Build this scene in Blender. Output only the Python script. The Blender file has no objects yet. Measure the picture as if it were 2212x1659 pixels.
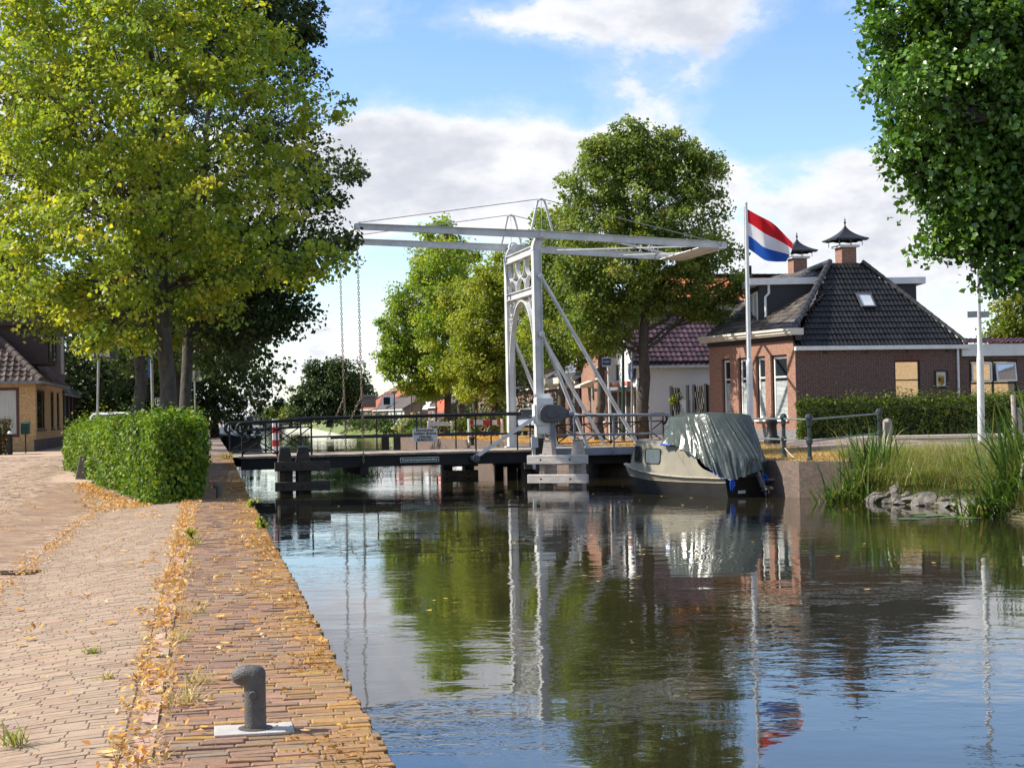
import bpy, bmesh, math, random
import numpy as np
from mathutils import Vector, Matrix, noise as mnoise
V = Vector
PI = math.pi
random.seed(7)
RNG = np.random.default_rng(11)
scene = bpy.context.scene
COL = scene.collection
ZUP = V((0, 0, 1))

# ------------------------------------------------------------------ camera
FPX, CU, CV, H0 = 3430.0, 1106.0, 829.5, 893.0      # measured on a 2212 px wide copy of the photo
ROLL = math.radians(1.1)
cr, sr = math.cos(ROLL), math.sin(ROLL)
PIT = math.atan((H0 - CV) * cr / FPX)
cp, sp = math.cos(PIT), math.sin(PIT)
EYE = V((0, 0, 1.6))

def ray(u, v):
    r, up = u - CU, CV - v
    r2, u2 = r * cr + up * sr, -r * sr + up * cr
    return V((r2, FPX * cp - u2 * sp, FPX * sp + u2 * cp))

def P(u, v, Y):
    d = ray(u, v)
    return EYE + d * (Y / d.y)

def G(u, v, z=0.0):
    d = ray(u, v)
    return EYE + d * ((z - EYE.z) / d.z)

cam_d = bpy.data.cameras.new('camera')
cam = bpy.data.objects.new('camera', cam_d)
COL.objects.link(cam)
cam_d.sensor_width = 36.0
cam_d.lens = FPX / 2212.0 * 36.0
cam_d.clip_start, cam_d.clip_end = 0.1, 6000
cam.matrix_world = Matrix(((cr, sr, 0, EYE.x), (sr * sp, -cr * sp, -cp, EYE.y), (-sr * cp, cr * cp, -sp, EYE.z), (0, 0, 0, 1)))
scene.camera = cam

# ------------------------------------------------------------------ materials
def nodes_of(name):
    m = bpy.data.materials.new(name)
    m.use_nodes = True
    nt = m.node_tree
    return m, nt, nt.nodes['Principled BSDF'], nt.nodes['Material Output']

def N(nt, t, **kw):
    n = nt.nodes.new(t)
    for k, v in kw.items():
        if k in n.inputs:
            n.inputs[k].default_value = v
        else:
            setattr(n, k, v)
    return n

def ramp(nt, fac, stops):
    r = nt.nodes.new('ShaderNodeValToRGB')
    el = r.color_ramp.elements
    while len(el) < len(stops):
        el.new(0.5)
    for e, (p, c) in zip(el, stops):
        e.position = p
        e.color = (*c, 1)
    nt.links.new(fac, r.inputs[0])
    return r.outputs[0]

def c4(c):
    return (*c, 1.0)

def mixc(nt, a, b, fac, blend='MIX'):
    m = nt.nodes.new('ShaderNodeMix')
    m.data_type = 'RGBA'
    m.blend_type = blend
    for k, x in ((6, a), (7, b)):
        if isinstance(x, tuple):
            m.inputs[k].default_value = c4(x)
        else:
            nt.links.new(x, m.inputs[k])
    if isinstance(fac, (int, float)):
        m.inputs[0].default_value = fac
    else:
        nt.links.new(fac, m.inputs[0])
    return m.outputs[2]

def coords(nt, kind='Object', scale=(1, 1, 1)):
    tc = nt.nodes.new('ShaderNodeTexCoord')
    mp = nt.nodes.new('ShaderNodeMapping')
    mp.inputs['Scale'].default_value = scale
    nt.links.new(tc.outputs[kind], mp.inputs[0])
    return mp.outputs[0]

def plain(name, c, c2=None, scale=6.0, rough=0.6, bump=0.15, metal=0.0, spec=0.5, kind='Object', stretch=(1, 1, 1), bscale=None, stain=None):
    """a surface with soft two-tone variation, faint stains and grain"""
    m, nt, b, _ = nodes_of(name)
    co = coords(nt, kind, stretch)
    n1 = N(nt, 'ShaderNodeTexNoise', Scale=scale, Detail=7.0, Roughness=0.65)
    nt.links.new(co, n1.inputs['Vector'])
    c2 = c2 or tuple(x * 0.6 for x in c)
    col = ramp(nt, n1.outputs[0], [(0.34, c2), (0.6, c)])
    if stain:                                            # (colour, scale, threshold, stretch)
        n4 = N(nt, 'ShaderNodeTexNoise', Scale=stain[1], Detail=8.0, Roughness=0.75)
        nt.links.new(coords(nt, kind, stain[3]), n4.inputs['Vector'])
        mr = nt.nodes.new('ShaderNodeMapRange')
        mr.inputs['From Min'].default_value = stain[2]
        mr.inputs['From Max'].default_value = stain[2] + 0.1
        mr.inputs['To Max'].default_value = 0.85
        nt.links.new(n4.outputs[0], mr.inputs[0])
        col = mixc(nt, col, stain[0], mr.outputs[0])
    nt.links.new(col, b.inputs['Base Color'])
    b.inputs['Metallic'].default_value = metal
    b.inputs['Specular IOR Level'].default_value = spec
    rr = nt.nodes.new('ShaderNodeMapRange')
    rr.inputs['To Min'].default_value = max(0.02, rough - 0.12)
    rr.inputs['To Max'].default_value = min(1, rough + 0.12)
    nt.links.new(n1.outputs[0], rr.inputs[0])
    nt.links.new(rr.outputs[0], b.inputs['Roughness'])
    if bump:
        n2 = N(nt, 'ShaderNodeTexNoise', Scale=(bscale or scale * 5), Detail=4.0)
        nt.links.new(co, n2.inputs['Vector'])
        bp = N(nt, 'ShaderNodeBump', Strength=bump, Distance=0.02)
        nt.links.new(n2.outputs[0], bp.inputs['Height'])
        nt.links.new(bp.outputs[0], b.inputs['Normal'])
    return m

def brickmat(name, a, b2, mortar, bw=0.22, bh=0.065, ms=0.008, dirt=(0.2, 0.19, 0.18), dirt_amt=0.4, bump=0.5):
    m, nt, b, _ = nodes_of(name)
    uv = coords(nt, 'UV')
    t = N(nt, 'ShaderNodeTexBrick', Scale=1.0)
    t.inputs['Mortar Size'].default_value = ms
    t.inputs['Brick Width'].default_value = bw
    t.inputs['Row Height'].default_value = bh
    t.inputs['Color1'].default_value = c4(a)
    t.inputs['Color2'].default_value = c4(b2)
    t.inputs['Mortar'].default_value = c4(mortar)
    t.inputs['Bias'].default_value = -0.1
    nt.links.new(uv, t.inputs['Vector'])
    n1 = N(nt, 'ShaderNodeTexNoise', Scale=1.3, Detail=6.0, Roughness=0.7)
    nt.links.new(uv, n1.inputs['Vector'])
    n3 = N(nt, 'ShaderNodeTexNoise', Scale=9.0, Detail=5.0)
    nt.links.new(uv, n3.inputs['Vector'])
    f = nt.nodes.new('ShaderNodeMapRange')
    f.inputs['From Min'].default_value = 0.45
    f.inputs['From Max'].default_value = 0.75
    f.inputs['To Max'].default_value = dirt_amt
    nt.links.new(n1.outputs[0], f.inputs[0])
    col = mixc(nt, t.outputs['Color'], dirt, f.outputs[0])
    g = ramp(nt, n3.outputs[0], [(0.3, (0.72, 0.72, 0.72)), (0.7, (1.2, 1.18, 1.15))])
    col = mixc(nt, col, g, 1.0, 'MULTIPLY')
    nt.links.new(col, b.inputs['Base Color'])
    b.inputs['Roughness'].default_value = 0.85
    bp = N(nt, 'ShaderNodeBump', Strength=bump, Distance=0.01)
    inv = N(nt, 'ShaderNodeMath', operation='SUBTRACT')
    inv.inputs[0].default_value = 1
    nt.links.new(t.outputs['Fac'], inv.inputs[1])
    nt.links.new(inv.outputs[0], bp.inputs['Height'])
    nt.links.new(bp.outputs[0], b.inputs['Normal'])
    return m

def attrmat(name, rough=0.8, var=0.25, nscale=30.0, bump=0.3, spec=0.3, tint=None):
    """colour comes with each piece (brick, leaf, tile), plus grain"""
    m, nt, b, _ = nodes_of(name)
    at = N(nt, 'ShaderNodeAttribute', attribute_name='col')
    co = coords(nt, 'Object')
    n1 = N(nt, 'ShaderNodeTexNoise', Scale=nscale, Detail=6.0, Roughness=0.7)
    nt.links.new(co, n1.inputs['Vector'])
    g = ramp(nt, n1.outputs[0], [(0.25, (1 - var,) * 3), (0.75, (1 + var,) * 3)])
    col = mixc(nt, at.outputs['Color'], g, 1.0, 'MULTIPLY')
    if tint:                                            # lichen / moss patches of their own shape
        n2 = N(nt, 'ShaderNodeTexNoise', Scale=tint[1], Detail=6.0, Roughness=0.75)
        nt.links.new(co, n2.inputs['Vector'])
        mr = nt.nodes.new('ShaderNodeMapRange')
        mr.inputs['From Min'].default_value = tint[2]
        mr.inputs['From Max'].default_value = tint[2] + (tint[3] if len(tint) > 3 else 0.14)
        nt.links.new(n2.outputs[0], mr.inputs[0])
        col = mixc(nt, col, tint[0], mr.outputs[0])
    nt.links.new(col, b.inputs['Base Color'])
    b.inputs['Roughness'].default_value = rough
    b.inputs['Specular IOR Level'].default_value = spec
    if bump:
        bp = N(nt, 'ShaderNodeBump', Strength=bump, Distance=0.01)
        nt.links.new(n1.outputs[0], bp.inputs['Height'])
        nt.links.new(bp.outputs[0], b.inputs['Normal'])
    return m

def leafmat(name, trans=0.45, rough=0.45, spec=0.35, tgain=(1.5, 1.45, 0.6)):
    m, nt, b, out = nodes_of(name)
    at = N(nt, 'ShaderNodeAttribute', attribute_name='col')
    nt.links.new(at.outputs['Color'], b.inputs['Base Color'])
    b.inputs['Roughness'].default_value = rough
    b.inputs['Specular IOR Level'].default_value = spec
    tr = nt.nodes.new('ShaderNodeBsdfTranslucent')
    tc = mixc(nt, at.outputs['Color'], tgain, 1.0, 'MULTIPLY')
    nt.links.new(tc, tr.inputs['Color'])
    mx = nt.nodes.new('ShaderNodeMixShader')
    mx.inputs[0].default_value = trans
    nt.links.new(b.outputs[0], mx.inputs[1])
    nt.links.new(tr.outputs[0], mx.inputs[2])
    nt.links.new(mx.outputs[0], out.inputs['Surface'])
    return m

def glassmat(name, c=(0.02, 0.025, 0.03), rough=0.03, spec=0.9, metal=0.0):
    m, nt, b, _ = nodes_of(name)
    b.inputs['Base Color'].default_value = c4(c)
    b.inputs['Roughness'].default_value = rough
    b.inputs['Specular IOR Level'].default_value = spec
    b.inputs['Metallic'].default_value = metal
    n1 = N(nt, 'ShaderNodeTexNoise', Scale=1.2, Detail=2.0)
    nt.links.new(coords(nt, 'Object'), n1.inputs['Vector'])
    bp = N(nt, 'ShaderNodeBump', Strength=0.03, Distance=0.05)
    nt.links.new(n1.outputs[0], bp.inputs['Height'])
    nt.links.new(bp.outputs[0], b.inputs['Normal'])
    return m

# ------------------------------------------------------------------ mesh builder
class MB:
    def __init__(s):
        s.v, s.f, s.c = [], [], []

    def add(s, vs, fs, col=None):
        o = len(s.v)
        s.v.extend([tuple(x) for x in vs])
        s.f.extend([tuple(i + o for i in f) for f in fs])
        s.c.extend([col] * len(fs))
        return s

    def quad(s, a, b, c, d, col=None):
        return s.add([a, b, c, d], [(0, 1, 2, 3)], col)

    def ebox(s, o, ax, ay, az, col=None):
        """box from corner o along three edge vectors"""
        o, ax, ay, az = V(o), V(ax), V(ay), V(az)
        if ax.cross(ay).dot(az) < 0:
            ax, ay = ay, ax
        p = [o, o + ax, o + ax + ay, o + ay]
        p += [q + az for q in p]
        return s.add(p, [(3, 2, 1, 0), (4, 5, 6, 7), (0, 1, 5, 4), (1, 2, 6, 5), (2, 3, 7, 6), (3, 0, 4, 7)], col)

    def cbox(s, c, ax, ay, az, col=None):
        c, ax, ay, az = V(c), V(ax), V(ay), V(az)
        return s.ebox(c - (ax + ay + az) * 0.5, ax, ay, az, col)

    def beam(s, p, q, w, h, col=None, up=ZUP):
        p, q = V(p), V(q)
        d = q - p
        side = d.cross(up)
        side = side.normalized() if side.length > 1e-6 else V((1, 0, 0))
        u2 = side.cross(d).normalized()
        return s.ebox(p - side * w / 2 - u2 * h / 2, side * w, u2 * h, d, col)

    def tube(s, pts, r, n=8, col=None, cap=True):
        pts = [V(p) for p in pts]
        k = len(pts)
        rr = r if isinstance(r, (list, tuple)) else [r] * k
        o = len(s.v)
        prev = None
        for i, p in enumerate(pts):
            t = (pts[min(i + 1, k - 1)] - pts[max(i - 1, 0)])
            t = t.normalized() if t.length > 1e-9 else ZUP
            if prev is None:
                a = t.cross(ZUP if abs(t.z) < 0.95 else V((1, 0, 0))).normalized()
            else:
                a = prev - t * prev.dot(t)
                a = a.normalized() if a.length > 1e-6 else t.orthogonal().normalized()
            prev = a
            b = t.cross(a)
            for j in range(n):
                th = 2 * PI * j / n
                s.v.append(tuple(p + (a * math.cos(th) + b * math.sin(th)) * rr[i]))
        nf = 0
        for i in range(k - 1):
            for j in range(n):
                j2 = (j + 1) % n
                s.f.append((o + i * n + j, o + i * n + j2, o + (i + 1) * n + j2, o + (i + 1) * n + j))
                nf += 1
        if cap:
            s.f.append(tuple(o + j for j in reversed(range(n))))
            s.f.append(tuple(o + (k - 1) * n + j for j in range(n)))
            nf += 2
        s.c.extend([col] * nf)
        return s

    def lathe(s, c, prof, n=12, col=None, axis=None):
        c = V(c)
        ax = V(axis).normalized() if axis else ZUP
        a = ax.orthogonal().normalized() if axis else V((1, 0, 0))
        b = ax.cross(a)
        o = len(s.v)
        for r, z in prof:
            for j in range(n):
                th = 2 * PI * j / n
                s.v.append(tuple(c + ax * z + (a * math.cos(th) + b * math.sin(th)) * r))
        nf = 0
        for i in range(len(prof) - 1):
            for j in range(n):
                j2 = (j + 1) % n
                s.f.append((o + i * n + j, o + i * n + j2, o + (i + 1) * n + j2, o + (i + 1) * n + j))
                nf += 1
        s.f.append(tuple(o + j for j in reversed(range(n))))
        s.f.append(tuple(o + (len(prof) - 1) * n + j for j in range(n)))
        s.c.extend([col] * (nf + 2))
        return s

    def prism(s, poly, vec, col=None):
        poly = [V(p) for p in poly]
        vec = V(vec)
        n = len(poly)
        nrm = V((0, 0, 0))
        for i in range(n):
            nrm += poly[i].cross(poly[(i + 1) % n])
        if nrm.dot(vec) > 0:
            poly = poly[::-1]
        vs = poly + [p + vec for p in poly]
        fs = [tuple(range(n)), tuple(range(2 * n - 1, n - 1, -1))]
        fs += [(i, i + n, (i + 1) % n + n, (i + 1) % n) for i in range(n)]
        return s.add(vs, fs, col)

    def grid(s, rows, col=None, closed=False):
        """rows: list of equal-length point lists"""
        o = len(s.v)
        w = len(rows[0])
        for r in rows:
            s.v.extend([tuple(p) for p in r])
        nf = 0
        for i in range(len(rows) - 1):
            for j in range(w if closed else w - 1):
                j2 = (j + 1) % w
                s.f.append((o + i * w + j, o + i * w + j2, o + (i + 1) * w + j2, o + (i + 1) * w + j))
                nf += 1
        s.c.extend([col] * nf)
        return s

    def build(s, name, mat, parent=None, smooth=False, bevel=0.0, loc=None, uv=True):
        me = bpy.data.meshes.new(name)
        off = V((0, 0, 0))
        if loc is not None:
            off = V(loc)
        elif parent is not None:
            r = parent
            while r.parent:
                r = r.parent
            off = r.location
        vs = [(x - off.x, y - off.y, z - off.z) for x, y, z in s.v] if off.length else s.v
        me.from_pydata(vs, [], s.f)
        o = bpy.data.objects.new(name, me)
        COL.objects.link(o)
        if parent is not None:
            o.parent = parent
        elif loc is not None:
            o.location = off
        me.materials.append(mat)
        if any(c is not None for c in s.c):
            at = me.attributes.new('col', 'FLOAT_COLOR', 'FACE')
            buf = np.ones((len(s.f), 4), dtype=np.float32)
            buf[:, :3] = [c if c is not None else (0.5, 0.5, 0.5) for c in s.c]
            at.data.foreach_set('color', buf.ravel())
        if uv:
            boxuv(me)
        if smooth:
            me.polygons.foreach_set('use_smooth', [True] * len(me.polygons))
            if smooth != 'all':
                me.set_sharp_from_angle(angle=math.radians(38))
        if bevel:
            bm = o.modifiers.new('edge', 'BEVEL')
            bm.width = bevel
            bm.segments = 2
            bm.limit_method = 'ANGLE'
        me.update()
        return o

def boxuv(me):
    """UVs in metres: u runs level along each face, v up its slope"""
    n = len(me.loops)
    if n == 0:
        return
    co = np.empty(len(me.vertices) * 3, dtype=np.float64)
    me.vertices.foreach_get('co', co)
    co = co.reshape(-1, 3)
    li = np.empty(n, dtype=np.int64)
    me.loops.foreach_get('vertex_index', li)
    nr = np.empty(len(me.polygons) * 3)
    me.polygons.foreach_get('normal', nr)
    nr = nr.reshape(-1, 3)
    lt = np.empty(len(me.polygons), dtype=np.int64)
    me.polygons.foreach_get('loop_total', lt)
    ln = np.repeat(nr, lt, axis=0)
    t = np.stack([-ln[:, 1], ln[:, 0], np.zeros(len(ln))], axis=1)
    L = np.linalg.norm(t, axis=1)
    flat = L < 0.05
    t[flat] = (1, 0, 0)
    L[flat] = 1
    t /= L[:, None]
    b = np.cross(ln, t)
    p = co[li]
    uvs = np.stack([(p * t).sum(1), (p * b).sum(1)], axis=1).astype(np.float32)
    lay = me.uv_layers.new(name='UVMap')
    lay.data.foreach_set('uv', uvs.ravel())

def tag(o, label=None, cat=None, group=None, kind=None):
    if label:
        o['label'] = label
    if cat:
        o['category'] = cat
    if group:
        o['group'] = group
    if kind:
        o['kind'] = kind
    return o

def thing(name, label, cat, loc=(0, 0, 0), group=None, rz=0.0):
    o = bpy.data.objects.new(name, None)
    COL.objects.link(o)
    o.location = loc
    o.rotation_euler = (0, 0, rz)
    o.empty_display_size = 0.2
    return tag(o, label, cat, group)

def struct(o):
    o['kind'] = 'structure'
    return o

def copy_tree(o, parent=None):
    c = o.copy()
    COL.objects.link(c)
    if parent is not None:
        c.parent = parent
    for ch in [x for x in o.children]:
        copy_tree(ch, c)
    return c

def place_copy(proto, loc, rz=0.0, label=None, group=None, sc=None):
    c = copy_tree(proto)
    c.location = loc
    c.rotation_euler = (0, 0, rz)
    if sc:
        c.scale = (sc, sc, sc)
    if label:
        c['label'] = label
    if group:
        c['group'] = group
    return c

def text_mesh(body, size, origin, xdir, ydir, depth=0.004, align='CENTER', spacing=1.0, width=None):
    """lettering as a mesh; origin = centre of the baseline block"""
    cu = bpy.data.curves.new('txt', 'FONT')
    cu.body = body
    cu.size = size
    cu.extrude = depth / 2
    cu.offset = size * 0.02
    cu.align_x = align
    cu.align_y = 'CENTER'
    cu.space_line = spacing
    cu.resolution_u = 3
    to = bpy.data.objects.new('txt', cu)
    COL.objects.link(to)
    dg = bpy.context.evaluated_depsgraph_get()
    dg.update()
    me = bpy.data.meshes.new_from_object(to.evaluated_get(dg))
    bpy.data.objects.remove(to)
    bpy.data.curves.remove(cu)
    vs = [v.co.copy() for v in me.vertices]
    fs = [tuple(p.vertices) for p in me.polygons]
    bpy.data.meshes.remove(me)
    if width:
        xs = [v.x for v in vs]
        k = width / max(1e-6, max(xs) - min(xs))
        for v in vs:
            v.x *= k
    x, y = V(xdir).normalized(), V(ydir).normalized()
    z = x.cross(y)
    mb = MB()
    mb.add([V(origin) + x * v.x + y * v.y + z * v.z for v in vs], fs)
    return mb

def skin_body(name, verts, edges, radii, mat, parent=None, root=0, levels=1, loc=None):
    me = bpy.data.meshes.new(name)
    off = V(loc) if loc is not None else (parent.location if parent is not None else V((0, 0, 0)))
    me.from_pydata([tuple(V(v) - off) for v in verts], edges, [])
    o = bpy.data.objects.new(name, me)
    COL.objects.link(o)
    if parent is not None:
        o.parent = parent
    else:
        o.location = off
    me.skin_vertices.new() if hasattr(me.skin_vertices, 'new') else None
    sk = o.modifiers.new('skin', 'SKIN')
    if len(me.skin_vertices):
        for i, r in enumerate(radii):
            me.skin_vertices[0].data[i].radius = (r, r)
            me.skin_vertices[0].data[i].use_root = (i == root)
    sk.use_smooth_shade = True
    ss = o.modifiers.new('sub', 'SUBSURF')
    ss.levels = ss.render_levels = levels
    me.materials.append(mat)
    return o
# ------------------------------------------------------------------ foliage
def unit(a):
    return a / np.maximum(1e-9, np.linalg.norm(a, axis=1))[:, None]

def leaf_arrays(cen, size, cols, up_bias=0.5, droop=0.6, fold=0.25, wide=0.8, rng=None, nrm=None):
    """folded two-facet leaves: returns verts (4n,3), faces (2n,3), colours (2n,3)"""
    rng = rng or RNG
    n = len(cen)
    nr = rng.normal(size=(n, 3))
    nr[:, 2] += up_bias * 2
    if nrm is not None:
        nr += nrm * 1.4
    nr = unit(nr)
    ax = rng.normal(size=(n, 3))
    ax[:, 2] -= droop * 1.5
    ax = ax - nr * (ax * nr).sum(1)[:, None]
    ax = unit(ax)
    sd = np.cross(nr, ax)
    L = (size * np.clip(rng.lognormal(-0.03, 0.26, n), 0.45, 1.45))[:, None]
    W = L * wide * 0.5
    base = cen - ax * L * 0.5
    tip = cen + ax * L * 0.5
    mid = cen - ax * L * 0.08 + nr * W * fold
    lf, rt = mid + sd * W, mid - sd * W
    v = np.stack([base, lf, tip, rt], axis=1).reshape(-1, 3)
    i = np.arange(n) * 4
    f = np.stack([np.stack([i, i + 2, i + 1], 1), np.stack([i, i + 3, i + 2], 1)], 1).reshape(-1, 3)
    c = np.repeat(cols, 2, axis=0)
    return v, f, c

def tri_mesh(name, v, f, c, mat, parent=None, loc=None):
    me = bpy.data.meshes.new(name)
    off = np.array(loc if loc is not None else (parent.location if parent is not None else (0, 0, 0)))
    v = v - off
    me.vertices.add(len(v))
    me.vertices.foreach_set('co', v.astype(np.float32).ravel())
    nf, k = f.shape
    me.loops.add(nf * k)
    me.polygons.add(nf)
    me.loops.foreach_set('vertex_index', f.astype(np.int32).ravel())
    me.polygons.foreach_set('loop_start', np.arange(0, nf * k, k, dtype=np.int32))
    me.update(calc_edges=True)
    at = me.attributes.new('col', 'FLOAT_COLOR', 'FACE')
    buf = np.ones((nf, 4), dtype=np.float32)
    buf[:, :3] = c
    at.data.foreach_set('color', buf.ravel())
    me.materials.append(mat)
    me.update()
    o = bpy.data.objects.new(name, me)
    COL.objects.link(o)
    if parent is not None:
        o.parent = parent
    elif loc is not None:
        o.location = loc
    return o

def pick_cols(n, pal, rng, jit=0.18):
    """pal: list of (weight, rgb)"""
    w = np.array([p[0] for p in pal], float)
    idx = rng.choice(len(pal), size=n, p=w / w.sum())
    c = np.array([p[1] for p in pal])[idx]
    return c * rng.uniform(1 - jit, 1 + jit, (n, 1)) * rng.uniform(1 - jit * 0.4, 1 + jit * 0.4, (n, 3))

def bent(a, b, k, wob, rng, sag=0.0):
    pts = []
    L = (b - a).length
    for i in range(k + 1):
        t = i / k
        p = a.lerp(b, t)
        if 0 < i < k:
            p = p + V(rng.normal(size=3)) * wob * L
        p.z += sag * L * 4 * t * (1 - t)
        pts.append(p)
    return pts

def tree(name, label, base, top, r0, blobs, nclump, nleaf, lsize, pal, seed, bark, lmat, group=None, crad=0.55, cat='tree',
         shell=0.55, gain=1.0, limbs=True, lean=0.02, clump_jit=0.2, trunk_to=0.85, tmin=0.3, wide=0.85, twigs=True, hang=0.7):
    """trunk with limbs reaching into every blob of the crown; leaves hang in small sprays on the twigs"""
    rng = np.random.default_rng(seed)
    base = V(base)
    root = thing(name, label, cat, base, group)
    blobs = [(V(c), V(r) if hasattr(r, '__len__') else V((r, r, r))) for c, r in blobs]
    tr = MB()
    top = V(top)
    k = 9
    trunk = []
    for i in range(k + 1):
        t = i / k
        p = base.lerp(top, t)
        p += V((rng.normal() * lean, rng.normal() * lean, 0)) * (top - base).length * (0.25 if i else 0)
        trunk.append(p)
    rad = [r0 * (1.22 if i == 0 else 1.0) * (1 - 0.86 * (i / k) ** 1.15) for i in range(k + 1)]
    trunk[0].z -= 0.15
    tr.tube(trunk, rad, 10)
    for i in range(14):                                    # knots and burrs
        t = rng.uniform(0.03, 0.4)
        p = base.lerp(top, t)
        th = rng.uniform(0, 6.28)
        rr = r0 * (1 - 0.8 * t)
        d = V((math.cos(th), math.sin(th), 0))
        s = r0 * rng.uniform(0.12, 0.3)
        tr.lathe(p + d * rr * 0.82, [(s * 1.1, -s * .2), (s, s * 0.4), (s * 0.5, s * 0.8)], 6, axis=d)
    wts = np.array([(r.x * r.y * r.z) ** (2 / 3) for c, r in blobs])
    cnt = np.maximum(6, (nclump * wts / wts.sum()).astype(int))
    cl_pos, cl_n, cl_b = [], [], []
    for bi, ((c, r), m) in enumerate(zip(blobs, cnt)):
        d = unit(rng.normal(size=(m, 3)))
        rad_ = rng.uniform(0, 1, m) ** 0.42
        rad_ = shell + (1.05 - shell) * rad_
        rough_ = np.array([1 + clump_jit * mnoise.noise(V(x) * 2.3 + V((seed, bi, 0))) * 2 for x in d])
        pos = np.array(c) + d * np.array(r) * (rad_ * rough_)[:, None]
        cl_pos.append(pos)
        cl_n.append(d)
        cl_b += [bi] * m
    cp_ = np.concatenate(cl_pos)
    cn_ = np.concatenate(cl_n)
    cl_b = np.array(cl_b)
    if limbs:
        H = (top - base).length
        for bi, (c, r) in enumerate(blobs):
            t = min(trunk_to, max(tmin, (c.z - base.z - 0.35 * max(r.x, r.y) - (c.xy - base.xy).length * 0.5) / max(0.1, H)))
            a = base.lerp(top, t)
            rl = max(0.02, r0 * (1 - 0.86 * t) * 0.42)
            if (c - a).length < 0.3:
                continue
            limb = bent(a, c, 5, 0.035, rng, 0.03)
            tr.tube(limb, [rl * (1 - 0.16 * i) for i in range(6)], 7, cap=False)
            ids = np.where(cl_b == bi)[0]
            m2 = min(len(ids), 14)
            for j in rng.choice(ids, m2, replace=False):
                q = V(cp_[j])
                s0 = limb[int(rng.integers(2, 6))]
                tr.tube(bent(s0, q, 3, 0.05, rng, 0.04), [rl * 0.34, rl * 0.24, rl * 0.16, rl * 0.07], 5, cap=False)
            if twigs:
                for j in ids[::3]:
                    q = V(cp_[j])
                    s0 = q.lerp(c, 0.35) + V(rng.normal(size=3)) * 0.1
                    tr.tube([s0, s0.lerp(q, 0.5) + V(rng.normal(size=3)) * 0.04, q], [0.02, 0.013, 0.006], 4, cap=False)
    tr.build('trunk', bark, root, smooth='all')
    m = len(cp_)
    per = rng.poisson(nleaf, m)
    idx = np.repeat(np.arange(m), per)
    n = len(idx)
    sc = crad * rng.uniform(0.6, 1.35, m)
    off = unit(rng.normal(size=(n, 3))) * (rng.uniform(0, 1, n) ** 0.45)[:, None] * np.array((1.0, 1.0, 0.7)) * sc[idx][:, None]
    cen = cp_[idx] + off
    cen[:, 2] -= hang * 0.16 * np.linalg.norm(off[:, :2], axis=1)
    clcol = pick_cols(m, pal, rng, 0.1)
    base_c = (clcol[idx] * 0.65 + pick_cols(n, pal, rng) * 0.35) * gain
    v, f, c = leaf_arrays(cen, np.full(n, lsize), base_c, up_bias=0.35, droop=hang, rng=rng, wide=wide, nrm=cn_[idx] * 0.5)
    tri_mesh('crown', v, f, c, lmat, root)
    return root

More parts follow.
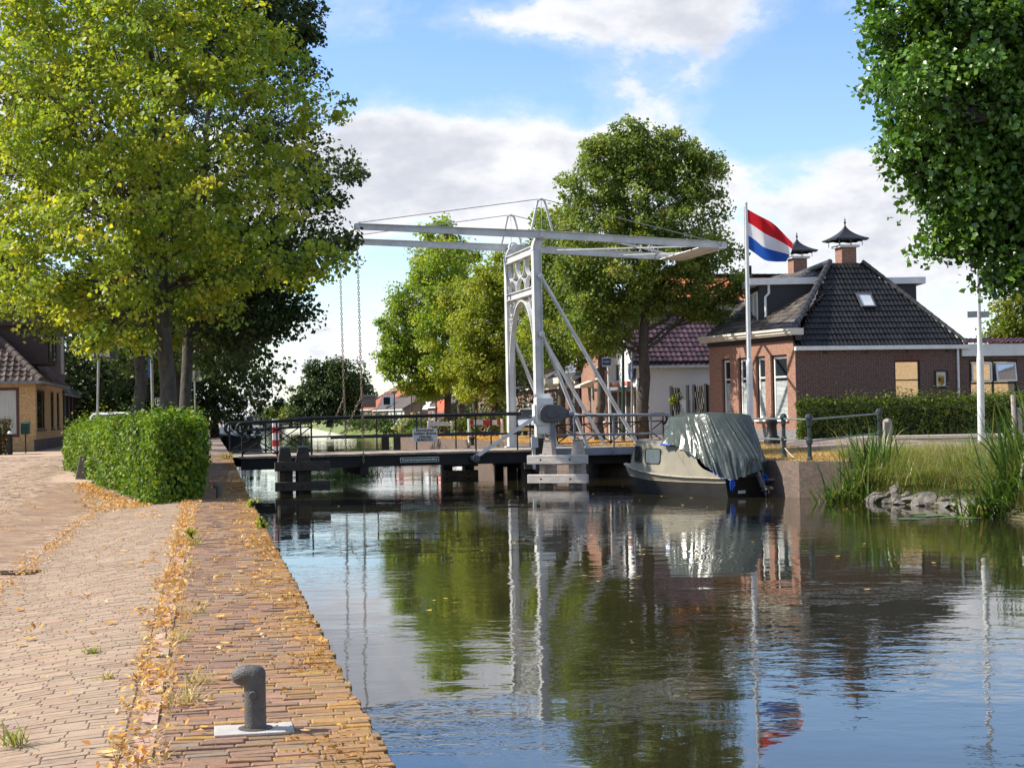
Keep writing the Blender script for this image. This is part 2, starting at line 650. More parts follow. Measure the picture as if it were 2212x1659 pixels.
def hedge(name, label, foot, ztop, zbot, dens, lsize, pal, seed, lmat, cmat, group=None, jit=0.12, up=0.3, cat='hedge', layers=(0.0, 0.16), toprag=0.10):
    """foot: convex footprint polygon (counter-clockwise), ztop: one height per corner"""
    rng = np.random.default_rng(seed)
    foot = [V((p[0], p[1], 0)) for p in foot]
    n = len(foot)
    cx = sum(foot, V((0, 0, 0))) / n
    root = thing(name, label, cat, (cx.x, cx.y, zbot[0]), group)
    core = MB()
    ins = []
    for i in range(n):
        a, p, b = foot[i - 1], foot[i], foot[(i + 1) % n]
        d1, d2 = (p - a).normalized(), (b - p).normalized()
        n1, n2 = V((-d1.y, d1.x, 0)), V((-d2.y, d2.x, 0))
        ins.append(p + (n1 + n2) * (0.34 / (1 + n1.dot(n2))))
    core.add([V((p.x, p.y, zbot[i])) for i, p in enumerate(ins)] + [V((p.x, p.y, ztop[i] - 0.32)) for i, p in enumerate(ins)],
             [tuple(range(n - 1, -1, -1)), tuple(range(n, 2 * n))] + [(i, (i + 1) % n, (i + 1) % n + n, i + n) for i in range(n)])
    core.build('twigs', cmat, root)
    cen, nrm = [], []
    def put(p, nn, m):
        ds = rng.uniform(layers[0], layers[1], m)
        w = np.array([mnoise.noise(V(x) * 1.7 + V((seed, 0, 0))) + 0.6 * mnoise.noise(V(x) * 5.1) for x in p])
        cen.append(p + nn * (-ds + jit * w)[:, None] + rng.normal(size=p.shape) * 0.02)
        nrm.append(np.repeat(nn[None, :] if nn.ndim == 1 else nn, m if nn.ndim == 1 else 1, axis=0))
    for i in range(n):
        a, b = foot[i], foot[(i + 1) % n]
        za, zb = ztop[i], ztop[(i + 1) % n]
        ba, bb = zbot[i], zbot[(i + 1) % n]
        L = (b - a).length
        m = int(L * ((za - ba) + (zb - bb)) / 2 * dens)
        t, h = rng.uniform(0, 1, m), rng.uniform(0, 1, m) ** 0.95
        p = np.stack([a.x + (b.x - a.x) * t, a.y + (b.y - a.y) * t, (ba + (bb - ba) * t) + ((za - ba) + ((zb - bb) - (za - ba)) * t) * h], 1)
        d = (b - a).normalized()
        nn = np.array((d.y, -d.x, 0.0))
        put(p, nn, m)
    area = 0
    for i in range(1, n - 1):
        a, b, c = foot[0], foot[i], foot[i + 1]
        ar = abs((b - a).cross(c - a).z) / 2
        m = int(ar * dens)
        s, t = rng.uniform(0, 1, m), rng.uniform(0, 1, m)
        fl = s + t > 1
        s[fl], t[fl] = 1 - s[fl], 1 - t[fl]
        A = np.array((a.x, a.y, ztop[0])); B = np.array((b.x, b.y, ztop[i])); C = np.array((c.x, c.y, ztop[i + 1]))
        p = A + (B - A) * s[:, None] + (C - A) * t[:, None]
        p[:, 2] += rng.exponential(toprag * 0.4, m)
        put(p, np.array((0, 0, 1.0)), m)
    cen = np.concatenate(cen)
    nrm = np.concatenate(nrm)
    g = np.array([mnoise.noise(V(x) * 1.1 + V((0, seed, 3))) for x in cen])
    cols = pick_cols(len(cen), pal, rng)
    cols *= (1 + 0.35 * g)[:, None]
    v, f, c = leaf_arrays(cen, np.full(len(cen), lsize), cols, up_bias=up, droop=0.3, rng=rng, nrm=nrm)
    tri_mesh('foliage', v, f, c, lmat, root)
    return root

def blades(roots, length, width, cols, rng, lean=0.35, droop=0.5, seg=4, bias=(0, 0, 0)):
    """long tapering leaves: returns verts, quads, colours"""
    n = len(roots)
    th = rng.uniform(0, 2 * PI, n)
    d = np.stack([np.cos(th), np.sin(th), np.zeros(n)], 1) + np.array(bias)
    d = unit(d)
    side = np.stack([-d[:, 1], d[:, 0], np.zeros(n)], 1)
    L = length * rng.uniform(0.55, 1.15, n)
    ln = lean * rng.uniform(0.1, 1.4, n)
    dr = droop * rng.uniform(0.0, 1.6, n)
    W = width * rng.uniform(0.7, 1.3, n)
    rows = []
    for i in range(seg + 1):
        t = i / seg
        out = (ln * t + dr * t * t * 0.8) * L
        z = L * (t - 0.55 * dr * t ** 3) * np.sqrt(np.maximum(0.15, 1 - 0.4 * ln * ln))
        w = W * (1 - t ** 2.2) * 0.5 + 0.0008
        p = roots + d * out[:, None] + np.array((0, 0, 1.0)) * z[:, None]
        rows.append(np.stack([p - side * w[:, None], p + side * w[:, None]], 1))
    v = np.stack(rows, 1).reshape(-1, 3)
    b = np.arange(n)[:, None] * (2 * (seg + 1))
    fs = []
    for i in range(seg):
        q = 2 * i
        fs.append(np.concatenate([b + q, b + q + 1, b + q + 3, b + q + 2], 1))
    f = np.stack(fs, 1).reshape(-1, 4)
    c = np.repeat(cols, seg, axis=0)
    return v, f, c
# ------------------------------------------------------------------ light and sky
SUN_EL, SUN_AZ = math.radians(42), math.radians(-84)      # azimuth clockwise from +Y
sd_ = V((math.sin(SUN_AZ) * math.cos(SUN_EL), math.cos(SUN_AZ) * math.cos(SUN_EL), math.sin(SUN_EL)))
sl = bpy.data.lights.new('sun', 'SUN')
sl.energy = 4.8
sl.angle = math.radians(0.55)
sl.color = (1.0, 0.93, 0.82)
so = bpy.data.objects.new('sun', sl)
COL.objects.link(so)
so.rotation_euler = sd_.to_track_quat('Z', 'Y').to_euler()

w = bpy.data.worlds.new('World')
scene.world = w
w.use_nodes = True
nt = w.node_tree
bg = nt.nodes['Background']
sky = nt.nodes.new('ShaderNodeTexSky')
sky.sky_type = 'NISHITA'
sky.sun_disc = False
sky.sun_elevation = SUN_EL
sky.sun_rotation = SUN_AZ
sky.air_density = 1.0
sky.dust_density = 0.4
sky.ozone_density = 2.0
tcg = nt.nodes.new('ShaderNodeTexCoord')
DIR = tcg.outputs['Generated']

def wmath(op, a, b=None, c=None):
    n = nt.nodes.new('ShaderNodeMath')
    n.operation = op
    for i, x in enumerate((a, b, c)):
        if x is None:
            continue
        if isinstance(x, (int, float)):
            n.inputs[i].default_value = x
        else:
            nt.links.new(x, n.inputs[i])
    return n.outputs[0]

def smooth(x, lo, hi, a=0.0, b=1.0):
    n = nt.nodes.new('ShaderNodeMapRange')
    n.interpolation_type = 'SMOOTHSTEP'
    nt.links.new(x, n.inputs[0])
    for i, q in zip((1, 2, 3, 4), (lo, hi, a, b)):
        n.inputs[i].default_value = q
    return n.outputs[0]

sep = nt.nodes.new('ShaderNodeSeparateXYZ')
nt.links.new(DIR, sep.inputs[0])
hyp = wmath('SQRT', wmath('ADD', wmath('MULTIPLY', sep.outputs[0], sep.outputs[0]), wmath('MULTIPLY', sep.outputs[1], sep.outputs[1])))
AZ = wmath('ARCTAN2', sep.outputs[0], sep.outputs[1])
EL = wmath('ARCTAN2', sep.outputs[2], hyp)
def wnoise(scale, det, rough, off=0.0, st=(1, 1, 2.2), dist=0.0):
    mp = nt.nodes.new('ShaderNodeMapping')
    mp.inputs['Scale'].default_value = st
    mp.inputs['Location'].default_value = (off, off * 0.7, off * 0.3)
    nt.links.new(DIR, mp.inputs[0])
    n = N(nt, 'ShaderNodeTexNoise', Scale=scale, Detail=det, Roughness=rough, Distortion=dist)
    nt.links.new(mp.outputs[0], n.inputs['Vector'])
    return n.outputs[0]

CLOUDS = [  # centre (u, v) on the photo, half-widths in px, weight: where a bank of cloud hangs
    (1000, 400, 600, 90, 0.47), (1500, 330, 540, 120, 0.42), (1950, 440, 460, 140, 0.47), (1490, 60, 240, 115, 0.72), (1050, 30, 240, 60, 0.4), (780, 60, 100, 60, 0.36),
    (840, 255, 120, 45, 0.35), (760, 700, 330, 90, 0.45), (2050, 640, 420, 100, 0.42), (1780, 20, 120, 60, 0.15), (300, 300, 520, 260, 0.4), (1350, 560, 600, 80, 0.28),
    (960, 150, 300, 80, -0.45), (1760, 150, 220, 130, -0.5), (900, 560, 260, 60, -0.12), (1600, 262, 75, 60, -0.4), (870, 590, 170, 60, -0.35), (1880, 270, 190, 60, -0.3), (1250, 240, 200, 40, -0.2)]
tot = None
for (u, v, hu, hv, wt) in CLOUDS:
    d = ray(u, v)
    az0, el0 = math.atan2(d.x, d.y), math.atan2(d.z, math.hypot(d.x, d.y))
    a = wmath('DIVIDE', wmath('SUBTRACT', AZ, az0), hu / FPX)
    e = wmath('DIVIDE', wmath('SUBTRACT', EL, el0), hv / FPX)
    r2 = wmath('ADD', wmath('MULTIPLY', a, a), wmath('MULTIPLY', e, e))
    g = wmath('MULTIPLY', wmath('POWER', 2.718, wmath('MULTIPLY', r2, -0.9)), wt)
    tot = g if tot is None else wmath('ADD', tot, g)
front = smooth(sep.outputs[1], 0.3, 0.75)
# elsewhere in the sky: broken cloud
tot = wmath('ADD', wmath('MULTIPLY', tot, front), wmath('MULTIPLY', wmath('SUBTRACT', 1.0, front), 0.22))
n_a = wnoise(6.5, 9.0, 0.6, 3.1, (1, 1, 2.0), 0.3)
n_b = wnoise(21.0, 6.0, 0.62, 7.7, (1, 1, 1.7))
fld = wmath('ADD', wmath('ADD', wmath('MULTIPLY', wmath('SUBTRACT', n_a, 0.5), 2.4), wmath('MULTIPLY', wmath('SUBTRACT', n_b, 0.5), 1.0)), tot)
mask = smooth(fld, 0.14, 0.56)
wisp = wmath('MULTIPLY', smooth(fld, -0.05, 0.35), 0.25)
mask = wmath('MAXIMUM', mask, wisp)
shade = smooth(wmath('ADD', wmath('ADD', wmath('MULTIPLY', wnoise(8.0, 7.0, 0.6, 11.3, (1, 1, 2.4)), 1.3), wmath('MULTIPLY', wnoise(30.0, 5.0, 0.6, 1.3, (1, 1, 2.0)), 0.5)), wmath('MULTIPLY', fld, 0.75)), 0.85, 1.75)
ccol = ramp(nt, shade, [(0.0, (1.0, 0.985, 0.98)), (0.5, (0.86, 0.87, 0.91)), (1.0, (0.62, 0.645, 0.72))])
skyc = nt.nodes.new('ShaderNodeVectorMath')
skyc.operation = 'MULTIPLY'
nt.links.new(sky.outputs[0], skyc.inputs[0])
nt.links.new(ramp(nt, EL, [(0.0, (0.92, 0.95, 1.0)), (0.24, (0.735, 0.82, 0.97))]), skyc.inputs[1])
cm = nt.nodes.new('ShaderNodeVectorMath')
cm.operation = 'SCALE'
nt.links.new(ccol, cm.inputs[0])
cm.inputs['Scale'].default_value = 4.9
fin = mixc(nt, skyc.outputs[0], cm.outputs[0], mask)
nt.links.new(fin, bg.inputs['Color'])
bg.inputs['Strength'].default_value = 0.135

scene.view_settings.view_transform = 'Standard'
scene.view_settings.look = 'None'
scene.view_settings.exposure = 0.76
scene.view_settings.gamma = 1.0
scene.cycles.use_denoising = True
scene.cycles.max_bounces = 8
scene.cycles.transparent_max_bounces = 8
scene.cycles.caustics_reflective = False
scene.cycles.caustics_refractive = False

# ------------------------------------------------------------------ land shapes
WZ = -0.9
def lerp_table(tab, y):
    if y <= tab[0][0]:
        return tab[0][1]
    for (a, xa), (b, xb) in zip(tab, tab[1:]):
        if y <= b:
            return xa + (xb - xa) * (y - a) / (b - a)
    return tab[-1][1]

LEFT = [(-20, 0.818 + 20 * .1923), (160, 0.818 - 160 * .1923), (300, -50), (600, -86), (620, -88)]
RIGHT = [(-20, 20), (10, 15), (20, 13.2), (30, 11.5), (34.6, 10.4), (36.5, 10.5), (38.3, 10.55), (39.5, 10.0), (41.6, 9.0), (42.9, 8.8), (43.4, 8.75), (44, 7.9), (53, 5.2), (60.5, 5.0), (63.2, 3.4), (107, -8), (112, -8.3), (140, -8.6), (234, -25.9), (400, -52), (600, -80), (620, -86)]
xl = lambda y: lerp_table(LEFT, y)
xr = lambda y: lerp_table(RIGHT, y)

def ss(a, b, x):
    t = max(0, min(1, (x - a) / (b - a)))
    return t * t * (3 - 2 * t)

zl = lambda y: 0.30 * ss(30, 62, y)
def zld(y, d):
    """left bank height at distance d inland from the quay edge"""
    if d <= 1.2:
        k = 0
    elif d <= 2.95:
        k = -0.15 * ss(1.2, 2.95, d)
    else:
        k = -0.15 + 0.11 * ss(2.95, 6.5, d)
    return zl(y) + k * (1 - ss(40, 60, y))
def zr(y, o):
    return 0.11 + 0.10 * ss(46, 60, y) + 0.26 * ss(1.5, 8, o)

mat_mortar = plain('wall_foot', (0.2, 0.17, 0.14))
M_ground = plain('garden_ground', (0.13, 0.12, 0.06), (0.06, 0.075, 0.025), 0.8, 0.95, 0.4)
M_quaybrick = brickmat('old_quay_brick', (0.20, 0.12, 0.085), (0.12, 0.08, 0.065), (0.17, 0.15, 0.13), 0.22, 0.065, 0.009, (0.09, 0.085, 0.07), 0.7)
M_street = brickmat('street_clinker', (0.28, 0.20, 0.16), (0.2, 0.15, 0.13), (0.16, 0.14, 0.12), 0.2, 0.1, 0.006, (0.27, 0.22, 0.18), 0.6, 0.2)
M_roadbeige = brickmat('beige_road_clinker', (0.50, 0.35, 0.25), (0.40, 0.28, 0.215), (0.38, 0.29, 0.2), 0.21, 0.1, 0.007, (0.5, 0.38, 0.27), 0.55, 0.35)
M_verge = plain('scorched_verge', (0.50, 0.30, 0.12), (0.30, 0.21, 0.09), 2.2, 0.95, 0.6, bscale=30)
M_bank = plain('grassy_bank', (0.10, 0.085, 0.03), (0.05, 0.055, 0.02), 2.0, 0.95, 0.6)

def strip(name, ys, fa, fb, za, zb, mat, nsub=1):
    """sheet between two inland offsets, each a function of y returning (x, z)"""
    mb = MB()
    rows = []
    for y in ys:
        row = []
        for i in range(nsub + 1):
            t = i / nsub
            xa, xb = fa(y), fb(y)
            x = xa + (xb - xa) * t
            row.append((x, y, za(y) + (zb(y) - za(y)) * t))
        rows.append(row)
    mb.grid(rows)
    o = mb.build(name, mat)
    return struct(o)

def flip_up(o):
    me = o.data
    me.calc_loop_triangles()
    if len(me.polygons) and sum(p.normal.z for p in me.polygons) < 0:
        me.flip_normals()

# ---- water
def watermat():
    m, nt, b, _ = nodes_of('canal_water')
    b.inputs['Base Color'].default_value = (0.022, 0.020, 0.010, 1)
    b.inputs['Roughness'].default_value = 0.02
    b.inputs['IOR'].default_value = 1.9
    b.inputs['Specular IOR Level'].default_value = 0.6
    co = coords(nt, 'Object')
    def nz(scale, st, det, rough, dist=0.0):
        mp = nt.nodes.new('ShaderNodeMapping')
        mp.inputs['Scale'].default_value = st
        mp.inputs['Rotation'].default_value = (0, 0, math.radians(9))
        nt.links.new(co, mp.inputs[0])
        n = N(nt, 'ShaderNodeTexNoise', Scale=scale, Detail=det, Roughness=rough, Distortion=dist)
        nt.links.new(mp.outputs[0], n.inputs['Vector'])
        return n.outputs[0]
    def mm(op, a, b_):
        n = nt.nodes.new('ShaderNodeMath')
        n.operation = op
        for i, x in enumerate((a, b_)):
            if isinstance(x, (int, float)):
                n.inputs[i].default_value = x
            else:
                nt.links.new(x, n.inputs[i])
        return n.outputs[0]
    fine = nz(3.4, (0.75, 1.0, 1), 3.0, 0.55, 0.3)
    mid = nz(1.0, (0.55, 0.9, 1), 3.0, 0.5, 0.4)
    swell = nz(0.28, (0.6, 1.0, 1), 2.0, 0.5)
    patch = nz(0.11, (0.55, 1.0, 1), 3.0, 0.6)
    mr = nt.nodes.new('ShaderNodeMapRange')
    mr.interpolation_type = 'SMOOTHSTEP'
    nt.links.new(patch, mr.inputs[0])
    mr.inputs[1].default_value = 0.40
    mr.inputs[2].default_value = 0.62
    mr.inputs[3].default_value = 0.06
    mr.inputs[4].default_value = 1.0
    h = mm('ADD', mm('MULTIPLY', mm('MULTIPLY', fine, 0.0065), mr.outputs[0]), mm('ADD', mm('MULTIPLY', mid, 0.0065), mm('MULTIPLY', swell, 0.012)))
    bp = N(nt, 'ShaderNodeBump', Strength=1.0, Distance=1.0)
    nt.links.new(h, bp.inputs['Height'])
    nt.links.new(bp.outputs[0], b.inputs['Normal'])
    return m
M_water = watermat()
wm = MB()
wm.quad((-420, -60, WZ), (90, -60, WZ), (90, 900, WZ), (-420, 900, WZ))
struct(wm.build('canal_water', M_water))

# ---- left bank
YL = [-20, 0, 5, 10, 15, 20, 25, 30, 34, 38, 42, 46, 50, 54, 58, 62, 70, 85, 110, 160, 230, 300, 420, 600, 620]
mbw = MB()
mbw.grid([[(xl(y), y, -2.2), (xl(y), y, zl(y) - 0.004)] for y in YL])
struct(mbw.build('quay_wall', M_quaybrick))
lx = lambda d: (lambda y: xl(y) - d)
lz = lambda d, e=0.0: (lambda y: zld(y, d) + e)
YN = [y for y in YL if y <= 42]
YF = [y for y in YL if y >= 42]
M_bed = plain('joint_sand', (0.30, 0.19, 0.11), (0.16, 0.10, 0.06), 3.0, 0.95, 0.5, bscale=40)
M_bedmoss = plain('joint_moss', (0.30, 0.15, 0.035), (0.10, 0.07, 0.02), 5.0, 0.95, 0.8, bscale=40)
for nm, da, db, m1, m2, ns in (('quay_coping_bed', 0, 1.06, M_bedmoss, M_street, 1), ('kerb_joint', 1.06, 1.2, M_bed, M_street, 1), ('brick_slope_bed', 1.2, 2.95, M_bed, M_street, 6), ('road_bed', 2.95, 18, M_bed, M_roadbeige, 8)):
    for ys, mm_, e, nn in ((YN, m1, -0.007, nm), (YF, m2, 0.0, nm.replace('_bed', ''))):
        mb = MB()
        mb.grid([[(xl(y) - (da + (db - da) * i / ns), y, zld(y, da + (db - da) * i / ns) + e) for i in range(ns + 1)] for y in ys])
        o = struct(mb.build(nn, mm_))
        flip_up(o)
mb = MB()
mb.grid([[(xl(y) - 18, y, zld(y, 18)), (xl(y) - 900, y, zld(y, 18))] for y in YL])
flip_up(struct(mb.build('ground_west', M_ground)))
# ---- far end of the canal
mb = MB()
mb.quad((-900, 620, 0.3), (900, 620, 0.3), (900, 3000, 0.3), (-900, 3000, 0.3))
mb.quad((-95, 620, -2), (-70, 620, -2), (-70, 620, 0.3), (-95, 620, 0.3))
struct(mb.build('ground_far', M_ground))

# ---- right bank
YQ = [44, 46, 48.5, 51, 53, 55, 57, 59, 60.5, 63.2, 66, 70, 76, 84, 95, 107, 112]
YG = [112, 118, 126, 140, 165, 200, 234, 300, 400, 500, 600, 620]
mbw = MB()
pw = [(10.6, 42.6), (8.9, 43.5)] + [(xr(y), y) for y in YQ]
mbw.grid([[(x, y, zr(y, 0) - 0.004), (x, y, -2.2)] for x, y in pw])
struct(mbw.build('quay_wall', M_quaybrick))
def rstrip(name, ys, o0, o1, mat, n=2, edge=None, e=0.0):
    mb = MB()
    mb.grid([[(xr(y) + o0 + (o1 - o0) * i / n, y, (edge or zr)(y, o0 + (o1 - o0) * i / n) + e) for i in range(n + 1)] for y in ys])
    o = struct(mb.build(name, mat))
    flip_up(o)
    return o
rstrip('quay_coping', YQ, 0, 0.3, M_quaybrick, 1)
rstrip('verge', YQ, 0.3, 3.8, M_verge, 3)
rstrip('street', YQ, 3.8, 8.5, M_street, 4)
rstrip('ground_east', YQ, 8.5, 60, M_ground, 3)
rstrip('ground_east', YQ, 60, 900, M_ground, 1)
def zbank(y, o):
    return -1.15 + 0.75 * ss(0, 0.9, o) + 0.55 * ss(0.7, 2.4, o) + 0.22 * ss(2, 9, o)
YB = [-20, 10, 20, 26, 30, 33, 35, 37, 38.8, 40.5, 42, 43.4, 44]
rstrip('grassy_bank', YB, 0, 14, M_bank, 28, zbank)
mb = MB()
mb.grid([[(xr(y) + 14, y, zbank(y, 14)), (xr(y) + 900, y, zbank(y, 14))] for y in YB])
flip_up(struct(mb.build('ground_east', M_ground)))
def zgr(y, o):
    return -1.1 + 0.5 * ss(0, 1.0, o) + 0.75 * ss(0.8, 5, o) + 0.2 * ss(5, 12, o)
M_lawn = plain('lawn', (0.16, 0.20, 0.04), (0.09, 0.12, 0.03), 0.5, 0.95, 0.4)
rstrip('lawn', YG, 0, 14, M_lawn, 10, zgr)
mb = MB()
mb.grid([[(xr(y) + 14, y, zgr(y, 14)), (xr(y) + 900, y, zgr(y, 14))] for y in YG])
flip_up(struct(mb.build('ground_east', M_ground)))
# lane crossing from the bridge past the brick house, and its pale footway
M_lane = brickmat('lane_clinker', (0.2, 0.145, 0.14), (0.15, 0.115, 0.12), (0.14, 0.12, 0.11), 0.2, 0.1, 0.005, (0.2, 0.16, 0.15), 0.5, 0.2)
M_pave = plain('pale_paving', (0.42, 0.40, 0.36), (0.32, 0.3, 0.27), 3, 0.9, 0.2)
def band(name, pts_a, pts_b, mat, e):
    mb = MB()
    mb.grid([[(a[0], a[1], a[2] + e), (b_[0], b_[1], b_[2] + e)] for a, b_ in zip(pts_a, pts_b)])
    o = struct(mb.build(name, mat))
    flip_up(o)
la, lb, lc = [], [], []
for i in range(14):
    x = 9.2 + i * 4.0
    ya = 54.6 - 0.02 * (x - 9)
    for lst, yy in ((la, ya), (lb, ya + 3.6), (lc, ya + 4.9)):
        lst.append((x, yy, zr(yy, x - xr(yy))))
band('lane', la, lb, M_lane, 0.03)
band('footway', lb, lc, M_pave, 0.034)
# ------------------------------------------------------------------ brick paving of the near quay, every brick laid
QD = V((-.1889, .982, 0)).normalized()
def qpt(s, d, dz=0.0):
    """s metres along the quay edge, d metres inland"""
    y = s * QD.y
    y2 = y - d * 0.189
    return V((xl(y) - d * 0.982, y2, zld(y2, d) + dz))
M_brick = attrmat('quay_clinker', 0.82, 0.3, 26.0, 0.5, 0.3, tint=((0.30, 0.15, 0.035), 4.5, 0.56))
M_slopebrick = attrmat('slope_clinker', 0.85, 0.28, 22.0, 0.25, 0.3, tint=((0.37, 0.275, 0.19), 1.6, 0.46, 0.30))
COPING = [(3, (0.25, 0.145, 0.092)), (2.4, (0.285, 0.17, 0.108)), (2, (0.215, 0.135, 0.09)), (1.2, (0.22, 0.165, 0.12)), (1.3, (0.29, 0.18, 0.095)), (1, (0.19, 0.125, 0.09)), (0.4, (0.34, 0.21, 0.06))]
SLOPE = [(3, (0.315, 0.222, 0.148)), (2.2, (0.29, 0.202, 0.138)), (2, (0.34, 0.243, 0.16)), (1.0, (0.275, 0.19, 0.13)), (1, (0.31, 0.232, 0.16))]
ROAD = [(3, (0.41, 0.29, 0.20)), (2, (0.39, 0.275, 0.19)), (2, (0.43, 0.315, 0.215)), (1, (0.37, 0.26, 0.185))]

def lay(mb, s0, s1, d0, d1, pitch, blen, pal, rng, gap=0.010, tilt=0.006, wave=0.0, moss=False, jag=0.0):
    ns = int((s1 - s0) / pitch)
    for i in range(ns):
        s = s0 + i * pitch
        off = rng.uniform(-blen, 0)
        d = d0 + (off if off + blen * 0.35 > 0 else off + blen) - blen * 0.0
        d = d0 - rng.uniform(0, 1) * blen
        while d < d1 - 0.03:
            a = max(d, d0 + (rng.uniform(-jag, jag) if jag else 0))
            bl_ = blen * rng.uniform(0.9, 1.08)
            b = min(d + bl_ - gap * 0.45, d1)
            d += bl_
            if b - a < 0.035:
                continue
            col = pick_cols(1, pal, rng, 0.09)[0]
            if moss:
                k = max(0.0, 0.62 - a) / 0.62
                if rng.uniform() < 0.03 + 0.95 * k:
                    mcol = np.array([(0.38, 0.20, 0.045), (0.31, 0.17, 0.045), (0.23, 0.13, 0.035)][rng.integers(0, 3)])
                    f = rng.uniform(0.3, 0.9) * (0.3 + 0.7 * k)
                    col = col * (1 - f) + mcol * f
            zz = rng.normal() * tilt
            t1, t2 = rng.normal() * tilt * 0.7, rng.normal() * tilt * 0.7
            p = pitch - gap * rng.uniform(0.7, 1.8)
            c = []
            yw = wave * math.sin(s * 2.1 + a * 1.3) + rng.normal() * 0.0015
            for (sx, dx, q) in ((s, a, 0), (s, b, 1), (s + p, b, 2), (s + p, a, 3)):
                pt = qpt(sx + yw, dx)
                pt.z += zz + (t1 if q in (1, 2) else -t1) + (t2 if q in (2, 3) else -t2)
                c.append(pt)
            ctr = (c[0] + c[2]) / 2
            ch = 0.005
            top = [x + (ctr - x).normalized() * ch * 1.5 for x in c]
            low = [x - V((0, 0, 0.035)) for x in c]
            mid = [x - V((0, 0, ch)) for x in c]
            vs = low + mid + top
            fs = [(8, 9, 10, 11)]
            for q in range(4):
                r = (q + 1) % 4
                fs.append((q, r, r + 4, q + 4))
                fs.append((q + 4, r + 4, r + 8, q + 8))
            # orient upward
            if (top[1] - top[0]).cross(top[2] - top[0]).z < 0:
                fs = [tuple(reversed(f)) for f in fs]
            mb.add(vs, fs, tuple(col))
rng = np.random.default_rng(5)
mb = MB(); lay(mb, 5.5, 61, -0.01, 1.05, 0.088, 0.21, COPING, rng, 0.008, 0.0022, 0.003, True, 0.022)
struct(mb.build('quay_coping', M_brick, uv=False))
mb = MB(); lay(mb, 5.5, 61, 1.085, 1.205, 0.30, 0.13, [(2, (0.42, 0.27, 0.20)), (1, (0.34, 0.22, 0.17))], rng, 0.012, 0.008)
struct(mb.build('kerb', M_slopebrick, uv=False))
mb = MB(); lay(mb, 5.5, 61, 1.24, 2.98, 0.084, 0.21, SLOPE, rng, 0.005, 0.001, 0.005)
struct(mb.build('brick_slope', M_slopebrick, uv=False))
mb = MB(); lay(mb, 30, 64, 3.0, 15.5, 0.105, 0.212, ROAD, rng, 0.007, 0.003, 0.01); lay(mb, 5.5, 30, 3.0, 13.5, 0.105, 0.212, ROAD, rng, 0.007, 0.003, 0.01)
struct(mb.build('brick_road', M_slopebrick, uv=False))
# ------------------------------------------------------------------ drawbridge
M_white = plain('weathered_white_paint', (0.62, 0.63, 0.62), (0.46, 0.47, 0.46), 1.6, 0.5, 0.08, stain=((0.25, 0.16, 0.09), 5.0, 0.63, (1, 1, 0.3)))
M_whiteclean = plain('white_paint', (0.78, 0.78, 0.76), (0.66, 0.66, 0.65), 2.0, 0.5, 0.05)
M_black = plain('black_iron_paint', (0.010, 0.011, 0.014), (0.018, 0.017, 0.017), 3.0, 0.5, 0.1, spec=0.25)
M_greysteel = plain('grey_steel_paint', (0.20, 0.23, 0.27), (0.14, 0.16, 0.19), 2.0, 0.5, 0.08)
M_deckwood = plain('deck_planks', (0.33, 0.28, 0.23), (0.2, 0.17, 0.14), 2.5, 0.9, 0.5, stretch=(0.3, 4, 1))
M_greywood = plain('silvered_timber', (0.47, 0.42, 0.37), (0.30, 0.26, 0.23), 2.5, 0.9, 0.6, stretch=(1, 1, 5), bscale=16)
M_darkwood = plain('dark_wet_timber', (0.075, 0.062, 0.05), (0.035, 0.03, 0.026), 2.5, 0.85, 0.6, stretch=(1, 1, 4), bscale=16)
M_chain = plain('rusty_chain', (0.30, 0.24, 0.17), (0.16, 0.11, 0.07), 20.0, 0.5, 0.2, metal=0.6)
M_motor = plain('motor_casing', (0.085, 0.09, 0.10), (0.06, 0.06, 0.065), 4, 0.5, 0.05)
M_cable = plain('steel_cable', (0.3, 0.3, 0.3), (0.2, 0.19, 0.18), 9, 0.5, 0)
M_red = plain('red_paint', (0.55, 0.02, 0.03), (0.42, 0.02, 0.025), 3, 0.5, 0.05)

TH = math.radians(13.8)
BA = V((math.cos(TH), math.sin(TH), 0))         # along the bridge, towards the far bank
BN = V((-math.sin(TH), math.cos(TH), 0))        # across it, away from the viewer
BO = P(1160, 971, 60.0)
DZ = 0.225
BO.z = 0
BW = 4.43
def B(t, n, z):
    return BO + BA * t + BN * n + ZUP * z
bridge = thing('drawbridge', 'white balance-beam drawbridge with chains, arched portal and black railings spanning the canal', 'bridge', B(0, BW / 2, DZ))
TL = -11.15
# deck leaf
mb = MB()
t = TL
rng = np.random.default_rng(3)
while t < -0.25:
    c = tuple(np.array((0.30, 0.255, 0.21)) * rng.uniform(0.75, 1.2))
    mb.ebox(B(t, -0.10 + rng.uniform(-.02, .02), DZ - 0.075), BA * 0.245, BN * (BW + 0.2), ZUP * (0.075 + rng.uniform(-.004, .004)), c)
    t += 0.26
M_plank = attrmat('weathered_planks', 0.9, 0.3, 12.0, 0.5, 0.2)
mb.build('deck', M_plank, bridge)
for n0 in (0.02, BW - 0.16):
    mb = MB()
    mb.ebox(B(TL + 0.1, n0, DZ - 0.47), BA * (-TL - 0.35), BN * 0.14, ZUP * 0.39)
    mb.ebox(B(TL + 0.1, n0 - 0.06, DZ - 0.49), BA * (-TL - 0.35), BN * 0.26, ZUP * 0.022)
    mb.build('edge_girder', M_black, bridge)
mb = MB()
for i in range(7):
    mb.ebox(B(TL + 0.7 + i * 1.6, 0.2, DZ - 0.40), BA * 0.12, BN * (BW - 0.4), ZUP * 0.3)
mb.build('cross_bearer', M_black, bridge)
mb = MB()
mb.ebox(B(-6.75, -0.25, DZ - 0.78), BA * 0.28, BN * (BW + 0.5), ZUP * 0.29)
mb.build('lifting_bearer', M_black, bridge)
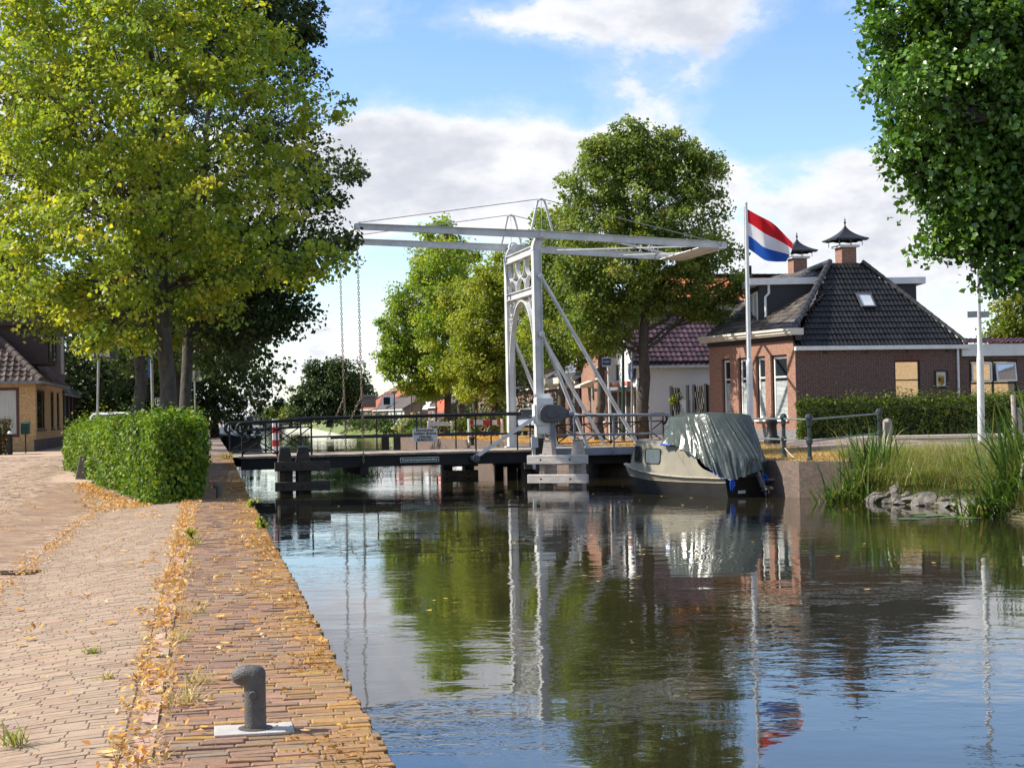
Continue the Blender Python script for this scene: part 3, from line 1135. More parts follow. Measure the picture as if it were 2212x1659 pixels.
# fixed approach span
mb = MB()
mb.ebox(B(-0.15, -0.05, DZ - 0.07), BA * 6.2, BN * (BW + 0.1), ZUP * 0.065)
mb.build('approach_deck', M_deckwood, bridge)
for n0 in (-0.12, BW + 0.02):
    mb = MB()
    mb.ebox(B(0.15, n0, DZ - 0.27), BA * 5.9, BN * 0.1, ZUP * 0.29)
    mb.build('approach_girder', M_greysteel, bridge)
mb = MB()
for n0 in (0.4, 1.9, 3.6):
    mb.ebox(B(0.0, n0, DZ - 0.62), BA * 5.5, BN * 0.25, ZUP * 0.34)
mb.build('under_beam', M_black, bridge)
# pier under the portal
for n0 in (0.0, BW * 0.5, BW):
    for tt in (-0.45, 0.45):
        mb = MB(); mb.ebox(B(tt - 0.16, n0 - 0.16, -2.2), BA * 0.32, BN * 0.32, ZUP * (DZ - 0.5 + 2.2))
        mb.build('pile', M_darkwood, bridge, bevel=0.015)
mb = MB()
mb.ebox(B(-0.6, -0.45, DZ - 0.72), BA * 0.28, BN * (BW + 0.9), ZUP * 0.24)
mb.ebox(B(0.32, -0.45, DZ - 0.72), BA * 0.28, BN * (BW + 0.9), ZUP * 0.24)
mb.build('pier_cap', M_darkwood, bridge)
# portal legs with hooked heads
ZP = 8.33
for n0 in (0.0, BW):
    mb = MB()
    mb.ebox(B(-0.02, n0 - 0.13, DZ + 0.02), BA * 0.28, BN * 0.26, ZUP * (7.75 - DZ))
    for q in (-0.04, 0.24):
        mb.ebox(B(q, n0 - 0.18, DZ + 0.02), BA * 0.035, BN * 0.36, ZUP * (7.75 - DZ))
    mb.ebox(B(-0.16, n0 - 0.24, DZ + 0.0), BA * 0.56, BN * 0.48, ZUP * 0.05)
    out = []
    for i in range(7):
        a = i / 6 * PI / 2
        out.append((-0.04 + 0.42 * (1 - math.cos(a)), 7.75 + 0.62 * math.sin(a)))
    inn = [(0.42, 8.15), (0.30, 7.95), (0.26, 7.75)]
    mb.prism([B(x, n0 - 0.13, z) for x, z in out + inn], BN * 0.26)
    for i in range(6):
        (x0, z0), (x1, z1) = out[i], out[i + 1]
        mb.beam(B(x0, n0, z0), B(x1, n0, z1), 0.36, 0.035)
    mb.build('portal_leg', M_white, bridge)
    mb = MB()
    mb.lathe(B(0.30, n0 - 0.2, ZP), [(0.19, 0), (0.19, 0.4)], 14, axis=BN)
    mb.lathe(B(0.30, n0 - 0.26, ZP), [(0.11, 0), (0.13, 0.03), (0.13, 0.5)], 12, axis=BN)
    mb.build('pivot_bearing', M_white, bridge, smooth=True)
# cross members between the legs
for z0, z1 in ((7.62, 7.92), (6.12, 6.38)):
    mb = MB()
    mb.ebox(B(0.02, 0.12, z0), BA * 0.2, BN * (BW - 0.24), ZUP * (z1 - z0))
    mb.ebox(B(-0.05, 0.12, z1 - 0.02), BA * 0.34, BN * (BW - 0.24), ZUP * 0.03)
    mb.ebox(B(-0.05, 0.12, z0 - 0.01), BA * 0.34, BN * (BW - 0.24), ZUP * 0.03)
    mb.build('cross_beam', M_white, bridge)
def flatbar(mb, pts, depth=0.16, th=0.035, t0=0.03):
    """strip bent through (n, z) points, depth along the bridge"""
    k = len(pts)
    o1, o2 = [], []
    for i, (n, z) in enumerate(pts):
        a, b = pts[max(0, i - 1)], pts[min(k - 1, i + 1)]
        tx, tz = b[0] - a[0], b[1] - a[1]
        L = math.hypot(tx, tz) or 1
        o1.append((n - tz / L * th / 2, z + tx / L * th / 2)); o2.append((n + tz / L * th / 2, z - tx / L * th / 2))
    rows = []
    for q in range(k):
        rows.append([B(t0, *o1[q]), B(t0 + depth, *o1[q]), B(t0 + depth, *o2[q]), B(t0, *o2[q])])
    mb.grid(rows, closed=True)
mb = MB()
cell = (BW - 0.24) / 3
for i in range(3):
    c = 0.12 + cell * (i + 0.5)
    hw = cell * 0.47
    flatbar(mb, [(c + hw * math.cos(a), 7.62 - 0.72 * abs(math.sin(a)) ** 0.8) for a in np.linspace(0, PI, 17)])
    flatbar(mb, [(c + hw * math.cos(a), 6.38 + 0.52 * abs(math.sin(a)) ** 0.8) for a in np.linspace(0, PI, 17)])
mb.build('tracery', M_white, bridge)
mb = MB()
hw = BW / 2 - 0.16
arch = [(BW / 2 + hw * math.cos(a), 3.0 + 3.0 * math.sin(a)) for a in np.linspace(0, PI, 33)]
flatbar(mb, [(BW - 0.16, 1.6)] + arch + [(0.16, 1.6)], 0.2, 0.06, 0.02)
mb.build('arch', M_white, bridge)
for sgn in (-1, 1):
    mb = MB()
    for (dn, zz, r) in ((0.40, 5.72, 0.22), (0.22, 5.28, 0.13), (0.82, 5.95, 0.13), (0.18, 5.0, 0.08)):
        cn = 0.16 + dn if sgn < 0 else BW - 0.16 - dn
        flatbar(mb, [(cn + r * math.cos(a), zz + r * math.sin(a)) for a in np.linspace(0, 2 * PI, 19)], 0.12, 0.03, 0.05)
    mb.build('spandrel_scroll', M_white, bridge)
# struts to the approach span
for n0 in (0.0, BW):
    for (z0, t1) in ((6.73, 4.05), (4.54, 2.02)):
        mb = MB()
        mb.tube([B(0.3, n0, z0), B(t1, n0, DZ)], 0.075, 10)
        mb.lathe(B(0.22, n0 - 0.24, z0 + 0.02), [(0.12, 0), (0.12, 0.48)], 10, axis=BN)
        mb.lathe(B(0.22, n0 - 0.28, z0 + 0.02), [(0.06, 0), (0.06, 0.5)], 8, axis=BN)
        mb.ebox(B(t1 - 0.18, n0 - 0.12, DZ - 0.01), BA * 0.36, BN * 0.24, ZUP * 0.05)
        mb.build('strut', M_white, bridge, smooth=True)
# balance beams
tl, tr_ = -6.75, 7.6
zl_, zr_ = ZP + 0.24, ZP - 0.36
def bz(t):
    return ZP + (t - 0.3) / (tl - 0.3) * 0.24 if t < 0.3 else ZP - (t - 0.3) / (tr_ - 0.3) * 0.36
for n0 in (0.0, BW):
    mb = MB()
    d0 = n0 + (-0.20 if n0 == 0 else 0.20)
    prev = None
    for ta, tb, ha, hb in ((tl, 0.3, 0.20, 0.27), (0.3, tr_, 0.27, 0.24)):
        for dz_, ww in ((0, 0.05),):
            a0, b0 = B(ta, d0, bz(ta)), B(tb, d0, bz(tb))
            mb.add([a0 + BN * -.025 + ZUP * -ha / 2, a0 + BN * .025 + ZUP * -ha / 2, a0 + BN * .025 + ZUP * ha / 2, a0 + BN * -.025 + ZUP * ha / 2,
                    b0 + BN * -.025 + ZUP * -hb / 2, b0 + BN * .025 + ZUP * -hb / 2, b0 + BN * .025 + ZUP * hb / 2, b0 + BN * -.025 + ZUP * hb / 2],
                   [(0, 3, 2, 1), (4, 5, 6, 7), (0, 1, 5, 4), (1, 2, 6, 5), (2, 3, 7, 6), (3, 0, 4, 7)])
        for sg in (-1, 1):
            mb.beam(B(ta, d0, bz(ta) + sg * ha / 2), B(tb, d0, bz(tb) + sg * hb / 2), 0.17, 0.022)
    mb.lathe(B(tr_, d0 - 0.085, bz(tr_)), [(0.13, 0), (0.13, 0.17)], 14, axis=BN)
    mb.lathe(B(tl, d0 - 0.085, bz(tl)), [(0.11, 0), (0.11, 0.17)], 14, axis=BN)
    mb.build('balance_beam', M_white, bridge)
    # king-post hoop over the pivot, and its stay cables
    mb = MB()
    hoop = []
    for i in range(15):
        s = i / 14
        x = -0.42 + 0.84 * s
        if s < 0.36:
            hoop.append(B(-0.12 + 0.25 * s / 0.36, d0, bz(0) + 0.1 + 1.03 * s / 0.36))
        elif s > 0.64:
            q = (1 - s) / 0.36
            hoop.append(B(0.72 - 0.25 * q, d0, bz(0) + 0.1 + 1.03 * q))
        else:
            a = PI * (1 - (s - 0.36) / 0.28)
            hoop.append(B(0.30 + 0.17 * math.cos(a), d0, bz(0) + 1.13 + 0.21 * math.sin(a)))
    mb.tube(hoop, 0.046, 8)
    mb.tube([B(0.30, d0, bz(0) + 0.1), B(0.30, d0, bz(0) + 1.32)], 0.012, 6)
    mb.build('king_post_hoop', M_white, bridge, smooth='all')
    for te in (tl + 0.1, tr_ - 0.5):
        mb = MB()
        mb.tube([B(0.30, d0, bz(0) + 1.34), B(te, d0, bz(te) + 0.14)], 0.016, 6)
        mb.build('stay_cable', M_cable, bridge)
mb = MB()
mb.ebox(B(tr_ - 0.22, -0.30, bz(tr_) - 0.13), BA * 0.3, BN * (BW + 0.6), ZUP * 0.05)
mb.ebox(B(tr_ - 0.22, -0.30, bz(tr_) + 0.05), BA * 0.06, BN * (BW + 0.6), ZUP * 0.06)
mb.ebox(B(tr_ - 1.0, -0.2, bz(tr_) - 0.1), BA * 0.9, BN * (BW + 0.4), ZUP * 0.03)
mb.build('counterweight_beam', M_whiteclean, bridge)
mb = MB()
mb.beam(B(2.2, BW, bz(2.2)), B(tr_ - 0.3, 0, bz(tr_)), 0.12, 0.05)
mb.beam(B(2.2, 0, bz(2.2) + 0.06), B(tr_ - 0.3, BW, bz(tr_) + 0.06), 0.12, 0.05)
mb.beam(B(5.0, BW * 0.98, bz(5) - 0.06), B(tr_ - 0.3, BW * 0.45, bz(tr_) - 0.06), 0.1, 0.05)
mb.build('beam_bracing', M_white, bridge)
mb = MB()
mb.ebox(B(tl - 0.05, -0.2, bz(tl) - 0.06), BA * 0.1, BN * (BW + 0.4), ZUP * 0.12)
mb.build('tip_beam', M_white, bridge)
# chains
def chain(mb, p, q, pitch=0.105, wire=0.0125):
    p, q = V(p), V(q)
    d = (q - p)
    n = max(2, int(d.length / pitch))
    u = d.normalized()
    s1 = u.cross(BN).normalized()
    s2 = u.cross(s1)
    for i in range(n):
        c = p + d * ((i + 0.5) / n)
        sd = s1 if i % 2 == 0 else s2
        ring = []
        for k in range(9):
            a = 2 * PI * k / 8
            ring.append(c + u * math.cos(a) * pitch * 0.70 + sd * math.sin(a) * pitch * 0.36)
        mb.tube(ring, wire, 5, cap=False)
for n0 in (-0.2, BW + 0.2):
    foot = B(-6.62, n0 + (0.06 if n0 < 0 else -0.06), DZ - 0.5)
    head = B(tl + 0.02, n0, bz(tl) - 0.1)
    mb = MB(); chain(mb, head, foot); mb.build('chain', M_chain, bridge)
    mid = head.lerp(foot, 0.70)
    low = B(-7.35, n0 + (0.25 if n0 < 0 else -0.25), DZ + 0.52)
    mb = MB()
    chain(mb, mid, mid.lerp(low, 0.5) + BA * -0.02); chain(mb, mid.lerp(low, 0.5) + BA * -0.02, low)
    chain(mb, mid.lerp(head, 0.05), head.lerp(foot, 0.86) + BA * 0.05)
    mb.build('chain_end', M_chain, bridge)
    mb = MB()
    mb.ebox(foot + V((-0.05, -0.05, -0.36)), V((0.1, 0, 0)), V((0, 0.1, 0)), ZUP * 0.5)
    mb.build('chain_shackle', M_black, bridge)
# railings of the leaf
for n0 in (0.02, BW - 0.02):
    far = n0 > 1
    t0r = -8.55
    mb = MB(); mb.tube([B(t0r, n0, DZ + 1.33), B(-0.6, n0, DZ + 1.36)], 0.068, 12)
    mb.build('handrail', M_black, bridge, smooth=True)
    mb = MB(); mb.tube([B(t0r + (0 if far else 0.75), n0, DZ + 0.60), B(-0.6, n0, DZ + 0.62)], 0.036, 8)
    mb.build('mid_rail', M_black, bridge, smooth=True)
    for tt in ((-2.35, -0.75) if not far else (-5.4, -3.8, -2.2, -0.75)):
        mb = MB(); mb.tube([B(tt, n0, DZ - 0.02), B(tt, n0, DZ + 1.34)], 0.028, 8)
        mb.build('rail_post', M_black, bridge)
# curl-ended lattice panels: over the left end of the leaf and beside the fixed span
def lattice(name, ta, tb, n0, npan, mat, curl, top=0.032, h=1.30, sub=0.27):
    mb = MB()
    rail = [B(tb, n0, DZ + h), B(ta, n0, DZ + h - 0.10)] if curl < 0 else [B(ta, n0, DZ + h), B(tb, n0, DZ + h)]
    e = ta if curl < 0 else tb
    zt = DZ + (h - 0.10 if curl < 0 else h)
    for a in np.linspace(0, 1.05 * PI, 10)[1:]:
        rail.append(B(e + curl * 0.18 * math.sin(a), n0, zt - 0.19 + 0.19 * math.cos(a)))
    mb.tube(rail, 0.06, 9)
    mb.build('lattice_handrail', mat, bridge, smooth='all')
    st = (tb - ta) / npan
    mb = MB()
    mb.tube([B(ta, n0, DZ + h - 0.38), B(tb, n0, DZ + h - sub)], 0.028, 6)
    mb.tube([B(ta, n0, DZ + 0.10), B(tb, n0, DZ + 0.13)], 0.028, 6)
    for i in range(npan):
        a, b = ta + st * i, ta + st * (i + 1)
        za, zb = DZ + h - 0.38 + (0.38 - sub) * i / npan, DZ + h - 0.38 + (0.38 - sub) * (i + 1) / npan
        mb.tube([B(a, n0, DZ + 0.12), B(b, n0, zb)], 0.025, 6)
        mb.tube([B(a, n0, za), B(b, n0, DZ + 0.12)], 0.025, 6)
        mb.lathe(B((a + b) / 2, n0 - 0.03, (za + zb) / 4 + (DZ + 0.12) / 2), [(0.05, 0), (0.05, 0.06)], 8, axis=BN)
    mb.build('lattice', M_black, bridge)
    for i in range(npan + 1):
        mb = MB()
        tt = ta + st * i
        mb.tube([B(tt, n0, DZ - 0.14), B(tt, n0, DZ + h - 0.08 + 0.05 * i / npan)], 0.032, 7)
        mb.lathe(B(tt, n0, DZ + 0.08), [(0.02, -0.05), (0.045, 0), (0.02, 0.05)], 7)
        mb.lathe(B(tt, n0, DZ + h - 0.33), [(0.02, -0.05), (0.045, 0), (0.02, 0.05)], 7)
        mb.build('lattice_post', mat, bridge)
lattice('w', TL + 0.15, -8.5, -0.02, 2, M_black, -1)
lattice('w', TL + 0.0, -8.4, BW + 0.02, 2, M_black, -1)
lattice('e', 0.9, 6.6, BW + 0.05, 5, M_black, 1, h=1.22)
# plain grey railing beside the fixed span, near side
mb = MB()
rail = [B(1.45, -0.12, DZ + 1.27), B(5.15, -0.12, DZ + 1.20)]
for a in np.linspace(0, PI, 9)[1:]:
    rail.append(B(5.15 + 0.22 * math.sin(a), -0.12, DZ + 1.0 + 0.2 * math.cos(a)))
mb.tube(rail, 0.06, 10)
mb.build('handrail', M_greysteel, bridge, smooth='all')
mb = MB(); mb.tube([B(0.15, -0.12, DZ + 0.52), B(4.6, -0.12, DZ + 0.50)], 0.04, 8)
mb.build('mid_rail', M_greysteel, bridge, smooth=True)
for tt in (1.45, 3.0, 4.5):
    mb = MB(); mb.ebox(B(tt - 0.035, -0.16, DZ - 0.28), BA * 0.07, BN * 0.05, ZUP * 1.55)
    mb.build('rail_post', M_greysteel, bridge)
# lifting gear: white cabinet, gearbox, push arm, grey stand
CB = B(0.12, -0.62, DZ)
mb = MB()
mb.cbox(CB + ZUP * 1.42, BA * 0.66, BN * 0.42, ZUP * 1.05)
mb.cbox(CB + ZUP * 0.76, BA * 0.60, BN * 0.34, ZUP * 0.36)
mb.cbox(CB + BA * -0.36 + ZUP * 1.35, BA * 0.08, BN * 0.36, ZUP * 0.7)
mb.build('gear_cabinet', M_whiteclean, bridge, bevel=0.03)
mb = MB()
mb.cbox(CB + ZUP * 1.99 + BN * 0.12, BA * 0.62, BN * 0.03, ZUP * 0.2)
mb.lathe(CB + BA * -0.28 + ZUP * 1.95, [(0.05, 0), (0.05, 0.04)], 8)
mb.build('lifting_lug', M_whiteclean, bridge)
mb = MB()
gc = CB + BN * -0.36 + BA * 0.34 + ZUP * 1.34
outl = []
for a in np.linspace(PI * 0.5, PI * 1.5, 12):
    outl.append((-0.24 + 0.34 * math.cos(a), 0.34 * math.sin(a)))
outl += [(0.20, -0.32), (0.52, -0.16), (0.58, 0.0), (0.52, 0.14), (0.18, 0.32)]
mb.prism([gc + BA * x + ZUP * z for x, z in outl], BN * 0.3)
mb.prism([gc + BN * -0.03 + BA * (x * 0.5 - .05) + ZUP * z * 0.5 for x, z in outl], BN * 0.05)
mb.build('gear_motor', M_motor, bridge, bevel=0.05, smooth=True)
mb = MB()
mb.lathe(gc + BA * -0.30 + BN * 0.20, [(0.25, -0.14), (0.25, 0.12)], 18, axis=BN)
mb.lathe(gc + BA * 0.53, [(0.1, 0), (0.12, 0.04), (0.12, 0.09), (0.09, 0.1), (0.1, 0.2), (0.05, 0.22)], 12, axis=BA + ZUP * -0.25)
mb.build('shaft_flange', M_greysteel, bridge, smooth=True)
mb = MB()
mb.tube([gc + BA * 0.6 + ZUP * -0.04, B(1.45, -0.12, DZ + 1.22)], 0.035, 8)
mb.build('crank_shaft', M_whiteclean, bridge)
mb = MB()
s = [gc + BA * 0.55 + ZUP * -0.1 + BN * -0.05]
for i in range(6):
    s.append(s[-1] + ZUP * -0.09 + BA * (0.03 * (-1) ** i - 0.03))
mb.tube(s, 0.012, 5)
mb.build('lashing', M_chain, bridge)
mb = MB()
a0, a1 = CB + BN * -0.25 + BA * -0.22 + ZUP * 1.30, B(-2.40, -0.12, DZ - 0.28)
mb.beam(a0 + BN * 0.12, a1 + ZUP * 0.06, 0.16, 0.13)
mb.build('push_arm', M_whiteclean, bridge)
mb = MB()
mb.lathe(a1 + BN * -0.14, [(0.14, 0), (0.14, 0.2)], 14, axis=BN)
mb.lathe(a1 + BN * -0.2, [(0.07, 0), (0.07, 0.1)], 10, axis=BN)
mb.beam(a1 + BA * -0.2, a1 + BA * 0.3 + ZUP * 0.2, 0.06, 0.16)
mb.build('arm_pivot', M_motor, bridge, smooth=True)
mb = MB()
sb = B(0.40, -0.88, DZ - 0.28)
mb.prism([sb + BA * x + ZUP * z for x, z in ((-0.09, 0), (0.10, 0), (0.10, 1.2), (0.11, 1.55), (-0.03, 1.55), (-0.09, 0.9))], BN * 0.06)
mb.ebox(sb + BA * -0.12 + BN * -0.05, BA * 0.26, BN * 0.2, ZUP * 0.04)
mb.build('gear_stand', M_greysteel, bridge)
mb = MB()
mb.ebox(B(-0.30, -0.5, -0.5), BA * 0.11, BN * 0.1, ZUP * 1.2)
mb.ebox(B(-0.35, -0.55, 0.3), BA * 0.26, BN * 0.12, ZUP * 0.4)
mb.build('hinge_bracket', M_white, bridge)
mb = MB()
mb.ebox(B(-0.2, -0.4, -0.6), BA * 0.4, BN * 0.5, ZUP * 1.25)
mb.build('bearing_block', M_darkwood, bridge)
# left abutment ramp
mb = MB()
mb.grid([[B(TL - 1.6, n, 0.255), B(TL + 0.02, n, DZ - 0.01)] for n in (-0.4, BW + 0.4)])
mb.build('approach_plate', M_deckwood, bridge)

# striped post on the deck
stp = B(-9.55, 2.6, DZ)
post = thing('marker_post', 'square post banded in red and white standing behind the black lattice railing', 'post', stp)
for i, (z0, z1, m_) in enumerate(((0, 0.06, M_red), (0.06, 0.30, M_whiteclean), (0.30, 0.54, M_red), (0.54, 0.80, M_whiteclean), (0.80, 1.04, M_red), (1.04, 1.34, M_whiteclean))):
    mb = MB(); mb.cbox(stp + ZUP * (z0 + z1) / 2, BA * 0.23, BN * 0.23, ZUP * (z1 - z0))
    mb.build('red_band' if m_ is M_red else 'white_band', m_, post)

# signs on the bridge
M_signwhite = plain('sign_white', (0.72, 0.72, 0.70), (0.62, 0.62, 0.6), 3, 0.5, 0.02)
M_ink = plain('black_ink', (0.03, 0.025, 0.03), (0.02, 0.02, 0.02), 3, 0.6, 0)
M_inkred = plain('faded_maroon_ink', (0.10, 0.035, 0.045), (0.07, 0.03, 0.04), 3, 0.6, 0)
M_signgreen = plain('sign_green', (0.01, 0.09, 0.07), (0.01, 0.07, 0.055), 3, 0.4, 0)
c = B(-4.30, -0.10, DZ + 0.64)
ns = thing('notice_sign', 'white notice board about the bridge keeper hung on the black railing', 'sign', c)
mb = MB(); mb.cbox(c, BA * 0.92, BN * 0.02, ZUP * 0.49); mb.build('board', M_signwhite, ns, bevel=0.006)
for i, (tx, wd) in enumerate((('Brugwachter', 0.68), ('bedient diverse', 0.84), ('objecten', 0.46), ('0646063331', 0.60))):
    text_mesh(tx, 0.155, c + BN * -0.014 + ZUP * (0.175 - 0.118 * i), BA, ZUP, 0.004, width=wd).build('lettering', M_inkred if i == 0 else M_ink, ns)
c = B(-4.52, -0.075, DZ - 0.27)
np_ = thing('name_plate', 'green name plate with white lettering on the side of the bridge deck', 'sign', c)
mb = MB(); mb.cbox(c, BA * 1.46, BN * 0.02, ZUP * 0.19); mb.build('border', M_signwhite, np_)
mb = MB(); mb.cbox(c + BN * -0.004, BA * 1.42, BN * 0.02, ZUP * 0.155); mb.build('board', M_signgreen, np_)
text_mesh('Koartsweachsterbr\u00eage', 0.135, c + BN * -0.018 + ZUP * 0.005, BA, ZUP, 0.004, width=1.32).build('lettering', M_signwhite, np_)

M_paleplank = plain('bleached_plank', (0.68, 0.62, 0.56), (0.46, 0.41, 0.37), 2.5, 0.9, 0.6, stretch=(1, 1, 5), bscale=16)
# timber fenders in the water
def fender(name, label, c, dx, tops, planks, plen, pd, mat, pmat, w=0.38, gap=1.12, slabs=True, ph=0.30):
    c = V((c[0], c[1], WZ))
    f = thing(name, label, 'fender', c)
    dx = V(dx).normalized()
    dy = V((-dx.y, dx.x, 0))
    for s in (-0.5, 0.5):
        b = c + dx * s * gap
        mb = MB()
        mb.ebox(b - dx * w / 2 - dy * w / 2 + ZUP * -1.5, dx * w, dy * w, ZUP * (tops - 0.55 + 1.5))
        r0 = [b + (dx * a + dy * e) * w / 2 + ZUP * (tops - 0.55) for a, e in ((-1, -1), (1, -1), (1, 1), (-1, 1))]
        r1 = [b + (dx * a + dy * e) * w * 0.33 + ZUP * (tops - 0.04) for a, e in ((-1, -1), (1, -1), (1, 1), (-1, 1))]
        mb.grid([r0, r1], closed=True)
        mb.add(r1, [(0, 1, 2, 3)])
        mb.build('pile', mat, f, bevel=0.012)
        mb = MB()
        mb.cbox(b + ZUP * (tops - 0.02), dx * w * 0.72, dy * w * 0.72, ZUP * 0.05)
        mb.lathe(b + ZUP * tops, [(0.05, 0), (0.012, 0.03), (0.01, 0.13)], 8)
        mb.build('cap', M_greysteel, f)
        if slabs:
            mb = MB()
            mb.cbox(b - dy * (w / 2 + 0.09) + dx * -0.13 + ZUP * (0.6 * tops - 0.9), dx * 0.17, dy * 0.17, ZUP * 2.1)
            mb.build('fender_stud', mat, f, bevel=0.01)
    for z in planks:
        mb = MB()
        q = c - dy * (w / 2 + 0.26 if slabs else w / 2 + 0.09)
        mb.cbox(q + dx * pd + ZUP * z, dx * plen, dy * 0.17, ZUP * ph)
        mb.build('plank', pmat, f, bevel=0.02)
        mb = MB()
        for s in (-0.5, 0.5):
            mb.lathe(q - dy * 0.088 + dx * (s * gap - 0.1) + ZUP * z, [(0.035, 0), (0.035, 0.02)], 8, axis=dy)
        mb.build('bolt', M_black, f)
    return f
p = G(1219, 1051, WZ)
fender('timber_fender', 'silvery timber fender with pale planks in the water beside the moored boat', p, (0.92, -0.39, 0), P(1190, 950, p.y).z - WZ, (P(1200, 992, p.y).z - WZ, P(1200, 1033.5, p.y).z - WZ), 2.15, -0.05, M_greywood, M_paleplank, 0.40, 1.05)
p = G(636, 1066, WZ)
fender('timber_fender', 'dark weathered timber fender under the lattice-railed end of the bridge', p, BA, P(640, 964, p.y).z - WZ, (P(650, 1006, p.y).z - WZ, P(650, 1049, p.y).z - WZ), 1.80, 0.22, M_darkwood, M_darkwood, 0.47, 0.60)
p = B(-2.0, 5.2, 0)
fender('timber_fender', 'low dark fender posts behind the bridge beyond the push arm', p, BA, 1.12, (0.55, 0.1), 1.5, 0.0, M_darkwood, M_greywood, 0.42, 0.9)
# ------------------------------------------------------------------ near quay things
M_bollard = plain('cast_iron_grey', (0.095, 0.088, 0.076), (0.06, 0.057, 0.052), 14.0, 0.55, 0.4, bscale=120, stain=((0.15, 0.085, 0.045), 22.0, 0.62, (1, 1, 0.5)))
M_slab = plain('pale_granite', (0.47, 0.44, 0.40), (0.37, 0.345, 0.31), 9.0, 0.85, 0.3, bscale=120, stain=((0.24, 0.18, 0.12), 7.0, 0.58, (1, 1, 1)))
def bollard(name, label, base, h=0.32, slab=True, rz=0.0):
    b = thing(name, label, 'bollard', base)
    ex, ey = V((math.cos(rz), math.sin(rz), 0)), V((-math.sin(rz), math.cos(rz), 0))
    k = h / 0.32
    mb = MB()
    r = 0.056 * k
    prof = [(r * 1.03, 0), (r, 0.03 * k), (r, 0.17 * k), (r, 0.25 * k), (r * 0.97, 0.275 * k), (r * 0.8, 0.298 * k), (r * 0.5, 0.31 * k), (0.001, 0.314 * k)]
    mb.lathe(base, prof, 28)
    # the head: a thumb of iron reaching to one side, cast in one piece with the shaft
    prof = []
    for i in range(25):
        x = -math.cos(PI * i / 24)
        prof.append((max(0.0006, 0.054 * k * (1 - abs(x) ** 2.6) ** (1 / 2.6)), (0.030 + 0.087 * x) * k))
    mb.lathe(base + ZUP * 0.272 * k, prof, 28, axis=-ex + ZUP * -0.04)
    mb.lathe(base + ex * -0.03 * k + ZUP * 0.272 * k, [(0.052 * k, -0.03 * k), (0.054 * k, 0), (0.054 * k, 0.02 * k)], 28, axis=-ex)
    so_ = mb.build('shaft', M_bollard, b)
    rm = so_.modifiers.new('fuse', 'REMESH'); rm.mode = 'VOXEL'; rm.voxel_size = 0.0045 * k; rm.use_smooth_shade = True
    sm = so_.modifiers.new('soft', 'SMOOTH'); sm.iterations = 14; sm.factor = 0.5
    mb = MB()
    cc = base + ZUP * 0.178 * k
    mb.lathe(cc - ey * 0.078 * k, [(0.018 * k, 0), (0.021 * k, 0.006 * k), (0.021 * k, 0.156 * k)], 16, axis=ey)
    mb.build('cross_pin', M_bollard, b, smooth=True)
    if slab:
        mb = MB(); mb.lathe(base, [(0.088, 0), (0.088, 0.004), (0.06, 0.006)], 24); mb.build('base_ring', M_bollard, b)
    return b
bp = G(552, 1577, 0.0)
lr = V((.982, .189, 0))
ld = V((-.189, .982, 0))
slab = MB()
sc_ = V((bp.x - 0.008, bp.y + 0.0, -0.025))
slab.ebox(sc_ - lr * 0.2 - ld * 0.13, lr * 0.40, ld * 0.26, ZUP * 0.036)
tag(slab.build('stone_slab', M_slab, bevel=0.004, loc=sc_), 'pale stone slab set in the brick coping under the big bollard', 'slab')
bollard('mooring_bollard', 'grey iron mooring bollard with a thumb-shaped head on its pale stone slab', V((bp.x, bp.y, 0.012)))
b2 = G(473, 1077, 0.0)
bollard('mooring_bollard', 'small iron mooring bollard at the foot of the big hedge beside the water', V((b2.x, b2.y, zl(b2.y))), 0.31, False, math.radians(10))

HEDGE = [(3, (0.125, 0.215, 0.018)), (2.4, (0.085, 0.16, 0.016)), (1.3, (0.19, 0.27, 0.022)), (1.4, (0.045, 0.10, 0.014)), (0.35, (0.30, 0.31, 0.03))]
M_leaf = leafmat('lime_leaves', 0.48, 0.5, 0.3, (1.55, 1.45, 0.62))
M_hleaf = leafmat('hedge_leaves', 0.30, 0.5, 0.22)
M_dleaf = leafmat('dark_leaves', 0.26, 0.5, 0.3, (1.2, 1.4, 0.6))
M_twig = plain('hedge_twigs', (0.03, 0.028, 0.016), (0.015, 0.016, 0.009), 5, 0.95, 0.3)
z31, z48 = zl(31), zl(48)
hedge('maple_hedge', 'big leafy hedge block with a shaded end facing the quay bricks', [(-7.0, 30.8), (-6.2, 31.4), (-7.75, 39.4), (-9.7, 38.2)],
      [1.62, 1.56, 1.55, 1.56], [-0.1, -0.05, 0.05, -0.02], 800, 0.082, HEDGE, 21, M_hleaf, M_twig, jit=0.22, layers=(0, 0.24), up=0.25, toprag=0.14)
hedge('maple_hedge', 'lower paler stretch of hedge running on behind the big leafy block', [(-9.9, 38.8), (-7.9, 40.0), (-9.7, 50.5), (-14.0, 49.5)],
      [1.36, 1.36, 1.5, 1.36], [-0.05, 0.0, 0.15, 0.05], 640, 0.078, [(w_ * (1.6 if c_[0] > .12 else 0.8), c_) for w_, c_ in HEDGE], 26, M_hleaf, M_twig, jit=0.26, layers=(0, 0.24), up=0.25, toprag=0.25)
p = P(20, 985, 66)
hedge('garden_hedge', 'low hedge with reddish tips in front of the yellow brick house', [(-27, 64.5), (-20.75, 65.0), (-20.8, 66.0), (-27, 65.8)], [1.72, 1.72, 1.74, 1.74], [0.2] * 4, 420, 0.075,
      [(2, (0.03, 0.055, 0.012)), (1.2, (0.07, 0.10, 0.02)), (0.9, (0.17, 0.04, 0.02))], 22, M_hleaf, M_twig)

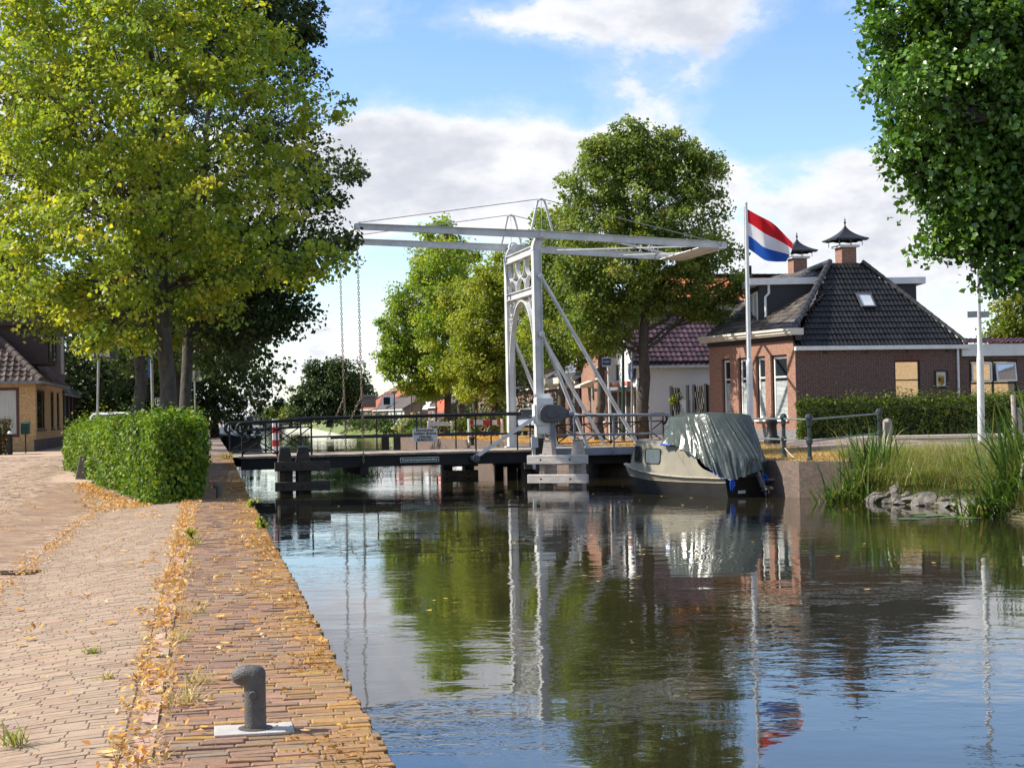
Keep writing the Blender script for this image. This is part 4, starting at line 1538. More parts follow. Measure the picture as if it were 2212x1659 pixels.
# wedge-shaped guard stone beside the hedge
M_stone = plain('weathered_post', (0.17, 0.15, 0.13), (0.09, 0.08, 0.07), 5, 0.95, 0.6)
g = G(174, 1031, zl(42) - .02)
mb = MB()
mb.prism([g + V((x, 0, z)) for x, z in ((-0.17, -0.1), (0.17, -0.1), (0.13, 0.50), (-0.02, 0.60))], V((0, 0.26, 0)))
mb.build('guard_post', M_stone, bevel=0.03, loc=g)
o = bpy.data.objects['guard_post']; tag(o, 'stubby wedge-topped wooden post leaning at the edge of the leafy hedge', 'post')

# black bollard with white cap
g = P(22, 984, 65)
bb = thing('street_bollard', 'black street bollard with a white domed cap by the garden hedge', 'bollard', g)
mb = MB(); mb.lathe(g + ZUP * -0.1, [(0.10, 0), (0.10, 1.0)], 14); mb.build('shaft', M_black, bb, smooth=True)
mb = MB(); mb.lathe(g + ZUP * 0.88, [(0.104, 0), (0.104, 0.04), (0.085, 0.09), (0.045, 0.12), (0.001, 0.13)], 14); mb.build('cap', M_whiteclean, bb, smooth='all')
mb = MB(); mb.cbox(g + V((0.45, 0.3, -0.02)), V((1.2, 0, 0)), V((0, 0.8, 0)), ZUP * 0.12)
tag(mb.build('doorstep_kerb', M_stone, loc=g + V((0.45, 0.3, -0.02))), 'low dark kerb stone at the foot of the mailbox', 'kerb')

# mailbox on its leg
g = P(55, 938, 68)
mbx = thing('mailbox', 'dark green mailbox on a post at the corner of the yellow brick house', 'mailbox', V((g.x, g.y, 0.35)))
M_mail = plain('mailbox_green', (0.01, 0.055, 0.045), (0.008, 0.04, 0.035), 4, 0.4, 0.02)
mb = MB(); mb.cbox(g + ZUP * 0.23, V((0.36, 0, 0)), V((0, 0.22, 0)), ZUP * 0.46); mb.build('box', M_mail, mbx, bevel=0.02)
mb = MB(); mb.prism([g + V((-0.2, -0.13, 0.46)), g + V((-0.2, 0.13, 0.46)), g + V((-0.2, 0.13, 0.53)), g + V((-0.2, -0.1, 0.49))], V((0.4, 0, 0))); mb.build('lid', M_mail, mbx)
mb = MB(); mb.tube([V((g.x, g.y, 0.3)), g], 0.03, 8); mb.build('leg', M_black, mbx)

# gully grate in the gutter
g = G(30, 1237, -0.14)
gr = thing('drain_grate', 'rusty iron gully grate in the gutter of the brick road', 'grate', g)
mb = MB()
for i in range(6):
    mb.ebox(g + V((-0.30 + i * 0.098, -0.16, -0.01)), V((0.035, 0, 0)), V((0, 0.34, 0)), ZUP * 0.022)
for j in range(3):
    mb.ebox(g + V((-0.31, -0.17 + j * 0.155, -0.012)), V((0.60, 0, 0)), V((0, 0.04, 0)), ZUP * 0.026)
M_rust = plain('rusty_iron', (0.10, 0.055, 0.03), (0.05, 0.03, 0.02), 9, 0.8, 0.3)
mb.build('bars', M_rust, gr)
mb = MB(); mb.ebox(g + V((-0.31, -0.17, -0.015)), V((0.60, 0, 0)), V((0, 0.35, 0)), ZUP * 0.004); mb.build('pit_shade', plain('pit_shade_black', (0.01, 0.01, 0.01), None, 3, 0.9, 0), gr)  # thin black sheet painted in for the shade of the hollow below the bars

# posts and signs behind the hedge
M_pole = plain('galvanised_pole', (0.34, 0.35, 0.35), (0.24, 0.25, 0.25), 6, 0.5, 0.05, metal=0.3)
M_signblack = plain('sign_black', (0.015, 0.015, 0.02), None, 3, 0.4, 0)
a, b = P(208, 915, 58), P(213, 758, 58)
a.z = 0.1
sg = thing('street_sign', "black direction sign with a white arrow reading 't WEIK on a bare pole", 'sign', a)
mb = MB(); mb.tube([a, b], 0.045, 8); mb.build('pole', M_pole, sg, smooth=True)
p1, p2 = P(190, 766, 57.9), P(248, 768.5, 57.9)
dx = (p2 - p1).normalized(); dzv = ZUP
mb = MB(); mb.ebox(p1 - ZUP * 0.13, dx * (p2 - p1).length, V((0, 0.025, 0)), ZUP * 0.26); mb.build('panel', M_signblack, sg)
text_mesh("'t WEIK", 0.19, P(222, 767.3, 57.88), dx, ZUP, 0.004, width=0.56).build('lettering', M_signwhite, sg)
c = P(199, 766.8, 57.88)
mb = MB(); mb.prism([c + dx * -0.07, c + dx * 0.07 + ZUP * 0.07, c + dx * 0.07 - ZUP * 0.07], V((0, -0.006, 0))); mb.build('arrow', M_signwhite, sg)
a, b = P(331, 893, 54), P(326.5, 745, 54)
a.z = 0.1
ba = thing('banner_pole', 'slim grey pole carrying a narrow blue banner between two tree trunks', 'pole', a)
mb = MB(); mb.tube([a, b], 0.05, 8); mb.build('pole', M_pole, ba, smooth=True)
mb = MB(); mb.ebox(b + V((-0.13, 0, -1.1)), V((0.05, 0, 0)), V((0, 0.4, 0)), ZUP * 1.2); mb.build('banner', plain('banner_blue', (0.03, 0.12, 0.42), None, 3, 0.6, 0), ba)
c = P(351, 867, 56)
fs = thing('street_name_plate', 'small white-edged plate reading FIE half hidden behind the big trunk', 'sign', V((c.x, c.y, 0.2)))
mb = MB(); mb.cbox(c, V((0.52, 0, 0)), V((0, 0.02, 0)), ZUP * 0.24); mb.build('border', M_signwhite, fs)
mb = MB(); mb.cbox(c + V((0, -0.004, 0)), V((0.48, 0, 0)), V((0, 0.02, 0)), ZUP * 0.20); mb.build('panel', M_signblack, fs)
text_mesh('FIE', 0.17, c + V((-0.08, -0.018, 0)), (1, 0, 0), ZUP, 0.004, width=0.22).build('lettering', M_signwhite, fs)
mb = MB(); mb.tube([V((c.x, c.y + 0.03, 0.1)), c + V((0, 0.03, 0.1))], 0.03, 7); mb.build('pole', M_pole, fs)
c = P(421, 812, 56)
nb = thing('traffic_sign', 'square traffic sign seen from its grey back behind the hedge', 'sign', V((c.x, c.y, 0.2)))
mb = MB(); mb.cbox(c, V((0.40, 0, 0)), V((0, 0.025, 0)), ZUP * 0.40); mb.build('plate', M_pole, nb)
mb = MB(); mb.tube([V((c.x, c.y - 0.04, 0.1)), c + V((0, -0.04, 0.15))], 0.03, 7); mb.build('pole', M_pole, nb)
a, b = P(398, 890, 53), P(397, 831, 53)
a.z = 0.1
mb = MB(); mb.tube([a, b], 0.055, 8)
tag(mb.build('white_post', M_whiteclean, loc=a), 'thin pale post standing beside the darkest trunk', 'post')
# ------------------------------------------------------------------ houses
def facade(mb, o, dx, L, H, ops, n, rec=0.10):
    """brick wall with real openings: ops = (x0, z0, w, h)"""
    o, dx, n = V(o), V(dx).normalized(), V(n).normalized()
    xs = sorted({0.0, L} | {v for a in ops for v in (a[0], a[0] + a[2]) if 0 < v < L})
    zs = sorted({0.0, H} | {v for a in ops for v in (a[1], a[1] + a[3]) if 0 < v < H})
    pt = lambda x, z, d=0: o + dx * x + ZUP * z - n * d
    rev = dx.cross(ZUP).dot(n) < 0
    def q(a, b, c, d):
        mb.quad(*((d, c, b, a) if rev else (a, b, c, d)))
    for i in range(len(xs) - 1):
        for j in range(len(zs) - 1):
            cx, cz = (xs[i] + xs[i + 1]) / 2, (zs[j] + zs[j + 1]) / 2
            if any(a[0] < cx < a[0] + a[2] and a[1] < cz < a[1] + a[3] for a in ops):
                continue
            q(pt(xs[i], zs[j]), pt(xs[i + 1], zs[j]), pt(xs[i + 1], zs[j + 1]), pt(xs[i], zs[j + 1]))
    for (x0, z0, w_, h_) in ops:
        x1, z1 = x0 + w_, z0 + h_
        e = rec + 0.05
        q(pt(x0, z0), pt(x0, z1), pt(x0, z1, e), pt(x0, z0, e))
        q(pt(x1, z0), pt(x1, z0, e), pt(x1, z1, e), pt(x1, z1))
        q(pt(x0, z1), pt(x1, z1), pt(x1, z1, e), pt(x0, z1, e))
        q(pt(x0, z0), pt(x0, z0, e), pt(x1, z0, e), pt(x1, z0))

def window(parent, o, dx, n, x0, z0, w_, h_, fm, pm, rec=0.10, fw=0.07, hb=(), vb=(), sill=None, outer=None, name='window', blind=None):
    o, dx, n = V(o), V(dx).normalized(), V(n).normalized()
    c = o + dx * x0 + ZUP * z0 - n * rec
    mb = MB()
    th = n * 0.05
    if outer is not None:
        for a, b, ww, hh in ((0, 0, w_, 0.06), (0, h_ - 0.06, w_, 0.06), (0, 0.06, 0.06, h_ - 0.12), (w_ - 0.06, 0.06, 0.06, h_ - 0.12)):
            mb.ebox(c + dx * a + ZUP * b, dx * ww, n * 0.07, ZUP * hh)
        fo = mb.build(name, outer, parent)
        mb = MB()
        g = 0.06
    else:
        g = 0.0
    for a, b, ww, hh in ((g, g, w_ - 2 * g, fw), (g, h_ - fw - g, w_ - 2 * g, fw), (g, fw + g, fw, h_ - 2 * fw - 2 * g), (w_ - fw - g, fw + g, fw, h_ - 2 * fw - 2 * g)):
        mb.ebox(c + dx * a + ZUP * b, dx * ww, th, ZUP * hh)
    for f in hb:
        mb.ebox(c + dx * (g + fw) + ZUP * (h_ * f - fw * 0.4), dx * (w_ - 2 * fw - 2 * g), th * 1.2, ZUP * fw * 0.8)
    for f in vb:
        mb.ebox(c + dx * (w_ * f - fw * 0.4) + ZUP * (g + fw), dx * fw * 0.8, th * 1.1, ZUP * (h_ - 2 * fw - 2 * g))
    if outer is None:
        fo = mb.build(name, fm, parent)
    else:
        mb.build('frame', fm, fo)
    mb = MB()
    mb.ebox(c + dx * (g + 0.01) + ZUP * (g + 0.01), dx * (w_ - 2 * g - 0.02), n * 0.018, ZUP * (h_ - 2 * g - 0.02))
    mb.build('pane', pm, fo)
    if blind:
        mb = MB()
        k = int((h_ * blind[1]) / 0.05)
        for i in range(k):
            mb.ebox(c + dx * (g + fw + 0.01) + ZUP * (g + fw + i * 0.05) + n * 0.021, dx * (w_ - 2 * fw - 2 * g - 0.02), n * 0.006, ZUP * 0.032)
        mb.build('blind', blind[0], fo)
    if sill is not None:
        mb = MB()
        mb.ebox(o + dx * (x0 - 0.05) + ZUP * (z0 - 0.07) - n * 0.08, dx * (w_ + 0.1), n * 0.16, ZUP * 0.065)
        mb.build('sill', sill, fo)
    return fo

def tiles(name, eL, eR, tR, tL, mat, parent, pw=0.17, ph=0.34, amp=0.028, step=0.035, sub=6, pal=None, seed=0):
    """pantiled slope: real corrugation across and lapped courses up the slope; corners are eave left/right, top right/left"""
    eL, eR, tR, tL = map(V, (eL, eR, tR, tL))
    e = (eR - eL).normalized()
    nrm = e.cross(((tL + tR) / 2 - eL)).normalized()
    if nrm.z < 0:
        nrm = -nrm
    up = nrm.cross(e)
    if up.z < 0:
        up = -up
    T = ((tL + tR) / 2 - eL).dot(up)
    W = (eR - eL).length
    aL, aR = (tL - eL).dot(e), (tR - eL).dot(e)
    n = max(1, int(round(T / ph)))
    ph = T / n
    rng_ = np.random.default_rng(seed)
    mb = MB()
    for r in range(n):
        for c in range(int(math.floor(min(0, aL) / pw)) - 1, int(math.ceil(max(W, aR) / pw)) + 1):
            x0, x1 = c * pw, (c + 1) * pw
            tm = (r + 0.5) / n
            L0, R0 = aL * tm, W + (aR - W) * tm
            if x1 < L0 + 0.02 or x0 > R0 - 0.02:
                continue
            col = None
            if pal:
                col = tuple(np.array(pal) * rng_.uniform(0.6, 1.7) * (1 + 0.5 * mnoise.noise(V((c * 0.22, r * 0.35, seed)))))
            jz = rng_.normal() * 0.004
            rows = []
            for t, dz_ in ((r * ph - 0.02, step + jz), ((r + 1) * ph - 0.01, 0.0)):
                q = min(max(t / T, 0), 1)
                lo, hi = aL * q, W + (aR - W) * q
                row = []
                for i in range(sub + 1):
                    x = x0 + pw * i / sub
                    a = 2 * PI * i / sub
                    hgt = amp * (0.55 * math.cos(a) + 0.3 * math.cos(2 * a + 0.6) * 0.5)
                    row.append(eL + e * min(max(x, lo), hi) + up * t + nrm * (hgt + dz_ + 0.02))
                rows.append(row)
            rows.insert(0, [p - nrm * 0.035 for p in rows[0]])
            if (rows[1][1] - rows[1][0]).cross(rows[2][0] - rows[1][0]).dot(nrm) < 0:
                rows = [list(reversed(x)) for x in rows]
            mb.grid(rows, col)
    o = mb.build(name, mat, parent, smooth=True)
    return o

def ridge(mb, a, b, r=0.11, step=0.36):
    a, b = V(a), V(b)
    n = max(1, int((b - a).length / step))
    for i in range(n):
        p, q = a.lerp(b, i / n), a.lerp(b, (i + 1.12) / n)
        mb.tube([p, q], [r * 1.05, r * 0.9], 9)

def slab_roof(name, eL, eR, tR, tL, mat, parent, th=0.1):
    eL, eR, tR, tL = map(V, (eL, eR, tR, tL))
    n = (eR - eL).cross(tL - eL).normalized()
    if n.z < 0:
        n = -n
    mb = MB(); mb.prism([eL, eR, tR, tL], n * th)
    return mb.build(name, mat, parent)

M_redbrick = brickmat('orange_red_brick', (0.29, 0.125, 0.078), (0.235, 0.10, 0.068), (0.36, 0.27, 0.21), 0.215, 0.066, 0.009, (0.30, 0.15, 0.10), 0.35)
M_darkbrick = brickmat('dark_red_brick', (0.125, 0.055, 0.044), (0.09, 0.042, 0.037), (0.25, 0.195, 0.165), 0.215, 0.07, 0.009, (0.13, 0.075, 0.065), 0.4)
M_yellowbrick = brickmat('yellow_brick', (0.58, 0.385, 0.175), (0.50, 0.32, 0.14), (0.42, 0.30, 0.17), 0.215, 0.066, 0.007, (0.4, 0.27, 0.14), 0.4)
M_brownbrick = brickmat('brown_brick', (0.20, 0.125, 0.105), (0.16, 0.10, 0.088), (0.24, 0.18, 0.16), 0.215, 0.066, 0.006, (0.17, 0.115, 0.1), 0.4)
M_pinkbrick = brickmat('dull_red_brick', (0.30, 0.15, 0.115), (0.25, 0.125, 0.10), (0.33, 0.24, 0.2), 0.215, 0.066, 0.007, (0.24, 0.14, 0.115), 0.4)
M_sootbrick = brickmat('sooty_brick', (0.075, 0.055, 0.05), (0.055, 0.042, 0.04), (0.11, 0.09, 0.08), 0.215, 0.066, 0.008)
M_blacktile = attrmat('black_glazed_tile', 0.40, 0.25, 9.0, 0.1, 0.4)
M_purpletile = attrmat('aubergine_tile', 0.42, 0.2, 9.0, 0.1, 0.5)
M_redtile = attrmat('orange_tile', 0.8, 0.25, 9.0, 0.2, 0.3)
M_roofflat = plain('dark_roofing', (0.035, 0.035, 0.04), (0.025, 0.025, 0.03), 4, 0.7, 0.2)
M_browntile = brickmat('brown_roof_tile', (0.10, 0.075, 0.06), (0.085, 0.062, 0.05), (0.035, 0.03, 0.028), 0.3, 0.33, 0.03, (0.12, 0.10, 0.07), 0.5)
M_blacktileflat = brickmat('black_roof_tile', (0.05, 0.045, 0.045), (0.04, 0.037, 0.038), (0.015, 0.015, 0.015), 0.25, 0.33, 0.03, (0.08, 0.075, 0.06), 0.4)
M_redtileflat = brickmat('red_roof_tile', (0.44, 0.12, 0.05), (0.36, 0.095, 0.045), (0.16, 0.05, 0.03), 0.25, 0.33, 0.03, (0.3, 0.1, 0.05), 0.4)
M_maroontile = brickmat('maroon_roof_tile', (0.16, 0.06, 0.055), (0.12, 0.045, 0.045), (0.35, 0.25, 0.22), 0.25, 0.33, 0.02, (0.1, 0.05, 0.05), 0.4)
M_glass = glassmat('window_glass')
M_glassclear = glassmat('mirror_pane', (0.62, 0.62, 0.62), 0.02, 1.0, 0.8)
M_curtain = plain('net_curtain', (0.52, 0.54, 0.50), (0.40, 0.42, 0.40), 3, 0.9, 0, stretch=(6, 6, 0.4))
M_blind = plain('pale_blind', (0.62, 0.68, 0.66), None, 3, 0.7, 0)
M_cream = plain('cream_paint', (0.66, 0.62, 0.52), (0.56, 0.52, 0.44), 2, 0.6, 0.05)
M_darkframe = plain('black_brown_frame', (0.022, 0.017, 0.016), None, 3, 0.5, 0)
M_blackwood = plain('black_boarding', (0.012, 0.013, 0.016), (0.02, 0.02, 0.022), 4, 0.5, 0.1, stretch=(1, 1, 12))
M_render = plain('white_render', (0.88, 0.87, 0.88), (0.81, 0.80, 0.81), 0.8, 0.9, 0.2, bscale=40)
M_lead = plain('lead_flashing', (0.22, 0.225, 0.23), (0.14, 0.145, 0.15), 5, 0.45, 0.4)
M_terracotta = plain('flower_box', (0.5, 0.17, 0.09), None, 4, 0.8, 0.3)

def pagoda(parent, c, half, zr_, za):
    """chimney hat: concave four-sided roof with scalloped edge, on four little legs, with a finial"""
    rx, ry = V((.97, .23, 0)), V((-.23, .97, 0))
    mb = MB()
    rows = []
    K = 9
    for i in range(K):
        t = i / (K - 1)
        r = half * (1 - t) ** 1.75 + 0.012
        z = zr_ + (za - zr_) * 0.68 * (t ** 1.15)
        m = 6
        ring = []
        for sx, sy, ex, ey in ((-1, -1, 1, -1), (1, -1, 1, 1), (1, 1, -1, 1), (-1, 1, -1, -1)):
            for k in range(m):
                u_ = k / m
                ring.append(c.xy.to_3d() + rx * r * (sx + (ex - sx) * u_) + ry * r * (sy + (ey - sy) * u_) + ZUP * z)
        rows.append(ring)
    rim = [p + ZUP * (-0.05 - 0.035 * (k % 2)) for k, p in enumerate(rows[0])]
    mb.grid([rim] + rows, closed=True)
    inner = [p.lerp(c.xy.to_3d() + ZUP * p.z, 0.06) for p in rim]
    mb.grid([inner, rim], closed=True)
    top = c.xy.to_3d() + ZUP * (zr_ + (za - zr_) * 0.66)
    mb.lathe(top, [(0.03, 0), (0.03, 0.05), (0.065, 0.09), (0.03, 0.12), (0.02, 0.16), (0.04, 0.19), (0.012, 0.23), (0.004, (za - zr_) * 0.34)], 8)
    hat = mb.build('chimney_hat', M_blackwood, parent)
    mb = MB()
    for sx in (-1, 0, 1):
        for sy in (-1, 1):
            p = c.xy.to_3d() + (rx * sx + ry * sy) * half * 0.72 + ZUP * (zr_ - 0.30)
            mb.tube([p, p + ZUP * 0.3], 0.016, 5)
    mb.build('hat_leg', M_lead, hat)

def chimney(parent, c, w_, z0, z1, hat=None, brick=None):
    rx, ry = V((.97, .23, 0)), V((-.23, .97, 0))
    mb = MB(); mb.cbox(c.xy.to_3d() + ZUP * (z0 + z1) / 2, rx * w_, ry * w_, ZUP * (z1 - z0))
    ch = mb.build('chimney', brick or M_redbrick, parent)
    if hat:
        mb = MB(); mb.cbox(c.xy.to_3d() + ZUP * (z1 + 0.05), rx * (w_ + 0.22), ry * (w_ + 0.22), ZUP * 0.10); mb.build('cap', M_whiteclean, ch)
        mb = MB()
        mb.cbox(c.xy.to_3d() + ZUP * (z0 + 0.04), rx * (w_ + 0.5), ry * (w_ + 0.42), ZUP * 0.16)
        mb.build('flashing', M_lead, ch, bevel=0.05)
        pagoda(parent, c, hat[0], hat[1], hat[2])
    return ch

# ---- the brick house by the bridge
A = V((11.08, 62.0, 0)); Bc = V((18.0, 63.6, 0)); D = V((8.48, 68.1, 0))
GZ = 0.30
ge = (Bc - A).normalized(); gn = V((ge.y, -ge.x, 0))
fe = (D - A).normalized(); fn = V((-fe.y, fe.x, 0))
LG, LF = (Bc - A).length, (D - A).length
house = thing('brick_house', 'brick house with black glazed hipped roof and two pagoda-hatted chimneys', 'house', (12.5, 66, GZ))
px_on = lambda u, v, org, dirv: None
def along(u, org, d, v=830):
    """distance along a wall line at which image column u falls"""
    r_ = ray(u, v)
    k = r_.x / r_.y
    return (org.x - k * org.y) / (k * d.y - d.x)
gw0, gw1 = along(1933, A, ge), along(1988, A, ge)
cb0, cb1 = along(2019, A, ge), along(2048, A, ge)
zat = lambda u, v, org, d: P(u, v, (org + d * along(u, org, d, v)).y).z
gz0, gz1 = zat(1960, 884, A, ge), zat(1960, 779, A, ge)
cz0, cz1 = zat(2030, 838, A, ge), zat(2030, 800, A, ge)
EG = 3.86
mb = MB()
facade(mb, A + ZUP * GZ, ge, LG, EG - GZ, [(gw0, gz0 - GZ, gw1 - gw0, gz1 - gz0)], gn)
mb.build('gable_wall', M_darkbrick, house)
fw_ = [(0.60, 1.2), (2.20, 0.72), (3.55, 0.75), (4.92, 0.72)]
ZF = 4.25
mb = MB()
facade(mb, A + ZUP * GZ, fe, LF, ZF - GZ, [(x, 1.15 - GZ, w_, 3.72 - 1.15) for x, w_ in fw_], fn, 0.22)
mb.build('front_wall', M_redbrick, house)
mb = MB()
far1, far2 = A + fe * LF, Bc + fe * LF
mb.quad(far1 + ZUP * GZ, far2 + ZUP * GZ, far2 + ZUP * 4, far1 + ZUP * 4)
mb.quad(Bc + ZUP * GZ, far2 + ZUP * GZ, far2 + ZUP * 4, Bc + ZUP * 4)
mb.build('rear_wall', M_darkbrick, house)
mb = MB()
mb.ebox(A + ge * -0.012 + gn * 0.012 + ZUP * (GZ - 0.05), ge * 0.06, gn * -0.2, ZUP * 0.6)
mb.ebox(A + fn * 0.02 + ZUP * (GZ - 0.1), fe * LF, fn * -0.1, ZUP * 0.55)
mb.build('plinth', M_lead, house)
for x, w_ in fw_:
    window(house, A + ZUP * 0, fe, fn, x, 1.15, w_, 2.57, M_whiteclean, M_glass, 0.18, 0.085, hb=(0.66,), sill=M_whiteclean, outer=M_darkframe, blind=(M_blind, 0.56))
window(house, A, ge, gn, gw0, gz0, gw1 - gw0, gz1 - gz0, M_darkframe, M_glassclear, 0.09, 0.06, hb=(0.60,), sill=M_darkframe)
# soldier course over the gable window
mb = MB()
k = int((gw1 - gw0 + 0.1) / 0.07)
for i in range(k):
    mb.ebox(A + ge * (gw0 - 0.05 + i * 0.07) + gn * 0.004 + ZUP * (gz1 + 0.02), ge * 0.058, gn * -0.03, ZUP * 0.21, tuple(np.array((0.19, 0.075, 0.06)) * (0.8 + 0.4 * random.random())))
mb.build('lintel', attrmat('lintel_brick', 0.85, 0.2, 20, 0.2), house)
# cornice along the front, frieze below
mb = MB(); mb.ebox(A + fe * -0.1 + fn * 0.03 + ZUP * ZF, fe * (LF + 0.2), fn * -0.3, ZUP * 0.22); mb.build('frieze', M_darkframe, house)
mb = MB()
for dz_, dd, hh in ((0.20, 0.30, 0.07), (0.27, 0.36, 0.10), (0.37, 0.42, 0.09)):
    mb.ebox(A + fe * -0.25 + fn * dd + ZUP * (ZF + dz_), fe * (LF + 0.5), fn * -(dd + 0.25), ZUP * hh)
mb.build('cornice', M_cream, house)
# gutter along the gable
mb = MB(); mb.ebox(A + ge * -0.05 + gn * 0.22 + ZUP * (EG - 0.02), ge * (LG + 0.35), gn * -0.2, ZUP * 0.16); mb.build('gutter', M_whiteclean, house)
mb = MB()
for i in range(4):
    mb.ebox(A + ge * (1.2 + i * 1.75) + gn * 0.03 + ZUP * (EG - 0.14), ge * 0.12, gn * -0.05, ZUP * 0.1)
mb.build('bracket', M_darkframe, house)
mb = MB()
dpx = along(2069, A, ge)
mb.tube([A + ge * dpx + gn * 0.07 + ZUP * z for z in (0.35, EG)], 0.05, 8)
mb.build('drainpipe', M_whiteclean, house, smooth=True)
# roof
R1, R2 = V((13.3, 65.9, 7.58)), V((14.75, 66.15, 7.58))
eL, eR = A + ge * -0.12 + gn * 0.1 + ZUP * 4.0, Bc + ge * 0.25 + gn * 0.1 + ZUP * 4.02
BLK = (0.008, 0.008, 0.0085)
tiles('roof', eL, eR, R2, R1, M_blacktile, house, 0.175, 0.335, 0.03, 0.035, 6, BLK, 1)
RF = V((13.0, 72.5, 7.58))
lE0, lE1 = A + fn * 0.1 + ZUP * 4.62, A + fe * (LF + 0.35) + fn * 0.1 + ZUP * 4.62
tiles('roof', lE1, lE0, R1, RF, M_blacktile, house, 0.22, 0.335, 0.026, 0.035, 5, (0.10, 0.085, 0.072), 2)  # sunlit look of this slope is put into a paler, browner tile colour
mb = MB()
mb.add([eR, V((17.0, 71, 4.0)), V((14.6, 72.5, 7.58)), R2], [(0, 1, 2, 3)])
mb.add([R1, R2, V((14.6, 72.5, 7.57)), RF], [(0, 1, 2, 3)])
mb.add([lE1, V((17, 71, 4)), V((14.6, 72.5, 7.57)), RF], [(0, 1, 2, 3)])
mb.add([lE0, eL, eL.lerp(R1, 0.2), lE0.lerp(R1, 0.2)], [(0, 1, 2, 3)])
mb.build('roof_back', M_roofflat, house)
M_ridge = plain('ridge_tile', (0.05, 0.046, 0.045), (0.03, 0.03, 0.03), 5, 0.45, 0.1)
for p_, q_, r_ in ((lE0 + V((0.03, 0.0, 0.03)), R1 + ZUP * 0.06, 0.13), (eR + ZUP * 0.05, R2 + ZUP * 0.05, 0.09), (RF + ZUP * 0.05, R1 + ZUP * 0.05, 0.12)):
    mb = MB(); ridge(mb, p_, q_, r_); mb.build('ridge_tiles', M_ridge, house, smooth=True)
c1 = P(1827, 560, 66.5); c2 = P(1723, 590, 72.3)
chimney(house, c1, 0.66, 7.35, 8.26, (0.72, 8.62, 9.56))
chimney(house, c2, 0.66, 7.1, 8.38, (0.70, 8.74, 9.62))
# dormers
def dormer(x0, x1, y0, y1, z0, z1, fx0, fx1, wins):
    mb = MB(); mb.ebox(V((x0, y0, z0)), V((x1 - x0, 0, 0)), V((0, y1 - y0, 0)), ZUP * (z1 - z0))
    d = mb.build('dormer', M_blackwood, house)
    mb = MB(); mb.ebox(V((fx0, y0 - 0.22, z1)), V((fx1 - fx0, 0, 0)), V((0, y1 - y0 + 0.5, 0)), ZUP * 0.27); mb.build('fascia', M_whiteclean, d)
    return d
zf = P(1650, 616, 66).z
dl = dormer(10.35, 13.2, 66.0, 70.2, 4.7, zf, 9.95, 12.75, 1)
zf2 = P(1990, 613, 66.8).z
drr = dormer(14.6, 17.1, 66.8, 70.5, 4.6, zf2, 14.55, 17.45, 0)
for i in range(3):
    window(house, V((10.35, 69.9, 0)), V((0, -1, 0)), V((-1, 0, 0)), 0.15 + i * 1.25, 5.0, 1.05, zf - 5.25, M_whiteclean, M_curtain, -0.02, 0.08, name='dormer_window')
mb = MB()
mb.tube([V((10.75, 65.93, zf + 0.1)), V((10.75, 65.93, zf - 0.35)), V((10.6, 65.93, zf - 0.5)), V((10.6, 65.9, 5.35)), V((10.15, 65.9, 4.85))], 0.055, 8)
mb.build('drainpipe', M_whiteclean, house, smooth=True)
# skylight
sk = P(1869, 652, 64.6)
rup = (R1.lerp(R2, .5) - eL.lerp(eR, .5)).normalized()
rn = ge.cross(rup).normalized()
mb = MB()
# put it on the slope plane
t_ = (eL - sk).dot(rn)
vd = (sk - EYE).normalized()
sk = sk + vd * (t_ / vd.dot(rn)) + rn * 0.07
for a, b, ww, hh in ((-0.33, -0.42, 0.06, 0.84), (0.27, -0.42, 0.06, 0.84), (-0.27, -0.42, 0.54, 0.06), (-0.27, 0.36, 0.54, 0.06)):
    mb.ebox(sk + ge * a + rup * b, ge * ww, rup * hh, rn * 0.07)
sl_ = mb.build('skylight', M_motor, house)
mb = MB(); mb.ebox(sk + ge * -0.27 + rup * -0.36, ge * 0.54, rup * 0.72, rn * 0.03); mb.build('pane', plain('skylight_pane', (0.62, 0.66, 0.68), (0.5, 0.54, 0.56), 3, 0.15, 0), sl_)
# crest plaque in its niche
cc = A + ge * ((cb0 + cb1) / 2) + ZUP * (cz0 + cz1) / 2
cw, chh = cb1 - cb0, cz1 - cz0
plq = thing('crest_plaque', 'white plaque with crowned black and gold shield on the dark brick gable', 'plaque', cc)
mb = MB()
for a, b, ww, hh in ((-cw / 2, -chh / 2, cw, 0.07), (-cw / 2, chh / 2 - 0.06, cw, 0.06), (-cw / 2, -chh / 2 + 0.07, 0.06, chh - 0.13), (cw / 2 - 0.10, -chh / 2 + 0.07, 0.10, chh - 0.13)):
    mb.ebox(cc + ge * a + ZUP * b + gn * -0.01, ge * ww, gn * 0.06, ZUP * hh)
mb.build('niche_frame', M_darkframe, plq)
mb = MB(); mb.ebox(cc + ge * (-cw / 2 + .02) + ZUP * (-chh / 2 + .02), ge * (cw - .06), gn * 0.012, ZUP * (chh - .04)); mb.build('panel', M_signwhite, plq)
M_gold = plain('gold_paint', (0.55, 0.36, 0.04), (0.45, 0.27, 0.03), 9, 0.5, 0)
s0 = cc + ge * -0.02 + gn * 0.014 + ZUP * -0.04
def shield(k, dz_=0):
    return [s0 + ge * (x * k) + ZUP * (z * k) for x, z in ((-0.14, 0.12), (0.14, 0.12), (0.14, -0.1), (0.10, -0.17), (0, -0.22), (-0.10, -0.17), (-0.14, -0.1))]
mb = MB(); mb.prism(shield(1.0), gn * 0.01); mb.build('shield', M_gold, plq)
mb = MB()
mb.prism([s0 + gn * 0.012 + ge * x + ZUP * z for x, z in ((0.01, 0.105), (0.125, 0.105), (0.125, -0.09), (0.09, -0.155), (0.01, -0.2))], gn * 0.004)
mb.prism([s0 + gn * 0.012 + ge * x + ZUP * z for x, z in ((-0.11, 0.09), (-0.03, 0.10), (-0.01, 0.0), (-0.03, -0.1), (-0.09, -0.06), (-0.12, 0.02))], gn * 0.004)
